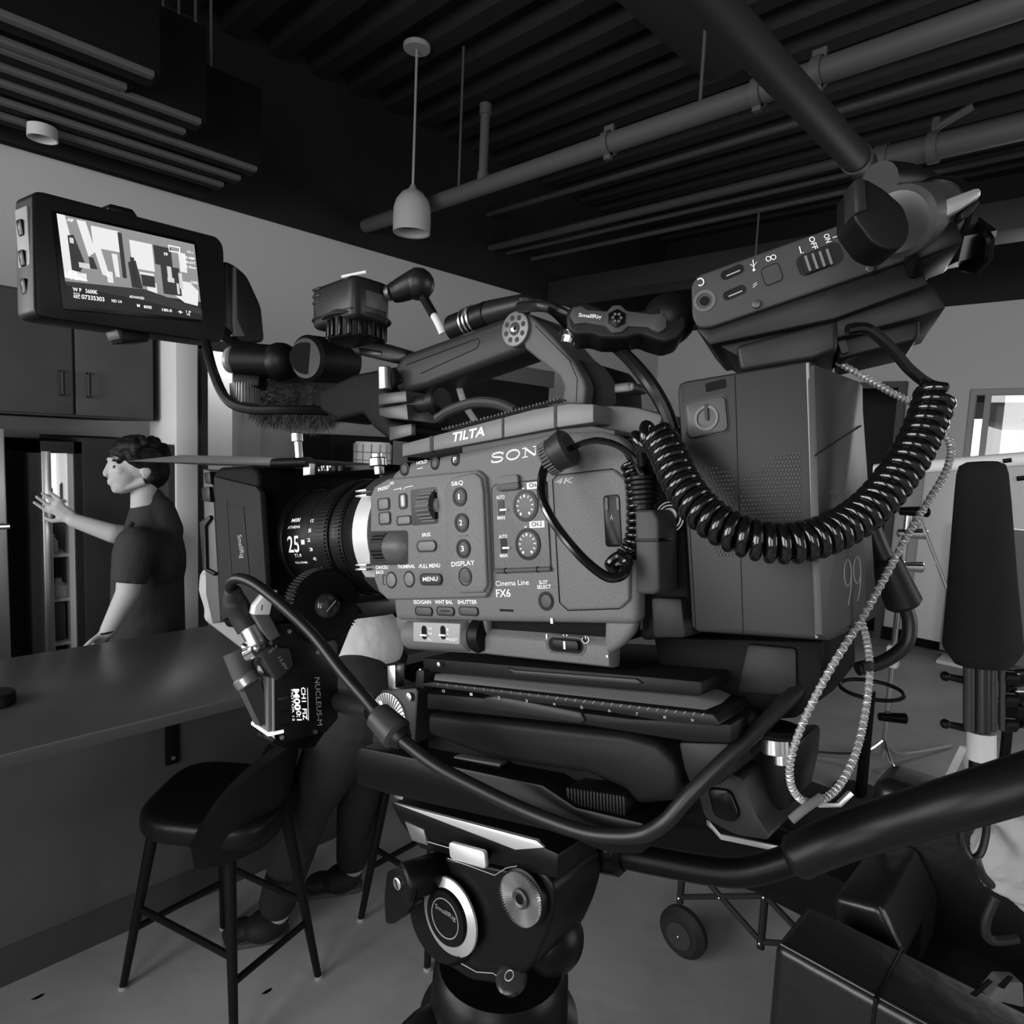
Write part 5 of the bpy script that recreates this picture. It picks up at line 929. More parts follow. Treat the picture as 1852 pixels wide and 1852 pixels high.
# ---------------------------------------------------------------- braided grey cable
BR = mat('braid_grey', .16, .45, .3, bump=1, bscale=420)
t = Thing('braided_cable', 'light grey braided cable hanging in a long teardrop loop', 'cable', W, pxf(1470, 1450, .27))
pts = [(1515, 655, .30), (1560, 680, .295), (1605, 706, .285), (1650, 730, .28), (1695, 765, .275), (1719, 805, .272), (1712, 850, .27), (1680, 905, .268), (1640, 970, .266), (1600, 1045, .265), (1555, 1125, .264), (1505, 1205, .262), (1460, 1290, .262), (1432, 1365, .262), (1430, 1415, .264), (1448, 1445, .266), (1478, 1450, .268), (1515, 1425, .27), (1547, 1365, .274), (1565, 1290, .28), (1573, 1215, .285), (1568, 1160, .29), (1555, 1112, .295)]
C_ = catmull([pxf(*p) for p in pts], 10)
b = B(); b.tube(C_, .00135, 10, smooth=False); t.part('cord', b, BR)
for s_ in (1, -1):
    b = B(); out = []; N = len(C_)*8; u = (C_[1]-C_[0]).orthogonal().normalized()
    for i in range(N):
        f = i/8; k = min(len(C_)-2, int(f)); p_ = C_[k].lerp(C_[k+1], f-k); tn = (C_[k+1]-C_[k]).normalized(); u = (u-tn*u.dot(tn)).normalized(); v = tn.cross(u); a = s_*i*.5; out.append(p_+(u*math.cos(a)+v*math.sin(a))*.0014)
    b.tube(out, .00024, 4, smooth=False); t.part('braid_strand', b, mat('braid_light', .5, .35, .4))
b = B(); b.tube([pxf(*p) for p in [(1431, 1483, .262), (1455, 1463, .263), (1485, 1442, .266)]], .0018, 10); t.part('cord_tail', b, mat('tail_cord', .12, .5))
b = B(); b.tube([pxf(*p) for p in [(1569, 1198, .283), (1571, 1212, .283)]], .0022, 10, smooth=False); t.part('cable_tie', b, BLK)
t = Thing('inline_connector', 'dark thick inline connector with curved cable behind the battery', 'connector', W, pxf(1620, 1100, .33))
b = B(); b.cyl(pxf(1598, 1010, .33), pxf(1638, 1098, .33), .0075, .0085, 22, .002); t.part('sleeve', b, mat('inline_black', .007, .45)); b = B(); b.tube([pxf(*p) for p in [(1572, 945, .33), (1588, 985, .33), (1602, 1015, .33)]], .0045, 12); b.tube([pxf(*p) for p in [(1634, 1090, .33), (1645, 1125, .33), (1638, 1165, .33), (1600, 1195, .33), (1550, 1210, .33)]], .0034, 12); t.part('cord', b, RUB)
# ---------------------------------------------------------------- base plates under the camera
DK = mat('dovetail_black', .007, .45, spec=.1, bump=.1, bscale=2500); DK2 = mat('plate_dim', .008, .45)
t = Thing('camera_baseplate', 'black stepped quick-release baseplate directly under the camera body', 'baseplate', R, R.px(1020, 1260, -.05))
b = B(); b.poly(R, [(764, 1190), (1150, 1222), (1268, 1233), (1269, 1256), (1264, 1260), (766, 1214)], -.09, -.006, .001); p_ = t.part('upper_plate', b, DK)
b = B(); b.poly(R, [(915, 1207), (930, 1212), (1150, 1228), (1162, 1236), (1150, 1239), (930, 1221)], -.02, -.0045, .0006); t.part('plate_step', b, mat('step_grey', .018, .4), p_)
b = B(); b.poly(R, [(752, 1212), (766, 1212), (766, 1246), (750, 1242)], -.02, -.002, .001); t.part('end_stop', b, ALU)
for x, y in ((792, 1202), (759, 1214)): b = B(); b.disc(R, x, y, 4.5, -.007, -.003, 16, .0005); t.part('screw', b, SIL)
# chamfered strip, face tilted upwards: light falling on it is painted as paler grey
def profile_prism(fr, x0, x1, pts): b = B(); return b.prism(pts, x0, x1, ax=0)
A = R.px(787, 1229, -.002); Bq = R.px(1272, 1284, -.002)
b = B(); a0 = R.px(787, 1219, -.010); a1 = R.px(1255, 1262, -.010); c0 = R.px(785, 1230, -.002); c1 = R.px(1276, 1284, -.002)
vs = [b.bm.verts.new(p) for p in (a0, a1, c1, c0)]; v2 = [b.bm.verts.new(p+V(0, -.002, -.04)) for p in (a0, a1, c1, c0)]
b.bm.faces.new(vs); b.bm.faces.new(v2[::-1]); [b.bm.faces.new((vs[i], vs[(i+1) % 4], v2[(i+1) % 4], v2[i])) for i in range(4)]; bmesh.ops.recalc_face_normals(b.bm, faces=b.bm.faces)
t.part('bevel_strip', b, mat('strip_lit_grey', .27, .5))
t = Thing('dovetail_plate', 'long black dovetail plate with white ruler ticks under the baseplate', 'dovetail plate', R, R.px(1000, 1340, -.05))
b = B(); b.poly(R, [(743, 1238), (785, 1234), (1290, 1292), (1302, 1309), (1300, 1314), (1200, 1305), (1100, 1288), (900, 1262), (868, 1254)], -.07, .0005, .0006); led = t.part('ruler_ledge', b, DK2)
b = B()
for i in range(30): x = 792+i*16.5; y = 1237+(x-792)*.113; b.line(R, [(x-1, y+4), (x+3, y-1)] if x > 1000 else [(x, y+2), (x+1, y-2)], 1.2, .0006)
for i, s_ in enumerate('0 1 2 3 4 5 6 7 8 9'.split()): x = 800+i*50; y = 1252+(x-800)*.118; b.text(R, s_, (x, y), (x+5, y+.5), 5, .0006)
t.part('ruler_marks', b, GPR, led)
b = B(); b.poly(R, [(772, 1254), (868, 1262), (1060, 1290), (1140, 1300), (1322, 1310), (1322, 1345), (1245, 1342), (1058, 1312), (772, 1282)], -.075, -.002, .001); bd = t.part('plate_body', b, DK)
b = B(); b.poly(R, [(872, 1262), (898, 1258), (1050, 1288), (1058, 1306), (1046, 1309), (880, 1282)], -.01, -.0002, .0015); t.part('raised_pad', b, mat('pad_grey', .016, .4), bd)
t = Thing('bridge_plate', 'wide black bridge plate with rounded end below the ruler plate', 'bridge plate', R, R.px(1000, 1420, -.06))
b = B(); b.poly(R, [(770, 1290), (1130, 1328), (1190, 1345), (1222, 1380), (1230, 1425), (1228, 1450), (1150, 1458), (1130, 1430), (1060, 1400), (960, 1385), (880, 1372), (772, 1330)], -.08, -.008, .004, seg=3); t.part('side_cheek', b, DK)
b = B(); b.poly(R, [(772, 1325), (900, 1350), (1050, 1385), (1130, 1430), (1150, 1500), (1000, 1480), (772, 1400)], -.085, -.02, .002); t.part('underside_block', b, BLKM)
b = B(); b.poly(R, [(1225, 1342), (1320, 1344), (1322, 1400), (1300, 1420), (1250, 1430), (1235, 1390)], -.06, -.012, .002); t.part('end_block', b, mat('end_dark', .01, .45))
b = B(); b.poly(R, [(820, 1368), (905, 1382), (903, 1388), (900, 1390), (822, 1375)], -.02, -.012, .0004); b.poly(R, [(690, 1360), (810, 1385), (808, 1388), (690, 1364)], -.02, -.002, .0003); t.part('edge_blade', b, mat('blade_grey', .08, .35))
b = B(); b.poly(R, [(1023, 1424), (1128, 1440), (1131, 1487), (1026, 1470)], -.03, -.004, .0005); lb = t.part('lock_block', b, BLK)
for i in range(18): x = 1026+i*5.9; b = B(); b.poly(R, [(x, 1426+i*.9), (x+2.6, 1426.4+i*.9), (x+4, 1470+i*.9), (x+1.4, 1469.6+i*.9)], -.0045, -.0030, .0003); t.part('lock_rib', b, ALU, lb)
b = B(); b.poly(R, [(1009, 1450), (1023, 1452), (1023, 1460), (1010, 1458)], -.01, -.0035, .0003); t.part('lock_tab', b, SIL, lb)
b = B(); b.poly(R, [(1255, 1405), (1310, 1400), (1340, 1404), (1365, 1470), (1395, 1520), (1330, 1510), (1275, 1480)], -.08, -.03, .002, rnd=.003); fk = t.part('rear_fork', b, mat('fork_grey', .014, .42))
b = B(); b.poly(R, [(1278, 1425), (1320, 1430), (1338, 1475), (1325, 1490), (1290, 1478)], -.05, -.028, .001, rnd=.003); t.part('fork_window', b, BLKG, fk)
b = B(); b.cyl(R.px(1398, 1328, -.03), R.px(1399, 1362, -.03), .0052, seg=20, bev=.0005); b.cyl(R.px(1410, 1330, -.032), R.px(1413, 1380, -.032), .0038, seg=18); t.part('steel_pins', b, SIL); b = B(); b.cyl(R.px(1402, 1312, -.031), R.px(1402, 1328, -.031), .012, seg=24, bev=.002); b.poly(R, [(1330, 1345), (1372, 1340), (1400, 1330), (1398, 1345), (1360, 1368), (1335, 1362)], -.045, -.035, .001); b.poly(R, [(1360, 1350), (1440, 1345), (1436, 1400), (1420, 1470), (1380, 1470), (1365, 1400)], -.09, -.05, .003); t.part('lever_knob', b, BLK)
# rod clamp with toothed rosette at the front
t = Thing('rosette_clamp', 'black rod clamp with pale toothed rosette at the front of the plates', 'clamp', R, R.px(710, 1370, -.02))
b = B(); b.poly(R, [(678, 1275), (690, 1248), (752, 1244), (756, 1252), (750, 1345), (735, 1350), (672, 1345)], -.05, -.004, .0012, seg=2); pl = t.part('clamp_body', b, mat('clamp_grey', .015, .42))
b = B(); b.disc(R, 702, 1302, 48, -.006, -.0025, 44, .0005); b2 = t.part('rosette', b, mat('rosette_grey', .4, .35, .6), pl)
b = B(); c = R.px(702, 1302, -.0024); k = R.sc(702, 1302, -.002)[1]
for i in range(40):
    a = i*math.pi/20; u = V(math.cos(a), math.sin(a), 0); b.cyl(c+u*26*k, c+u*47*k, .0005, seg=4)
t.part('rosette_teeth', b, mat('teeth_grey', .25, .3, .8), b2)
b = B(); b.disc(R, 706, 1312, 25, -.003, -.0012, 32, .001); t.part('rosette_hub', b, BLK, pl)
for x, y in ((738, 1261), (687, 1275)): b = B(); b.disc(R, x, y, 8, -.004, -.0015, 20, .0006); t.part('screw', b, SIL, pl); 
b = B(); b.poly(R, [(699, 1204), (714, 1203), (715, 1244), (702, 1245)], -.02, -.012, .0008); t.part('upright_lever', b, mat('pin_metal', .5, .3, 1))
b = B(); b.cyl(pxf(608, 1264, .50), pxf(680, 1285, .44), .0085, seg=24); t.part('carbon_rod', b, mat('carbon', .012, .3, bump=.4, bscale=800), frame=W)
# ---------------------------------------------------------------- tripod head
SR = Frame(R.w(V(0, 0, 0)), R.X, R.Y)
t = Thing('fluid_head', 'black fluid tripod head with a silver ring dial and toothed rosette', 'tripod head', R, R.px(880, 1780, -.05))
TB = mat('head_black', .003, .35, spec=.14)
b = B(); b.poly(R, [(640, 1360), (655, 1352), (980, 1420), (1040, 1460), (1160, 1488), (1170, 1500), (1160, 1545), (1100, 1545), (1040, 1520), (985, 1502), (700, 1437), (645, 1418)], -.06, -.0, .0015); t.part('sliding_plate', b, TB)
b = B(); b.poly(R, [(706, 1452), (716, 1450), (975, 1517), (985, 1534), (1010, 1545), (1008, 1590), (760, 1535), (725, 1490)], -.045, -.008, .001); t.part('top_platform', b, TB)
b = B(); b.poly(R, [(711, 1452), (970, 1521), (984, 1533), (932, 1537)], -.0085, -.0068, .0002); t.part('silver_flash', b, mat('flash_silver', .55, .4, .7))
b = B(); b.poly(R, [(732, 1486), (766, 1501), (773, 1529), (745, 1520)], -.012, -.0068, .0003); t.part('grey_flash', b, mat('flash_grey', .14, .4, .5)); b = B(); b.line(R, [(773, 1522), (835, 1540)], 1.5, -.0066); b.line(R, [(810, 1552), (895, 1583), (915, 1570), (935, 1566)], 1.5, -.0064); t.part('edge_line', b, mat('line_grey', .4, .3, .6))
b = B(); b.poly(R, [(712, 1437), (730, 1440), (727, 1447), (714, 1444)], -.012, -.006, .0003); t.part('front_tab', b, SIL)
b = B(); b.poly(R, [(820, 1530), (868, 1542), (870, 1560), (866, 1566), (822, 1553), (817, 1545)], -.03, -.0005, .001); bt = t.part('release_button', b, BLK); b = B(); b.rrect(R, 844, 1547, 62, 30, -.002, .0008, .25, .0004, ang=4); rb = t.part('button_face', b, mat('button_silver', .5, .45, .6), bt)
b = B()
for i in range(9): q = R.px(822+i*5.4, 1555+i*1.25, .0008); b.sph(q, .0004, 8)
t.part('button_dots', b, SIL, rb)
b = B(); b.poly(R, [(775, 1545), (850, 1560), (930, 1575), (975, 1570), (1000, 1595), (1004, 1640), (990, 1690), (970, 1735), (940, 1770), (900, 1782), (850, 1775), (790, 1735), (770, 1690), (760, 1620)], -.055, -.010, .008, seg=4, rnd=.006); t.part('housing', b, TB, ang=60)
for c_, r_ in (((1010, 1618), .018), ((1012, 1695), .0165)): b = B(); b.sph(R.px(c_[0]-16, c_[1], -.045), r_*1.2, 28); t.part('rear_drum', b, TB, ang=80)
b = B(); b.cyl(R.px(806, 1652, -.012), R.px(806, 1652, -.012)+V(0, 0, .008), .028, .0265, 56, .002); t.part('dial_base', b, TB)
c = R.px(810, 1659, -.0035); k = R.sc(810, 1659, -.0035)[1]
c = c+V(0, 0, -.003)
b = B(); b.lathe(c, V(0, 0, 1), [(44*k, 0), (69*k, .001), (68*k, .0022), (47*k, .0048), (44*k, .004)], 64); rg = t.part('silver_ring', b, mat('dial_silver', .6, .35, .8))
b = B(); b.lathe(c+V(.0008, .001, 0), V(0, 0, 1), [(0, 0), (50*k, 0), (50*k, .0046), (47*k, .0062), (0, .0062)], 56); dh = t.part('dial_hub', b, TB); b = B(); b.lathe(c+V(.0008, .001, .0062), V(0, 0, 1), [(33*k, 0), (34*k, .0004), (35*k, 0)], 48); t.part('hub_circle', b, GPR, dh)
b = B(); b.text(R, 'SmallRig', (787, 1644), (824, 1669), 11, .0008, .0); o = t.part('lettering', b, mat('logo_grey', .2, .5), dh)
# rosette
c = R.px(945.5, 1622.6, -.006); k = R.sc(945.5, 1622.6, -.006)[1]
b = B(); b.lathe(c-V(0, 0, .006), V(0, 0, 1), [(0, 0), (50*k, 0), (50*k, .006), (46*k, .0068), (0, .0068)], 56); t.part('rosette_seat', b, TB)
b = B(); bm = b.bm; n = 60; ri = []; ro = []
for i in range(n*2):
    a = i*math.pi/n; h = .0030 if i % 2 else .0002; ri.append(bm.verts.new(c+V(math.cos(a)*16*k, math.sin(a)*16*k, .001))); ro.append(bm.verts.new(c+V(math.cos(a)*46*k, math.sin(a)*46*k, .001+h)))
for i in range(n*2): bm.faces.new((ri[i], ro[i], ro[(i+1) % (2*n)], ri[(i+1) % (2*n)]))
lw = [bm.verts.new(v.co-V(0, 0, .002)) for v in ro]
for i in range(n*2): bm.faces.new((ro[i], lw[i], lw[(i+1) % (2*n)], ro[(i+1) % (2*n)]))
rs = t.part('rosette', b, mat('rosette_silver', .5, .3, .9), ang=5)
b = B(); b.lathe(c, V(0, 0, 1), [(9*k, .001), (17*k, .001), (17*k, .0028), (14*k, .0034), (9*k, .0028), (9*k, .001)], 36); t.part('rosette_collar', b, GALU, rs); b = B(); b.cyl(c+V(0, 0, .0008), c+V(0, 0, .0022), 10*k, seg=24); t.part('thread_hole', b, BLKG, rs)
# locking knob on the left
b = B(); b.cyl(R.px(800, 1572, -.012), R.px(728, 1597, .012), .0105, .0115, 30, .002); b.sph(R.px(797, 1572, -.014), .0115, 22); t.part('drag_knob', b, TB, ang=60)
kc = R.px(718, 1600, .014); kd = (R.px(718, 1600, .014)-R.px(728, 1597, .012)).normalized()
b = B(); b.poly(R, [(700, 1575), (722, 1568), (742, 1590), (752, 1612), (745, 1640), (712, 1672), (697, 1670), (695, 1620)], .004, .013, .003, rnd=.003, seg=3); lv = t.part('knob_lever', b, TB, ang=60); b = B(); b.disc(R, 717, 1599, 11, .012, .0145, 24, .0006); sc_ = t.part('lever_screw', b, SIL, lv); b = B(); b.line(R, [(715, 1591), (719, 1608)], 2.4, .0146); t.part('screw_slot', b, BLK, sc_)
# bowl, bubble level and the tripod's shoulders
ctr = R.px(905, 1770, -.055)
t2 = Thing('tripod', 'black video tripod with bowl, shoulder clamps and three legs standing on the floor', 'tripod', W, V(*(R.w(ctr)).xy, 0))
dwn = -R.Y
b = B(); wc = R.w(ctr); b.lathe(wc+V(0, 0, .012), V(0, 0, -1), [(0, 0), (.040, 0), (.044, .006), (.045, .03), (.052, .036), (.054, .06), (.050, .085), (0, .085)], 48); t2.part('bowl', b, TB)
b = B(); b.lathe(R.px(923, 1766, -.008), V(0, 1.3, 1), [(0, -.004), (.0085, -.004), (.009, 0), (.0065, .001), (0, .0012)], 32); lvl = t.part('bubble_level', b, mat('bubble_glass', .02, .15), None)
b = B(); b.lathe(R.px(923, 1766, -.008), V(0, 1.3, 1), [(.0022, .0013), (.0026, .0017), (.003, .0013)], 24); t.part('level_circle', b, GPR, lvl)
b = B(); b.line(R, [(795, 1700), (830, 1740), (862, 1758), (892, 1760), (908, 1772)], 1.6, -.008); t.part('seam_line', b, mat('line_grey', .4, .3, .6))
gz = wc.z
for k_, ang_ in enumerate((202, 322, 82)):
    a = rad(ang_-46); u = V(math.cos(a), math.sin(a), 0); top = wc+V(0, 0, -.045)+u*.05; kn = wc+V(0, 0, -.17)+u*.105; ft = V(wc.x, wc.y, 0)+u*.46; ft.z = .02
    b = B(); b.tube([wc+V(0, 0, -.03)+u*.03, top, wc+V(0, 0, -.11)+u*.085], lambda q: .022+.008*q, 18, n=6); sh = t2.part('shoulder', b, TB, ang=60)
    for s_ in (-1, 1):
        sd = V(-u.y, u.x, 0)*s_*.016; b = B(); b.cyl(wc+V(0, 0, -.11)+u*.085+sd, (wc+V(0, 0, -.11)+u*.085).lerp(ft, .92)+sd, .0105, seg=16); t2.part('leg', b, TB)
    b = B(); b.cyl(ft.lerp(wc, .08), V(ft.x, ft.y, 0), .012, .016, 16); t2.part('foot', b, RUB)
    b = B(); q = wc+V(0, 0, -.07)+u*.076; b.cyl(q-V(u.y, -u.x, 0)*.034, q+V(u.y, -u.x, 0)*.034, .010, seg=20, bev=.002); h = t2.part('hinge_pin', b, BLKG); b = B(); b.cyl(q+V(u.y, -u.x, 0)*.034, q+V(u.y, -u.x, 0)*.0352, .006, seg=16); b.cyl(q-V(u.y, -u.x, 0)*.034, q-V(u.y, -u.x, 0)*.0352, .006, seg=16); t2.part('hinge_screw', b, SIL, h)
# pan handle
t = Thing('pan_handle', 'thick black padded pan handle reaching out at the right edge', 'handle', W, pxf(1700, 1470, .32))
b = B(); b.tube([pxf(*p) for p in [(1085, 1535, .40), (1180, 1556, .385), (1330, 1578, .365), (1440, 1552, .352)]], .0078, 18); t.part('handle_rod', b, TB)
b = B(); b.tube([pxf(*p) for p in [(1430, 1556, .352), (1500, 1524, .342), (1600, 1490, .332), (1760, 1443, .31), (1990, 1372, .295)]], lambda u: .0112*min(1, .6+u*8)+.0012*u, 32); t.part('foam_grip', b, mat('grip_foam', .006, .38), ang=60)
b = B(); b.cyl(pxf(1068, 1530, .402), pxf(1130, 1540, .392), .014, seg=24, bev=.003)
t.part('rosette_joint', b, BLKG)
for i, (x, y) in enumerate(((1080, 1523), (1104, 1528), (1124, 1527), (1095, 1533))): b = B(); b.sph(pxf(x, y, .378), .0025, 10); t.part('joint_bolt', b, CHR)
b = B(); b.tube([pxf(*p) for p in [(1740, 1480, .42), (1738, 1520, .42), (1752, 1550, .42), (1772, 1545, .42), (1783, 1510, .42), (1784, 1468, .42)]], .0022, 8); b.tube([pxf(*p) for p in [(1764, 1548, .42), (1775, 1580, .42), (1792, 1600, .43)]], .0028, 8); solo('cable_loop', b, RUB, 'thin black cable looped below the pan handle', 'cable')
# ---------------------------------------------------------------- boom microphone with foam cover at the right
t = Thing('boom_microphone', 'dark foam-covered microphone standing upright on a black clamp, right', 'microphone', W, pxf(1775, 1330, .62))
def vfoam(d): return [pxf(1776, y, d) for y in (834, 1205)]
top_, bot_ = vfoam(.6); axd = (bot_-top_); L = axd.length; px_m = .6/1200
b = B(); b.lathe(top_, axd, [(0, 0), (.012, .0008), (.0175, .004), (.0195, .012), (.0215, L*.2), (.0255, L*.55), (.0305, L*.90), (.0295, L*.925), (.021, L*.995), (0, L)], 40); t.part('foam_cover', b, mat('foam_grey', .013, .95, bump=.6, bscale=1400), ang=80)
b = B(); q0 = pxf(1774, 1200, .6); q1 = pxf(1774, 1330, .6); b.cyl(q0, q1, .0075, seg=20); t.part('microphone_tube', b, mat('tube_dark', .03, .3, .3))
for x, w_ in ((1752, 9), (1796, 7), (1812, 5)): b = B(); b.cyl(pxf(x, 1205, .597), pxf(x, 1322, .597), w_*px_m, seg=14, bev=.001); t.part('clamp_jaw', b, mat('jaw_dark', .035, .35))
for y in (1222, 1308): b = B(); b.cyl(pxf(1706, y, .6), pxf(1745, y+8, .6), .0028, .0038, 12); b.sph(pxf(1710, y+1, .6), .0045, 12); t.part('clamp_screw', b, BLK)
for y in (1225, 1265, 1310): b = B(); b.cyl(pxf(1812, y, .6), pxf(1836, y+2, .6), .006, seg=14, bev=.001); t.part('clamp_nut', b, BLK)
b = B(); b.cyl(pxf(1775, 1324, .6), pxf(1775, 1374, .6), .0112, seg=28); t.part('white_tape', b, mat('paper_tape', .55, .75, bump=.6, bscale=250))
b = B(); b.tube([pxf(1775, 1370, .6), pxf(1775, 1400, .6), pxf(1800, 1425, .61), pxf(1960, 1440, .7)], .009, 14); t.part('boom_arm', b, BLK)
# small black stand heads behind it
t = Thing('light_stand', 'black light stand head with knobs beside the foam microphone', 'stand', W, V(*pxf(1832, 1330, 2.3).xy, 0))
b = B(); b.cyl(V(*pxf(1832, 1330, 2.3).xy, 0), pxf(1832, 1215, 2.3), .016, seg=14); t.part('pole', b, BLK)
for x, y, r_ in ((1824, 1290, .020), (1836, 1262, .012), (1840, 1300, .016), (1830, 1230, .012)): b = B(); b.cyl(pxf(x-6, y, 2.25), pxf(x+14, y, 2.28), r_*2, seg=20, bev=.005); t.part('knob', b, BLKG)
b = B(); b.cyl(pxf(1800, 1222, 2.3), pxf(1862, 1216, 2.3), .018, seg=12); t.part('cross_arm', b, BLK)
# ---------------------------------------------------------------- chrome stand with crossbar
t = Thing('chrome_light_stand', 'tall chrome light stand on the floor with knobs and a slanting arm', 'stand', W, V(4.05, .9, 0))
def ox(x, y, X=4.05): return W.px(x, y, X, 0)
def oz(x, y, z=0): return W.px(x, y, z, 2)
base = oz(1594, 1388); X_ = base.x
b = B(); q = ox(1603, 1280, X_); tp_ = V(base.x, base.y, ox(1648, 925, X_).z); b.cyl(V(base.x, base.y, .06), V(base.x, base.y, .8), .014, seg=14); b.cyl(V(base.x, base.y, .8), tp_, .017, seg=14); t.part('column', b, CHR)
b = B(); b.box(V(base.x-.03, base.y-.03, .58), V(base.x+.03, base.y+.03, .70), .008); t.part('white_tape', b, mat('paper_tape', .55, .75))
for dx, dy in ((.62, -.22), (-.3, .55), (-.45, -.38)): b = B(); b.tube([V(base.x, base.y, .16), V(base.x+dx*.25, base.y+dy*.25, .05), V(base.x+dx, base.y+dy, .012)], .012, 10); t.part('leg', b, mat('leg_chrome', .9, .15, 1))
for z_, m_ in ((tp_.z, BLKG), (tp_.z-.12, CHR), (tp_.z-.3, CHR), (.3, BLKG)): b = B(); b.cyl(V(base.x-.05, base.y+.03, z_), V(base.x+.03, base.y-.09, z_+.005), .022, .030, 16, .006); t.part('grip_knob', b, m_)
b = B(); b.cyl(ox(1663, 935, X_), ox(1722, 1090, X_), .009, seg=10); t.part('slanting_arm', b, mat('arm_dim', .3, .3, .8))
b = B(); b.cyl(ox(1582, 851, X_+.1), ox(1960, 822, X_+.1), .036, seg=20); bar = solo('white_crossbar', b, mat('bar_white', .8, .5), 'long pale horizontal bar crossing in front of the far window', 'bar')
for x, y, XX, rr in ((1820, 834, X_+.07, .012), (1845, 866, 6.85, .02)): b = B(); b.cyl(ox(x-6, y, XX), ox(x+10, y-2, XX), rr, seg=10); solo('bar_clip', b, BLK, 'small black clip on the pale crossbar, upper' if y < 850 else 'small black clip under the pale crossbar, on the white sheet', 'clip')
b = B(); b.box((6.86, .5, 1.2), (6.9, 1.0, 1.72), .003); solo('white_sheet', b, mat('sheet_white', .75, .6), 'white sheet standing against the far window sill', 'sheet')
# black side table with half ring top
t = Thing('ring_top_stand', 'black stand with an open half-ring top behind the braided cable', 'stand', W, V(*oz(1556, 1440).xy, 0))
b0 = oz(1556, 1440); Xb = b0.x; b = B(); c = V(b0.x, b0.y, ox(1575, 1240, Xb).z)
b.tube([c+V(math.cos(rad(a))*.09-.02*math.sin(rad(a)), math.sin(rad(a))*.14, -.02+.02*math.cos(rad(a))) for a in range(0, 360, 30)], .010, 10, closed=True); t.part('half_ring', b, BLK)
b = B(); b.cyl(V(b0.x, b0.y, 0), c+V(0, 0, -.03), .028, .022, 18); t.part('post', b, BLK); b = B(); b.cyl(V(b0.x, b0.y, 0), V(b0.x, b0.y, .02), .13, seg=28); t.part('foot', b, BLK)
# white folding frame
t = Thing('folding_sign', 'white folded A-frame leg standing on the floor by the taped microphone', 'folding sign', W, V(*oz(1715, 1420).xy, 0))
g = oz(1700, 1440); g2 = oz(1765, 1430); tp2 = V((g.x+g2.x)/2, (g.y+g2.y)/2, ox(1733, 1350, (g.x+g2.x)/2).z)
for e in (g, g2): b = B(); b.cyl(V(e.x, e.y, 0), tp2, .022, seg=4); t.part('leg', b, mat('sheet_white', .75, .6))
# ---------------------------------------------------------------- folding wagon
wx = 1.95
t = Thing('folding_wagon', 'black folding wagon with crossed bars and round wheels behind the tripod', 'wagon', W, V(2.2, .7, 0))
wt = W.px(1250, 1560, wx, 0).z
Yw = [1.02, .30]
b = B(); b.box((wx, .30, wt), (wx+.55, 1.12, wt+.17), .02); t.part('fabric_tub', b, mat('wagon_fabric', .005, .85, bump=.5, bscale=90))
WB = mat('wagon_tube', .02, .4)
for x_ in (wx+.02, wx+.53):
    for y_ in (1.0, .72, .42): 
        b = B(); b.cyl((x_, y_, .18), (x_, y_, wt+.1), .012, seg=12); t.part('upright', b, WB)
    for ya, yb, za, zb in ((1.0, .72, .2, wt), (1.0, .72, wt, .2), (.72, .42, .2, wt), (.72, .42, wt, .2)):
        b = B(); b.cyl((x_, ya, za), (x_, yb, zb), .009, seg=10); cb_ = t.part('cross_bar', b, WB)
        b = B(); q = V(x_-.012, (ya+yb)/2, (za+zb)/2); b.sph(q, .006, 10); b.sph(V(x_-.012, ya, za), .006, 10); t.part('rivet', b, SIL, cb_)
    for y_ in (.98, .44):
        b = B(); b.cyl((x_-.03, y_, .085), (x_+.03, y_, .085), .085, seg=36, bev=.02); wl = t.part('wheel', b, mat('wheel_rubber', .02, .5)); b = B(); b.cyl((x_-.034, y_, .085), (x_+.034, y_, .085), .045, seg=24); t.part('wheel_hub', b, mat('hub_black', .04, .35), wl); b = B(); b.sph((x_-.036, y_, .085), .005, 10); t.part('axle_bolt', b, SIL, wl)
t = Thing('equipment_case', 'black equipment case with silver-trimmed corners on the wagon', 'case', Frame(pxf(1430, 1600, 1.25), cdir(.96, .22, .10), cdir(.03, -1, .25)), V(0, 0, 0))
cf = t.fr; ctop = 1535
b = B(); b.poly(cf, [(1060, 1480), (1290, 1500), (1306, 1520), (1432, 1542), (1462, 1520), (1482, 1545), (1480, 1632), (1440, 1628), (1270, 1585), (1180, 1560), (1060, 1556)], -.30, 0, .004); t.part('case_body', b, BLKM)
b = B(); P = [(1283, 1488), (1303, 1512), (1424, 1537), (1458, 1512)]
for a_, c_ in zip(P, P[1:]):
    d_ = 11; b.poly(cf, [(a_[0], a_[1]-3), (c_[0], c_[1]-3), (c_[0]+1, c_[1]+7), (a_[0]+1, a_[1]+7)], -.01, .004, .0006)
t.part('corner_trim', b, mat('trim_silver', .5, .35, .8))
b = B(); b.poly(cf, [(1482, 1453), (1516, 1453), (1538, 1431), (1545, 1438), (1522, 1460), (1482, 1461)], -.12, -.11, .0006); t.part('far_corner_trim', b, mat('trim_silver', .5, .35, .8))
b = B(); b.poly(cf, [(1420, 1468), (1545, 1440), (1560, 1470), (1500, 1530), (1430, 1500)], -.2, -.125, .003); t.part('far_case_corner', b, BLKM)
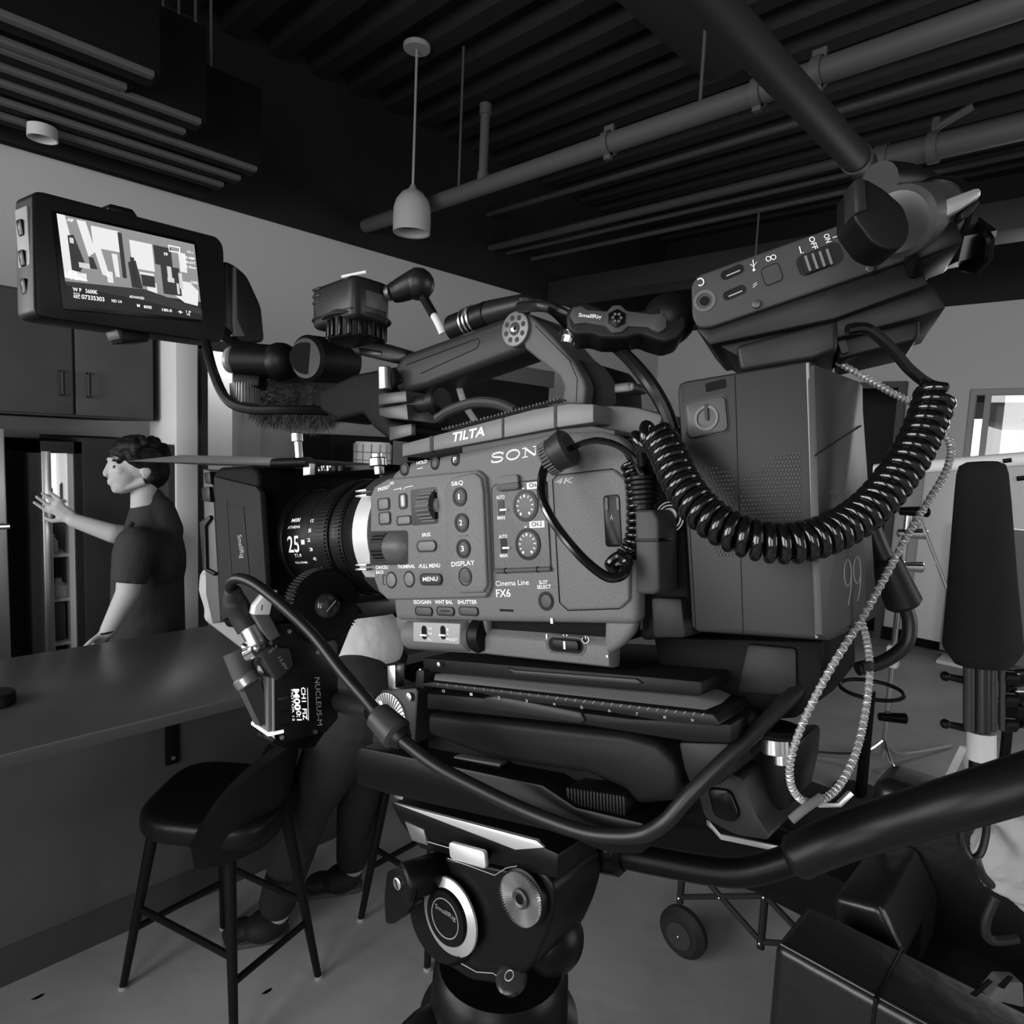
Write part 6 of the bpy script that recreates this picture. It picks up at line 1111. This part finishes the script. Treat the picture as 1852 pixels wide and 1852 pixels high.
# ---------------------------------------------------------------- leather armchair, bottom right
LEA = mat('chair_leather', .010, .32, bump=.12, bscale=16, spec=.45)
az = .62; e0 = oz(1400, 1706, az); e1 = oz(1690, 1852, az)
t = Thing('leather_armchair', 'black leather armchair with stitched seams in the lower right corner', 'armchair', W, V(e0.x+.4, e0.y-.4, 0))
X0 = e0.x; Y1 = e0.y
b = B(); b.box((X0, Y1-1.0, .08), (X0+.20, Y1, az), .022, 5); arm = t.part('arm', b, LEA, ang=70)
b = B(); sy = oz(1590, 1795, az).y; b.box((X0-.003, sy-.004, .1), (X0+.20, sy+.004, az+.003), .002); t.part('seam', b, BLK, arm)
b = B(); b.tube([V(X0+.012, Y1-1.0, az-.002), V(X0+.012, Y1-.01, az-.002)], .0035, 8, smooth=False); t.part('piping', b, LEA, arm)
b = B(); b.box((X0+.20, Y1-.95, .08), (X0+.72, Y1-.02, .40), .04, 4); t.part('seat_base', b, LEA, ang=70)
bz = W.px(1505, 1622, X0+.42, 0)
b = B(); 
p0 = W.px(1503, 1618, X0+.30, 0); p1 = W.px(1592, 1640, X0+.30, 0); p2 = W.px(1640, 1742, X0+.30, 0); p3 = W.px(1512, 1690, X0+.30, 0)
b.prism([(p.y, p.z) for p in (p0, p1, p2, p3)], X0+.30, X0+.66, .02, ax=0, seg=4); t.part('back_cushion', b, LEA, ang=70)
b = B(); b.line(W, [(0, 0), (1, 1)], .0, 0) if False else b.tube([V(X0+.298, p1.y+.002, p1.z), V(X0+.294, (p1.y+p2.y)/2, (p1.z+p2.z)/2), V(X0+.298, p2.y, p2.z)], .003, 8); t.part('seam', b, LEA)
b = B(); b.box((X0+.66, Y1-1.0, .08), (X0+.86, Y1, .78), .05, 5); t.part('backrest', b, LEA, ang=70)
b = B(); b.box((X0+.05, Y1-.95, 0), (X0+.80, Y1-.05, .09), .005); t.part('plinth', b, BLKM)
# pale cloth over the chair, with folds; and striped cloth beneath
CF = Frame(pxf(1820, 1560, 1.0), cdir(1, 0, -.1), cdir(0, -1, .1))
def jacket():
    from mathutils import noise
    b = B()
    def lm(pts, rs):
        P = [pxf(x, y, d) for x, y, d in pts]
        for (p, q), (r0, r1) in zip(zip(P, P[1:]), zip(rs, rs[1:])): b.cyl(p, q, r0, r1, 18); b.sph(q, r1, 18)
        b.sph(P[0], rs[0], 18)
    lm([(1800, 1512, 1.02), (1860, 1498, 1.0), (1960, 1490, 1.0)], [.022, .032, .04]); lm([(1806, 1555, 1.0), (1860, 1570, 1.0), (1960, 1600, 1.0)], [.030, .04, .05]); lm([(1800, 1530, 1.0), (1800, 1570, 1.0), (1840, 1605, 1.0), (1900, 1645, 1.0)], [.024, .022, .020, .022])
    me = bpy.data.meshes.new('tmp'); b.bm.to_mesh(me); b.bm.free(); o = bpy.data.objects.new('tmp', me); COL.objects.link(o)
    m = o.modifiers.new('r', 'REMESH'); m.mode = 'VOXEL'; m.voxel_size = .004; s_ = o.modifiers.new('s', 'SMOOTH'); s_.iterations = 12; s_.factor = .5
    dg = bpy.context.evaluated_depsgraph_get(); dg.update(); r = bpy.data.meshes.new_from_object(o.evaluated_get(dg)); n = B(); n.bm.from_mesh(r); bpy.data.objects.remove(o); n.bm.normal_update()
    for v in n.bm.verts:
        p = v.co; q = p+V(.3, -.2, .5)*noise.noise(p*9)*.12; f = 1-abs(noise.noise(q*V(1, 1, 1).length*9)); g = 1-abs(noise.noise(q*34+V(5, 3, 1))); v.co += v.normal*(.030*(f-.75)+.010*(g-.75))
    return n
solo('pale_jacket', jacket(), mat('jacket_cloth', .33, .85, bump=.4, bscale=300), 'pale grey wrinkled jacket bundled on the armchair at the right edge', 'jacket', ang=80)
CF2 = Frame(pxf(1810, 1790, 1.25), cdir(1, .2, 0), cdir(0, -1, 0))
t = Thing('striped_cloth', 'small striped pale cloth in the dark under the jacket, lower right', 'cloth', CF2, CF2.px(1810, 1830, 0))
b = B(); b.poly(CF2, [(1790, 1806), (1815, 1776), (1850, 1778), (1852, 1822), (1812, 1812), (1800, 1816)], -.03, 0, .006, rnd=.004); cl = t.part('cloth', b, mat('cloth_dim', .09, .85), ang=70)
for P in ([(1806, 1785), (1826, 1766), (1834, 1768), (1816, 1789)], [(1756, 1800), (1790, 1772), (1796, 1776), (1766, 1804)]): b = B(); b.poly(CF2, P, -.002, .002, .0006); t.part('stripe', b, BLKM, cl)
b = B(); b.tube([pxf(*p) for p in [(1800, 1625, .9), (1785, 1660, .9), (1784, 1690, .9), (1800, 1702, .9), (1840, 1698, .9)]], .006, 10); solo('hanging_strap', b, mat('strap_dark', .012, .5), 'dark strap hanging in a curve below the pale jacket', 'strap')
# speckles on the floor
for i, (x, y, lab) in enumerate(((484, 1793, 'small dark scuff on the floor right of the front stool legs'), (70, 1803, 'small dark scuff on the floor near the left edge'))):
    p = oz(x, y); b = B(); b.prism([(p.x+.014*math.cos(k*.9)*(1+.5*(k % 2)), p.y+.006*math.sin(k*.9)) for k in range(7)], 0, .001); solo('floor_scuff', b, BLKM, lab, 'mark')
# ================================================================ people
def remesh(b, vox, smooth=4):
    """merge a builder's overlapping solids into one continuous skin"""
    me = bpy.data.meshes.new('tmp'); b.bm.to_mesh(me); b.bm.free(); o = bpy.data.objects.new('tmp', me); COL.objects.link(o)
    m = o.modifiers.new('r', 'REMESH'); m.mode = 'VOXEL'; m.voxel_size = vox; m.use_smooth_shade = True
    s_ = o.modifiers.new('s', 'SMOOTH'); s_.iterations = smooth; s_.factor = .5
    dg = bpy.context.evaluated_depsgraph_get(); dg.update(); r = bpy.data.meshes.new_from_object(o.evaluated_get(dg)); n = B(); n.bm.from_mesh(r)
    bpy.data.objects.remove(o); return n
def limb(b, pts, rs, seg=16):
    for (p, q), (r0, r1) in zip(zip(pts, pts[1:]), zip(rs, rs[1:])): b.cyl(p, q, r0, r1, seg); b.sph(q, r1, seg)
    b.sph(pts[0], rs[0], seg)
SKIN = mat('skin', .36, .55, bump=.1, bscale=200); HAIR = mat('dark_hair', .005, .6, bump=.6, bscale=120, spec=.2); SHIRT = mat('dark_shirt', .03, .8, bump=.3, bscale=30)
def hand(b, wrist, dr, nr, s_=1.0, curl=.3, thumb=1):
    """palm, four fingers and thumb; dr = along the hand, nr = palm normal"""
    dr = dr.normalized(); sd = dr.cross(nr).normalized(); nr = sd.cross(dr)
    for k in range(5): b.sph(wrist+dr*(.012+.017*k)*s_, .021*s_, 12, (1, 1, 1)); b.sph(wrist+dr*(.025+.016*k)*s_+sd*.016*s_, .0165*s_, 10); b.sph(wrist+dr*(.025+.016*k)*s_-sd*.016*s_, .0165*s_, 10)
    for i, (o_, L) in enumerate(((-.031, .070), (-.0105, .080), (.0105, .076), (.030, .060))):
        p = wrist+dr*.085*s_+sd*o_*s_; sp = sd*o_*5
        q = p+(dr*math.cos(curl*.5)+nr*math.sin(curl*.5)+sp)*L*.45*s_; r_ = q+(dr*math.cos(curl*1.4)+nr*math.sin(curl*1.4))*L*.32*s_; e = r_+(dr*math.cos(curl*2.2)+nr*math.sin(curl*2.2))*L*.25*s_
        limb(b, [p, q, r_, e], [.0095*s_, .0085*s_, .008*s_, .007*s_], 8)
    p = wrist+dr*.03*s_+sd*thumb*.022*s_; q = p+(dr*.6+sd*thumb*.75+nr*.2).normalized()*.038*s_; e = q+(dr*.9+sd*thumb*.3).normalized()*.03*s_; limb(b, [p, q, e], [.013*s_, .010*s_, .008*s_], 8)
# --- the young man at the fridge, side on, facing -X
PY = 2.94
def pa(x, y, dy=0): return W.px(x, y, PY+dy, 1)
t = Thing('person', 'young man with dark curly hair in a dark short-sleeved shirt, reaching into the open fridge', 'person', W, V(pa(270, 1100).x, PY, 0))
hc = pa(243, 848); S = .215/.23
b = B()
F = V(-1, 0, 0); U = V(0, 0, 1); N_ = V(0, -1, 0)
def hp(f, u, n): return hc+F*f+U*u+N_*n
tilt = -.0
b.sph(hp(-.018, .022, 0), .088, 24, (1.08, .86, 1.0)); b.sph(hp(.035, -.01, 0), .062, 20, (1.0, .95, 1.25)); b.sph(hp(.045, -.062, 0), .038, 16, (1.1, 1.1, 1)); b.sph(hp(.066, -.080, 0), .018, 12)
for s_ in (-1, 1): b.cyl(hp(.055, -.078, s_*.018), hp(-.022, -.045, s_*.055), .016, .018, 12); b.sph(hp(.062, -.005, s_*.036), .021, 12)
b.cyl(hp(.086, .024, 0), hp(.104, -.020, 0), .009, .011, 12); b.sph(hp(.100, -.024, 0), .011, 12, (1.05, 1.25, .8)); b.cyl(hp(.082, .036, -.03), hp(.082, .036, .03), .010, seg=10)
b.sph(hp(.088, -.048, 0), .010, 10, (1, 1.9, .7)); b.sph(hp(.087, -.058, 0), .010, 10, (1, 1.8, .7))
for s_ in (-1, 1): b.sph(hp(-.018, -.008, s_*.078), .024, 14, (.75, .35, 1.25)); b.sph(hp(-.026, -.006, s_*.085), .012, 10, (1, .4, 1.3))
ns = pa(252, 930); nb = pa(262, 960)
limb(b, [hp(-.035, -.05, 0), nb], [.047, .055], 18)
shN = pa(244, 985, -.20); shF = pa(262, 975, .17); chest = pa(268, 1010); waist = pa(266, 1130); hip = pa(268, 1230)
# torso inside the shirt
for p, r_ in ((chest, .13), (waist, .12), (hip, .13)): b.sph(p, r_, 20, (.9, 1.2, 1.1))
b.cyl(chest, hip, .12, .13, 20); limb(b, [shN, chest, shF], [.055, .1, .055], 16)
# near arm hangs down to the counter
el = pa(231, 1072, -.22); wr = pa(196, 1140, -.18); limb(b, [shN, el, wr], [.052, .041, .029], 16); hand(b, wr, (pa(180, 1160, -.17)-wr), V(-.3, -.3, -1), .95, .45, 1)
# far arm reaches to the left
el2 = pa(205, 965, .16); wr2 = pa(133, 941, .24); limb(b, [shF, el2, wr2], [.052, .040, .029], 16); hand(b, wr2, (pa(100, 916, .27)-wr2), V(.2, -1, -.5), .95, .12, -1)
# legs
for s_ in (-1, 1): limb(b, [hip+N_*s_*.09, V(hip.x, PY-s_*.10, .47), V(hip.x+.02, PY-s_*.10, .08)], [.085, .055, .042], 16); b.sph(V(hip.x-.05, PY-s_*.10, .045), .045, 14, (2.2, .9, .9))
n_ = remesh(b, .0045, 4); body_ = t.part('body', n_, SKIN, ang=180)
b = B()
for p, r_ in ((chest, .135), (waist, .128), (hip+V(0, 0, .07), .138)): b.sph(p, r_, 22, (.95, 1.28, 1.15))
b.cyl(chest, hip+V(0, 0, .06), .132, .145, 22); limb(b, [shN+V(0, 0, .0), chest+V(0, 0, .02), shF], [.070, .105, .070], 16)
b.cyl(shN, shN.lerp(el, .80), .070, .062, 18); b.cyl(shF, shF.lerp(el2, .55), .068, .06, 18); b.cyl(nb-V(0, 0, .03), pa(266, 912), .088, .057, 18); limb(b, [pa(292, 960), pa(284, 925), pa(274, 902)], [.085, .072, .050], 18)
b.sph(pa(300, 1010), .10, 18, (.7, 1.3, 1.6)); n_ = remesh(b, .008, 6); t.part('shirt', n_, SHIRT, body_, ang=180)
b = B(); limb(b, [pa(238, 948, -.08), pa(228, 968, -.13), pa(236, 985, -.16)], [.012, .014, .006], 10); n_ = remesh(b, .004, 2); t.part('collar', n_, SHIRT, body_, ang=180)
b = B(); random.seed(5)
b.sph(hp(-.03, .045, 0), .094, 24, (1.05, .95, .92)); b.sph(hp(-.07, -.005, 0), .062, 18, (1, 1.15, 1.25)); b.sph(hp(-.005, .085, 0), .07, 16, (1.2, 1, .7))
for i in range(60):
    a = random.uniform(-.2, math.pi); c_ = random.uniform(-1.2, 1.2); b.sph(hp(-.025+.098*math.cos(a)*math.cos(c_)*1.0, .045+.085*math.sin(a)*math.cos(c_*.6), .085*math.sin(c_)), random.uniform(.012, .020), 8)
for s_ in (-1, 1):
    for k in range(8): b.sph(hp(.03-.012*k, .045-.008*k, s_*(.07)), .018, 8)
    b.sph(hp(-.045, -.03, s_*.062), .03, 10)
for k in range(7): b.sph(hp(.066+.003*k*(k < 4), .085-.006*k, .02*math.sin(k*2)), .014, 8)
n_ = remesh(b, .005, 5); t.part('hair', n_, HAIR, body_, ang=180)
for s_ in (-1, 1):
    b = B(); b.sph(hp(.076, .008, s_*.030), .010, 12); t.part('eye', b, mat('eye_dark', .03, .2), body_); b = B(); b.tube([hp(.084, .030, s_*.016), hp(.082, .035, s_*.032), hp(.070, .030, s_*.048)], .0042, 8); t.part('eyebrow', b, HAIR, body_)
b = B(); b.tube([wr+(V(math.cos(a), math.sin(a)*.9, .25*math.cos(a)))*.031 for a in [i*math.pi/6 for i in range(12)]], .004, 8, closed=True); t.part('bracelet', b, BLK, body_)
b = B(); b.cyl(hip+V(0, 0, .10), hip-V(0, 0, .05), .135, .14, 20); 
for s_ in (-1, 1): limb(b, [hip+N_*s_*.085-V(0, 0, .03), V(hip.x, PY-s_*.10, .47), V(hip.x+.02, PY-s_*.10, .10)], [.10, .07, .06], 16)
n_ = remesh(b, .01, 3); t.part('trousers', n_, mat('trouser_black', .02, .85), body_, ang=180)
b = B()
for s_ in (-1, 1): b.sph(V(hip.x-.045, PY-s_*.10, .05), .05, 14, (2.4, 1, 1)); 
b2_ = B(); [b2_.box((hip.x-.17, PY-s_*.10-.045, 0), (hip.x+.08, PY-s_*.10+.045, .03), .01) for s_ in (-1, 1)]; b2_.bm.free(); n_ = remesh(b, .008, 3); t.part('shoes', n_, BLK, body_, ang=180)
# --- the second person, leaning over the counter, mostly hidden by the rig
QY = 1.72
def pb(x, y, yy=QY): return W.px(x, y, yy, 1)
hipb = pb(655, 1215, 1.68); 
t = Thing('person', 'person in pale t-shirt and dark trousers leaning on the counter, hidden behind the lens', 'person', W, V(1.2, 1.9, 0))
hd = V(1.03, 2.12, 1.475); sh1 = V(1.16, 1.98, 1.28); b = B()
b.sph(hd, .088, 22, (1, 1, 1.15)); b.sph(hd+V(-.03, .05, -.05), .055, 16); b.sph(hd+V(-.05, .085, -.02), .014, 10); limb(b, [hd-V(0, 0, .07), sh1], [.052, .06], 16)
limb(b, [sh1, V(hipb.x-.02, 1.80, 1.10), hipb], [.105, .110, .115], 20)
for s_, y_ in ((-1, 0), (1, 0)):
    sd = V(.70, .70, 0)*s_*.17; sh = sh1+sd; e_ = sh+V(-.10, .10, -.24); wv = (W.px(386, 1112, 2.0, 1) if s_ < 0 else V(1.25, 2.3, 1.0)); limb(b, [sh, e_, wv], [.05, .04, .028], 14); hand(b, wv, V(-.25, .1, 1) if s_ < 0 else V(-.6, .6, 0), V(1, 0, 0) if s_ < 0 else V(0, 0, -1), .95, .35, s_)
for s_, fx in ((-1, (1.02, 1.98)), (1, (1.34, 2.02))):
    kn_ = V((hipb.x+fx[0])/2+.02*s_, 1.86, .50); limb(b, [hipb+V(.7, .7, 0)*s_*.09, kn_, V(fx[0], fx[1], .09)], [.09, .058, .042], 16)
n_ = remesh(b, .009, 4); body_ = t.part('body', n_, SKIN, ang=180)
b = B(); limb(b, [sh1+V(0, 0, -.01), V(hipb.x-.02, 1.80, 1.10), hipb+V(0, 0, .09)], [.122, .128, .126], 22)
for s_ in (-1, 1): sd = V(.70, .70, 0)*s_*.17; sh = sh1+sd; b.cyl(sh, sh+V(-.07, .07, -.15), .068, .062, 16); b.sph(sh, .068, 14)
n_ = remesh(b, .009, 4); t.part('tshirt', n_, mat('pale_tshirt', .42, .85, bump=.6, bscale=14), body_, ang=180)
b = B(); b.sph(hipb-V(0, 0, .01), .130, 20, (1, 1, .85))
for s_, fx in ((-1, (1.02, 1.98)), (1, (1.34, 2.02))):
    kn_ = V((hipb.x+fx[0])/2+.02*s_, 1.86, .50); limb(b, [hipb+V(.7, .7, 0)*s_*.085-V(0, 0, .005), hipb+V(.7, .7, 0)*s_*.08-V(0, 0, .09), kn_, V(fx[0], fx[1], .13)], [.108, .112, .078, .062], 16)
n_ = remesh(b, .01, 4); t.part('trousers', n_, mat('trouser_grey', .02, .85, bump=.4, bscale=25), body_, ang=180)
b = B(); b.lathe(hipb+V(0, 0, .035), V(.12, -.12, 1), [(.115, 0), (.134, 0), (.134, .035), (.115, .035)], 36); t.part('belt', b, BLK, body_)
b = B(); random.seed(8); b.sph(hd+V(.01, -.01, .035), .096, 20)
for i in range(110): a = random.uniform(0, 6.28); c_ = random.uniform(.0, 1.5); b.sph(hd+V(.01+.1*math.cos(a)*math.cos(c_), -.01+.1*math.sin(a)*math.cos(c_), .04+.085*math.sin(c_)), random.uniform(.012, .02), 8)
n_ = remesh(b, .006, 2); t.part('hair', n_, mat('light_hair', .16, .7, bump=1, bscale=120), body_, ang=180)
for fx in ((1.02, 1.98), (1.34, 2.02)):
    b = B(); b.sph(V(fx[0]-.03, fx[1]+.02, .05), .052, 16, (1.5, 1.2, .95)); b.sph(V(fx[0]-.10, fx[1]+.07, .038), .042, 14, (1.4, 1.1, .8)); n_ = remesh(b, .007, 3); s_o = t.part('shoe', n_, mat('shoe_black', .015, .6), body_, ang=180)
    b = B(); b.prism(roundpoly([(fx[0]-.165, fx[1]+.05), (fx[0]-.13, fx[1]+.12), (fx[0]+.06, fx[1]+.03), (fx[0]+.02, fx[1]-.05)], .035), 0, .018, .004); t.part('sole', b, mat('sole_grey', .06, .7), s_o)
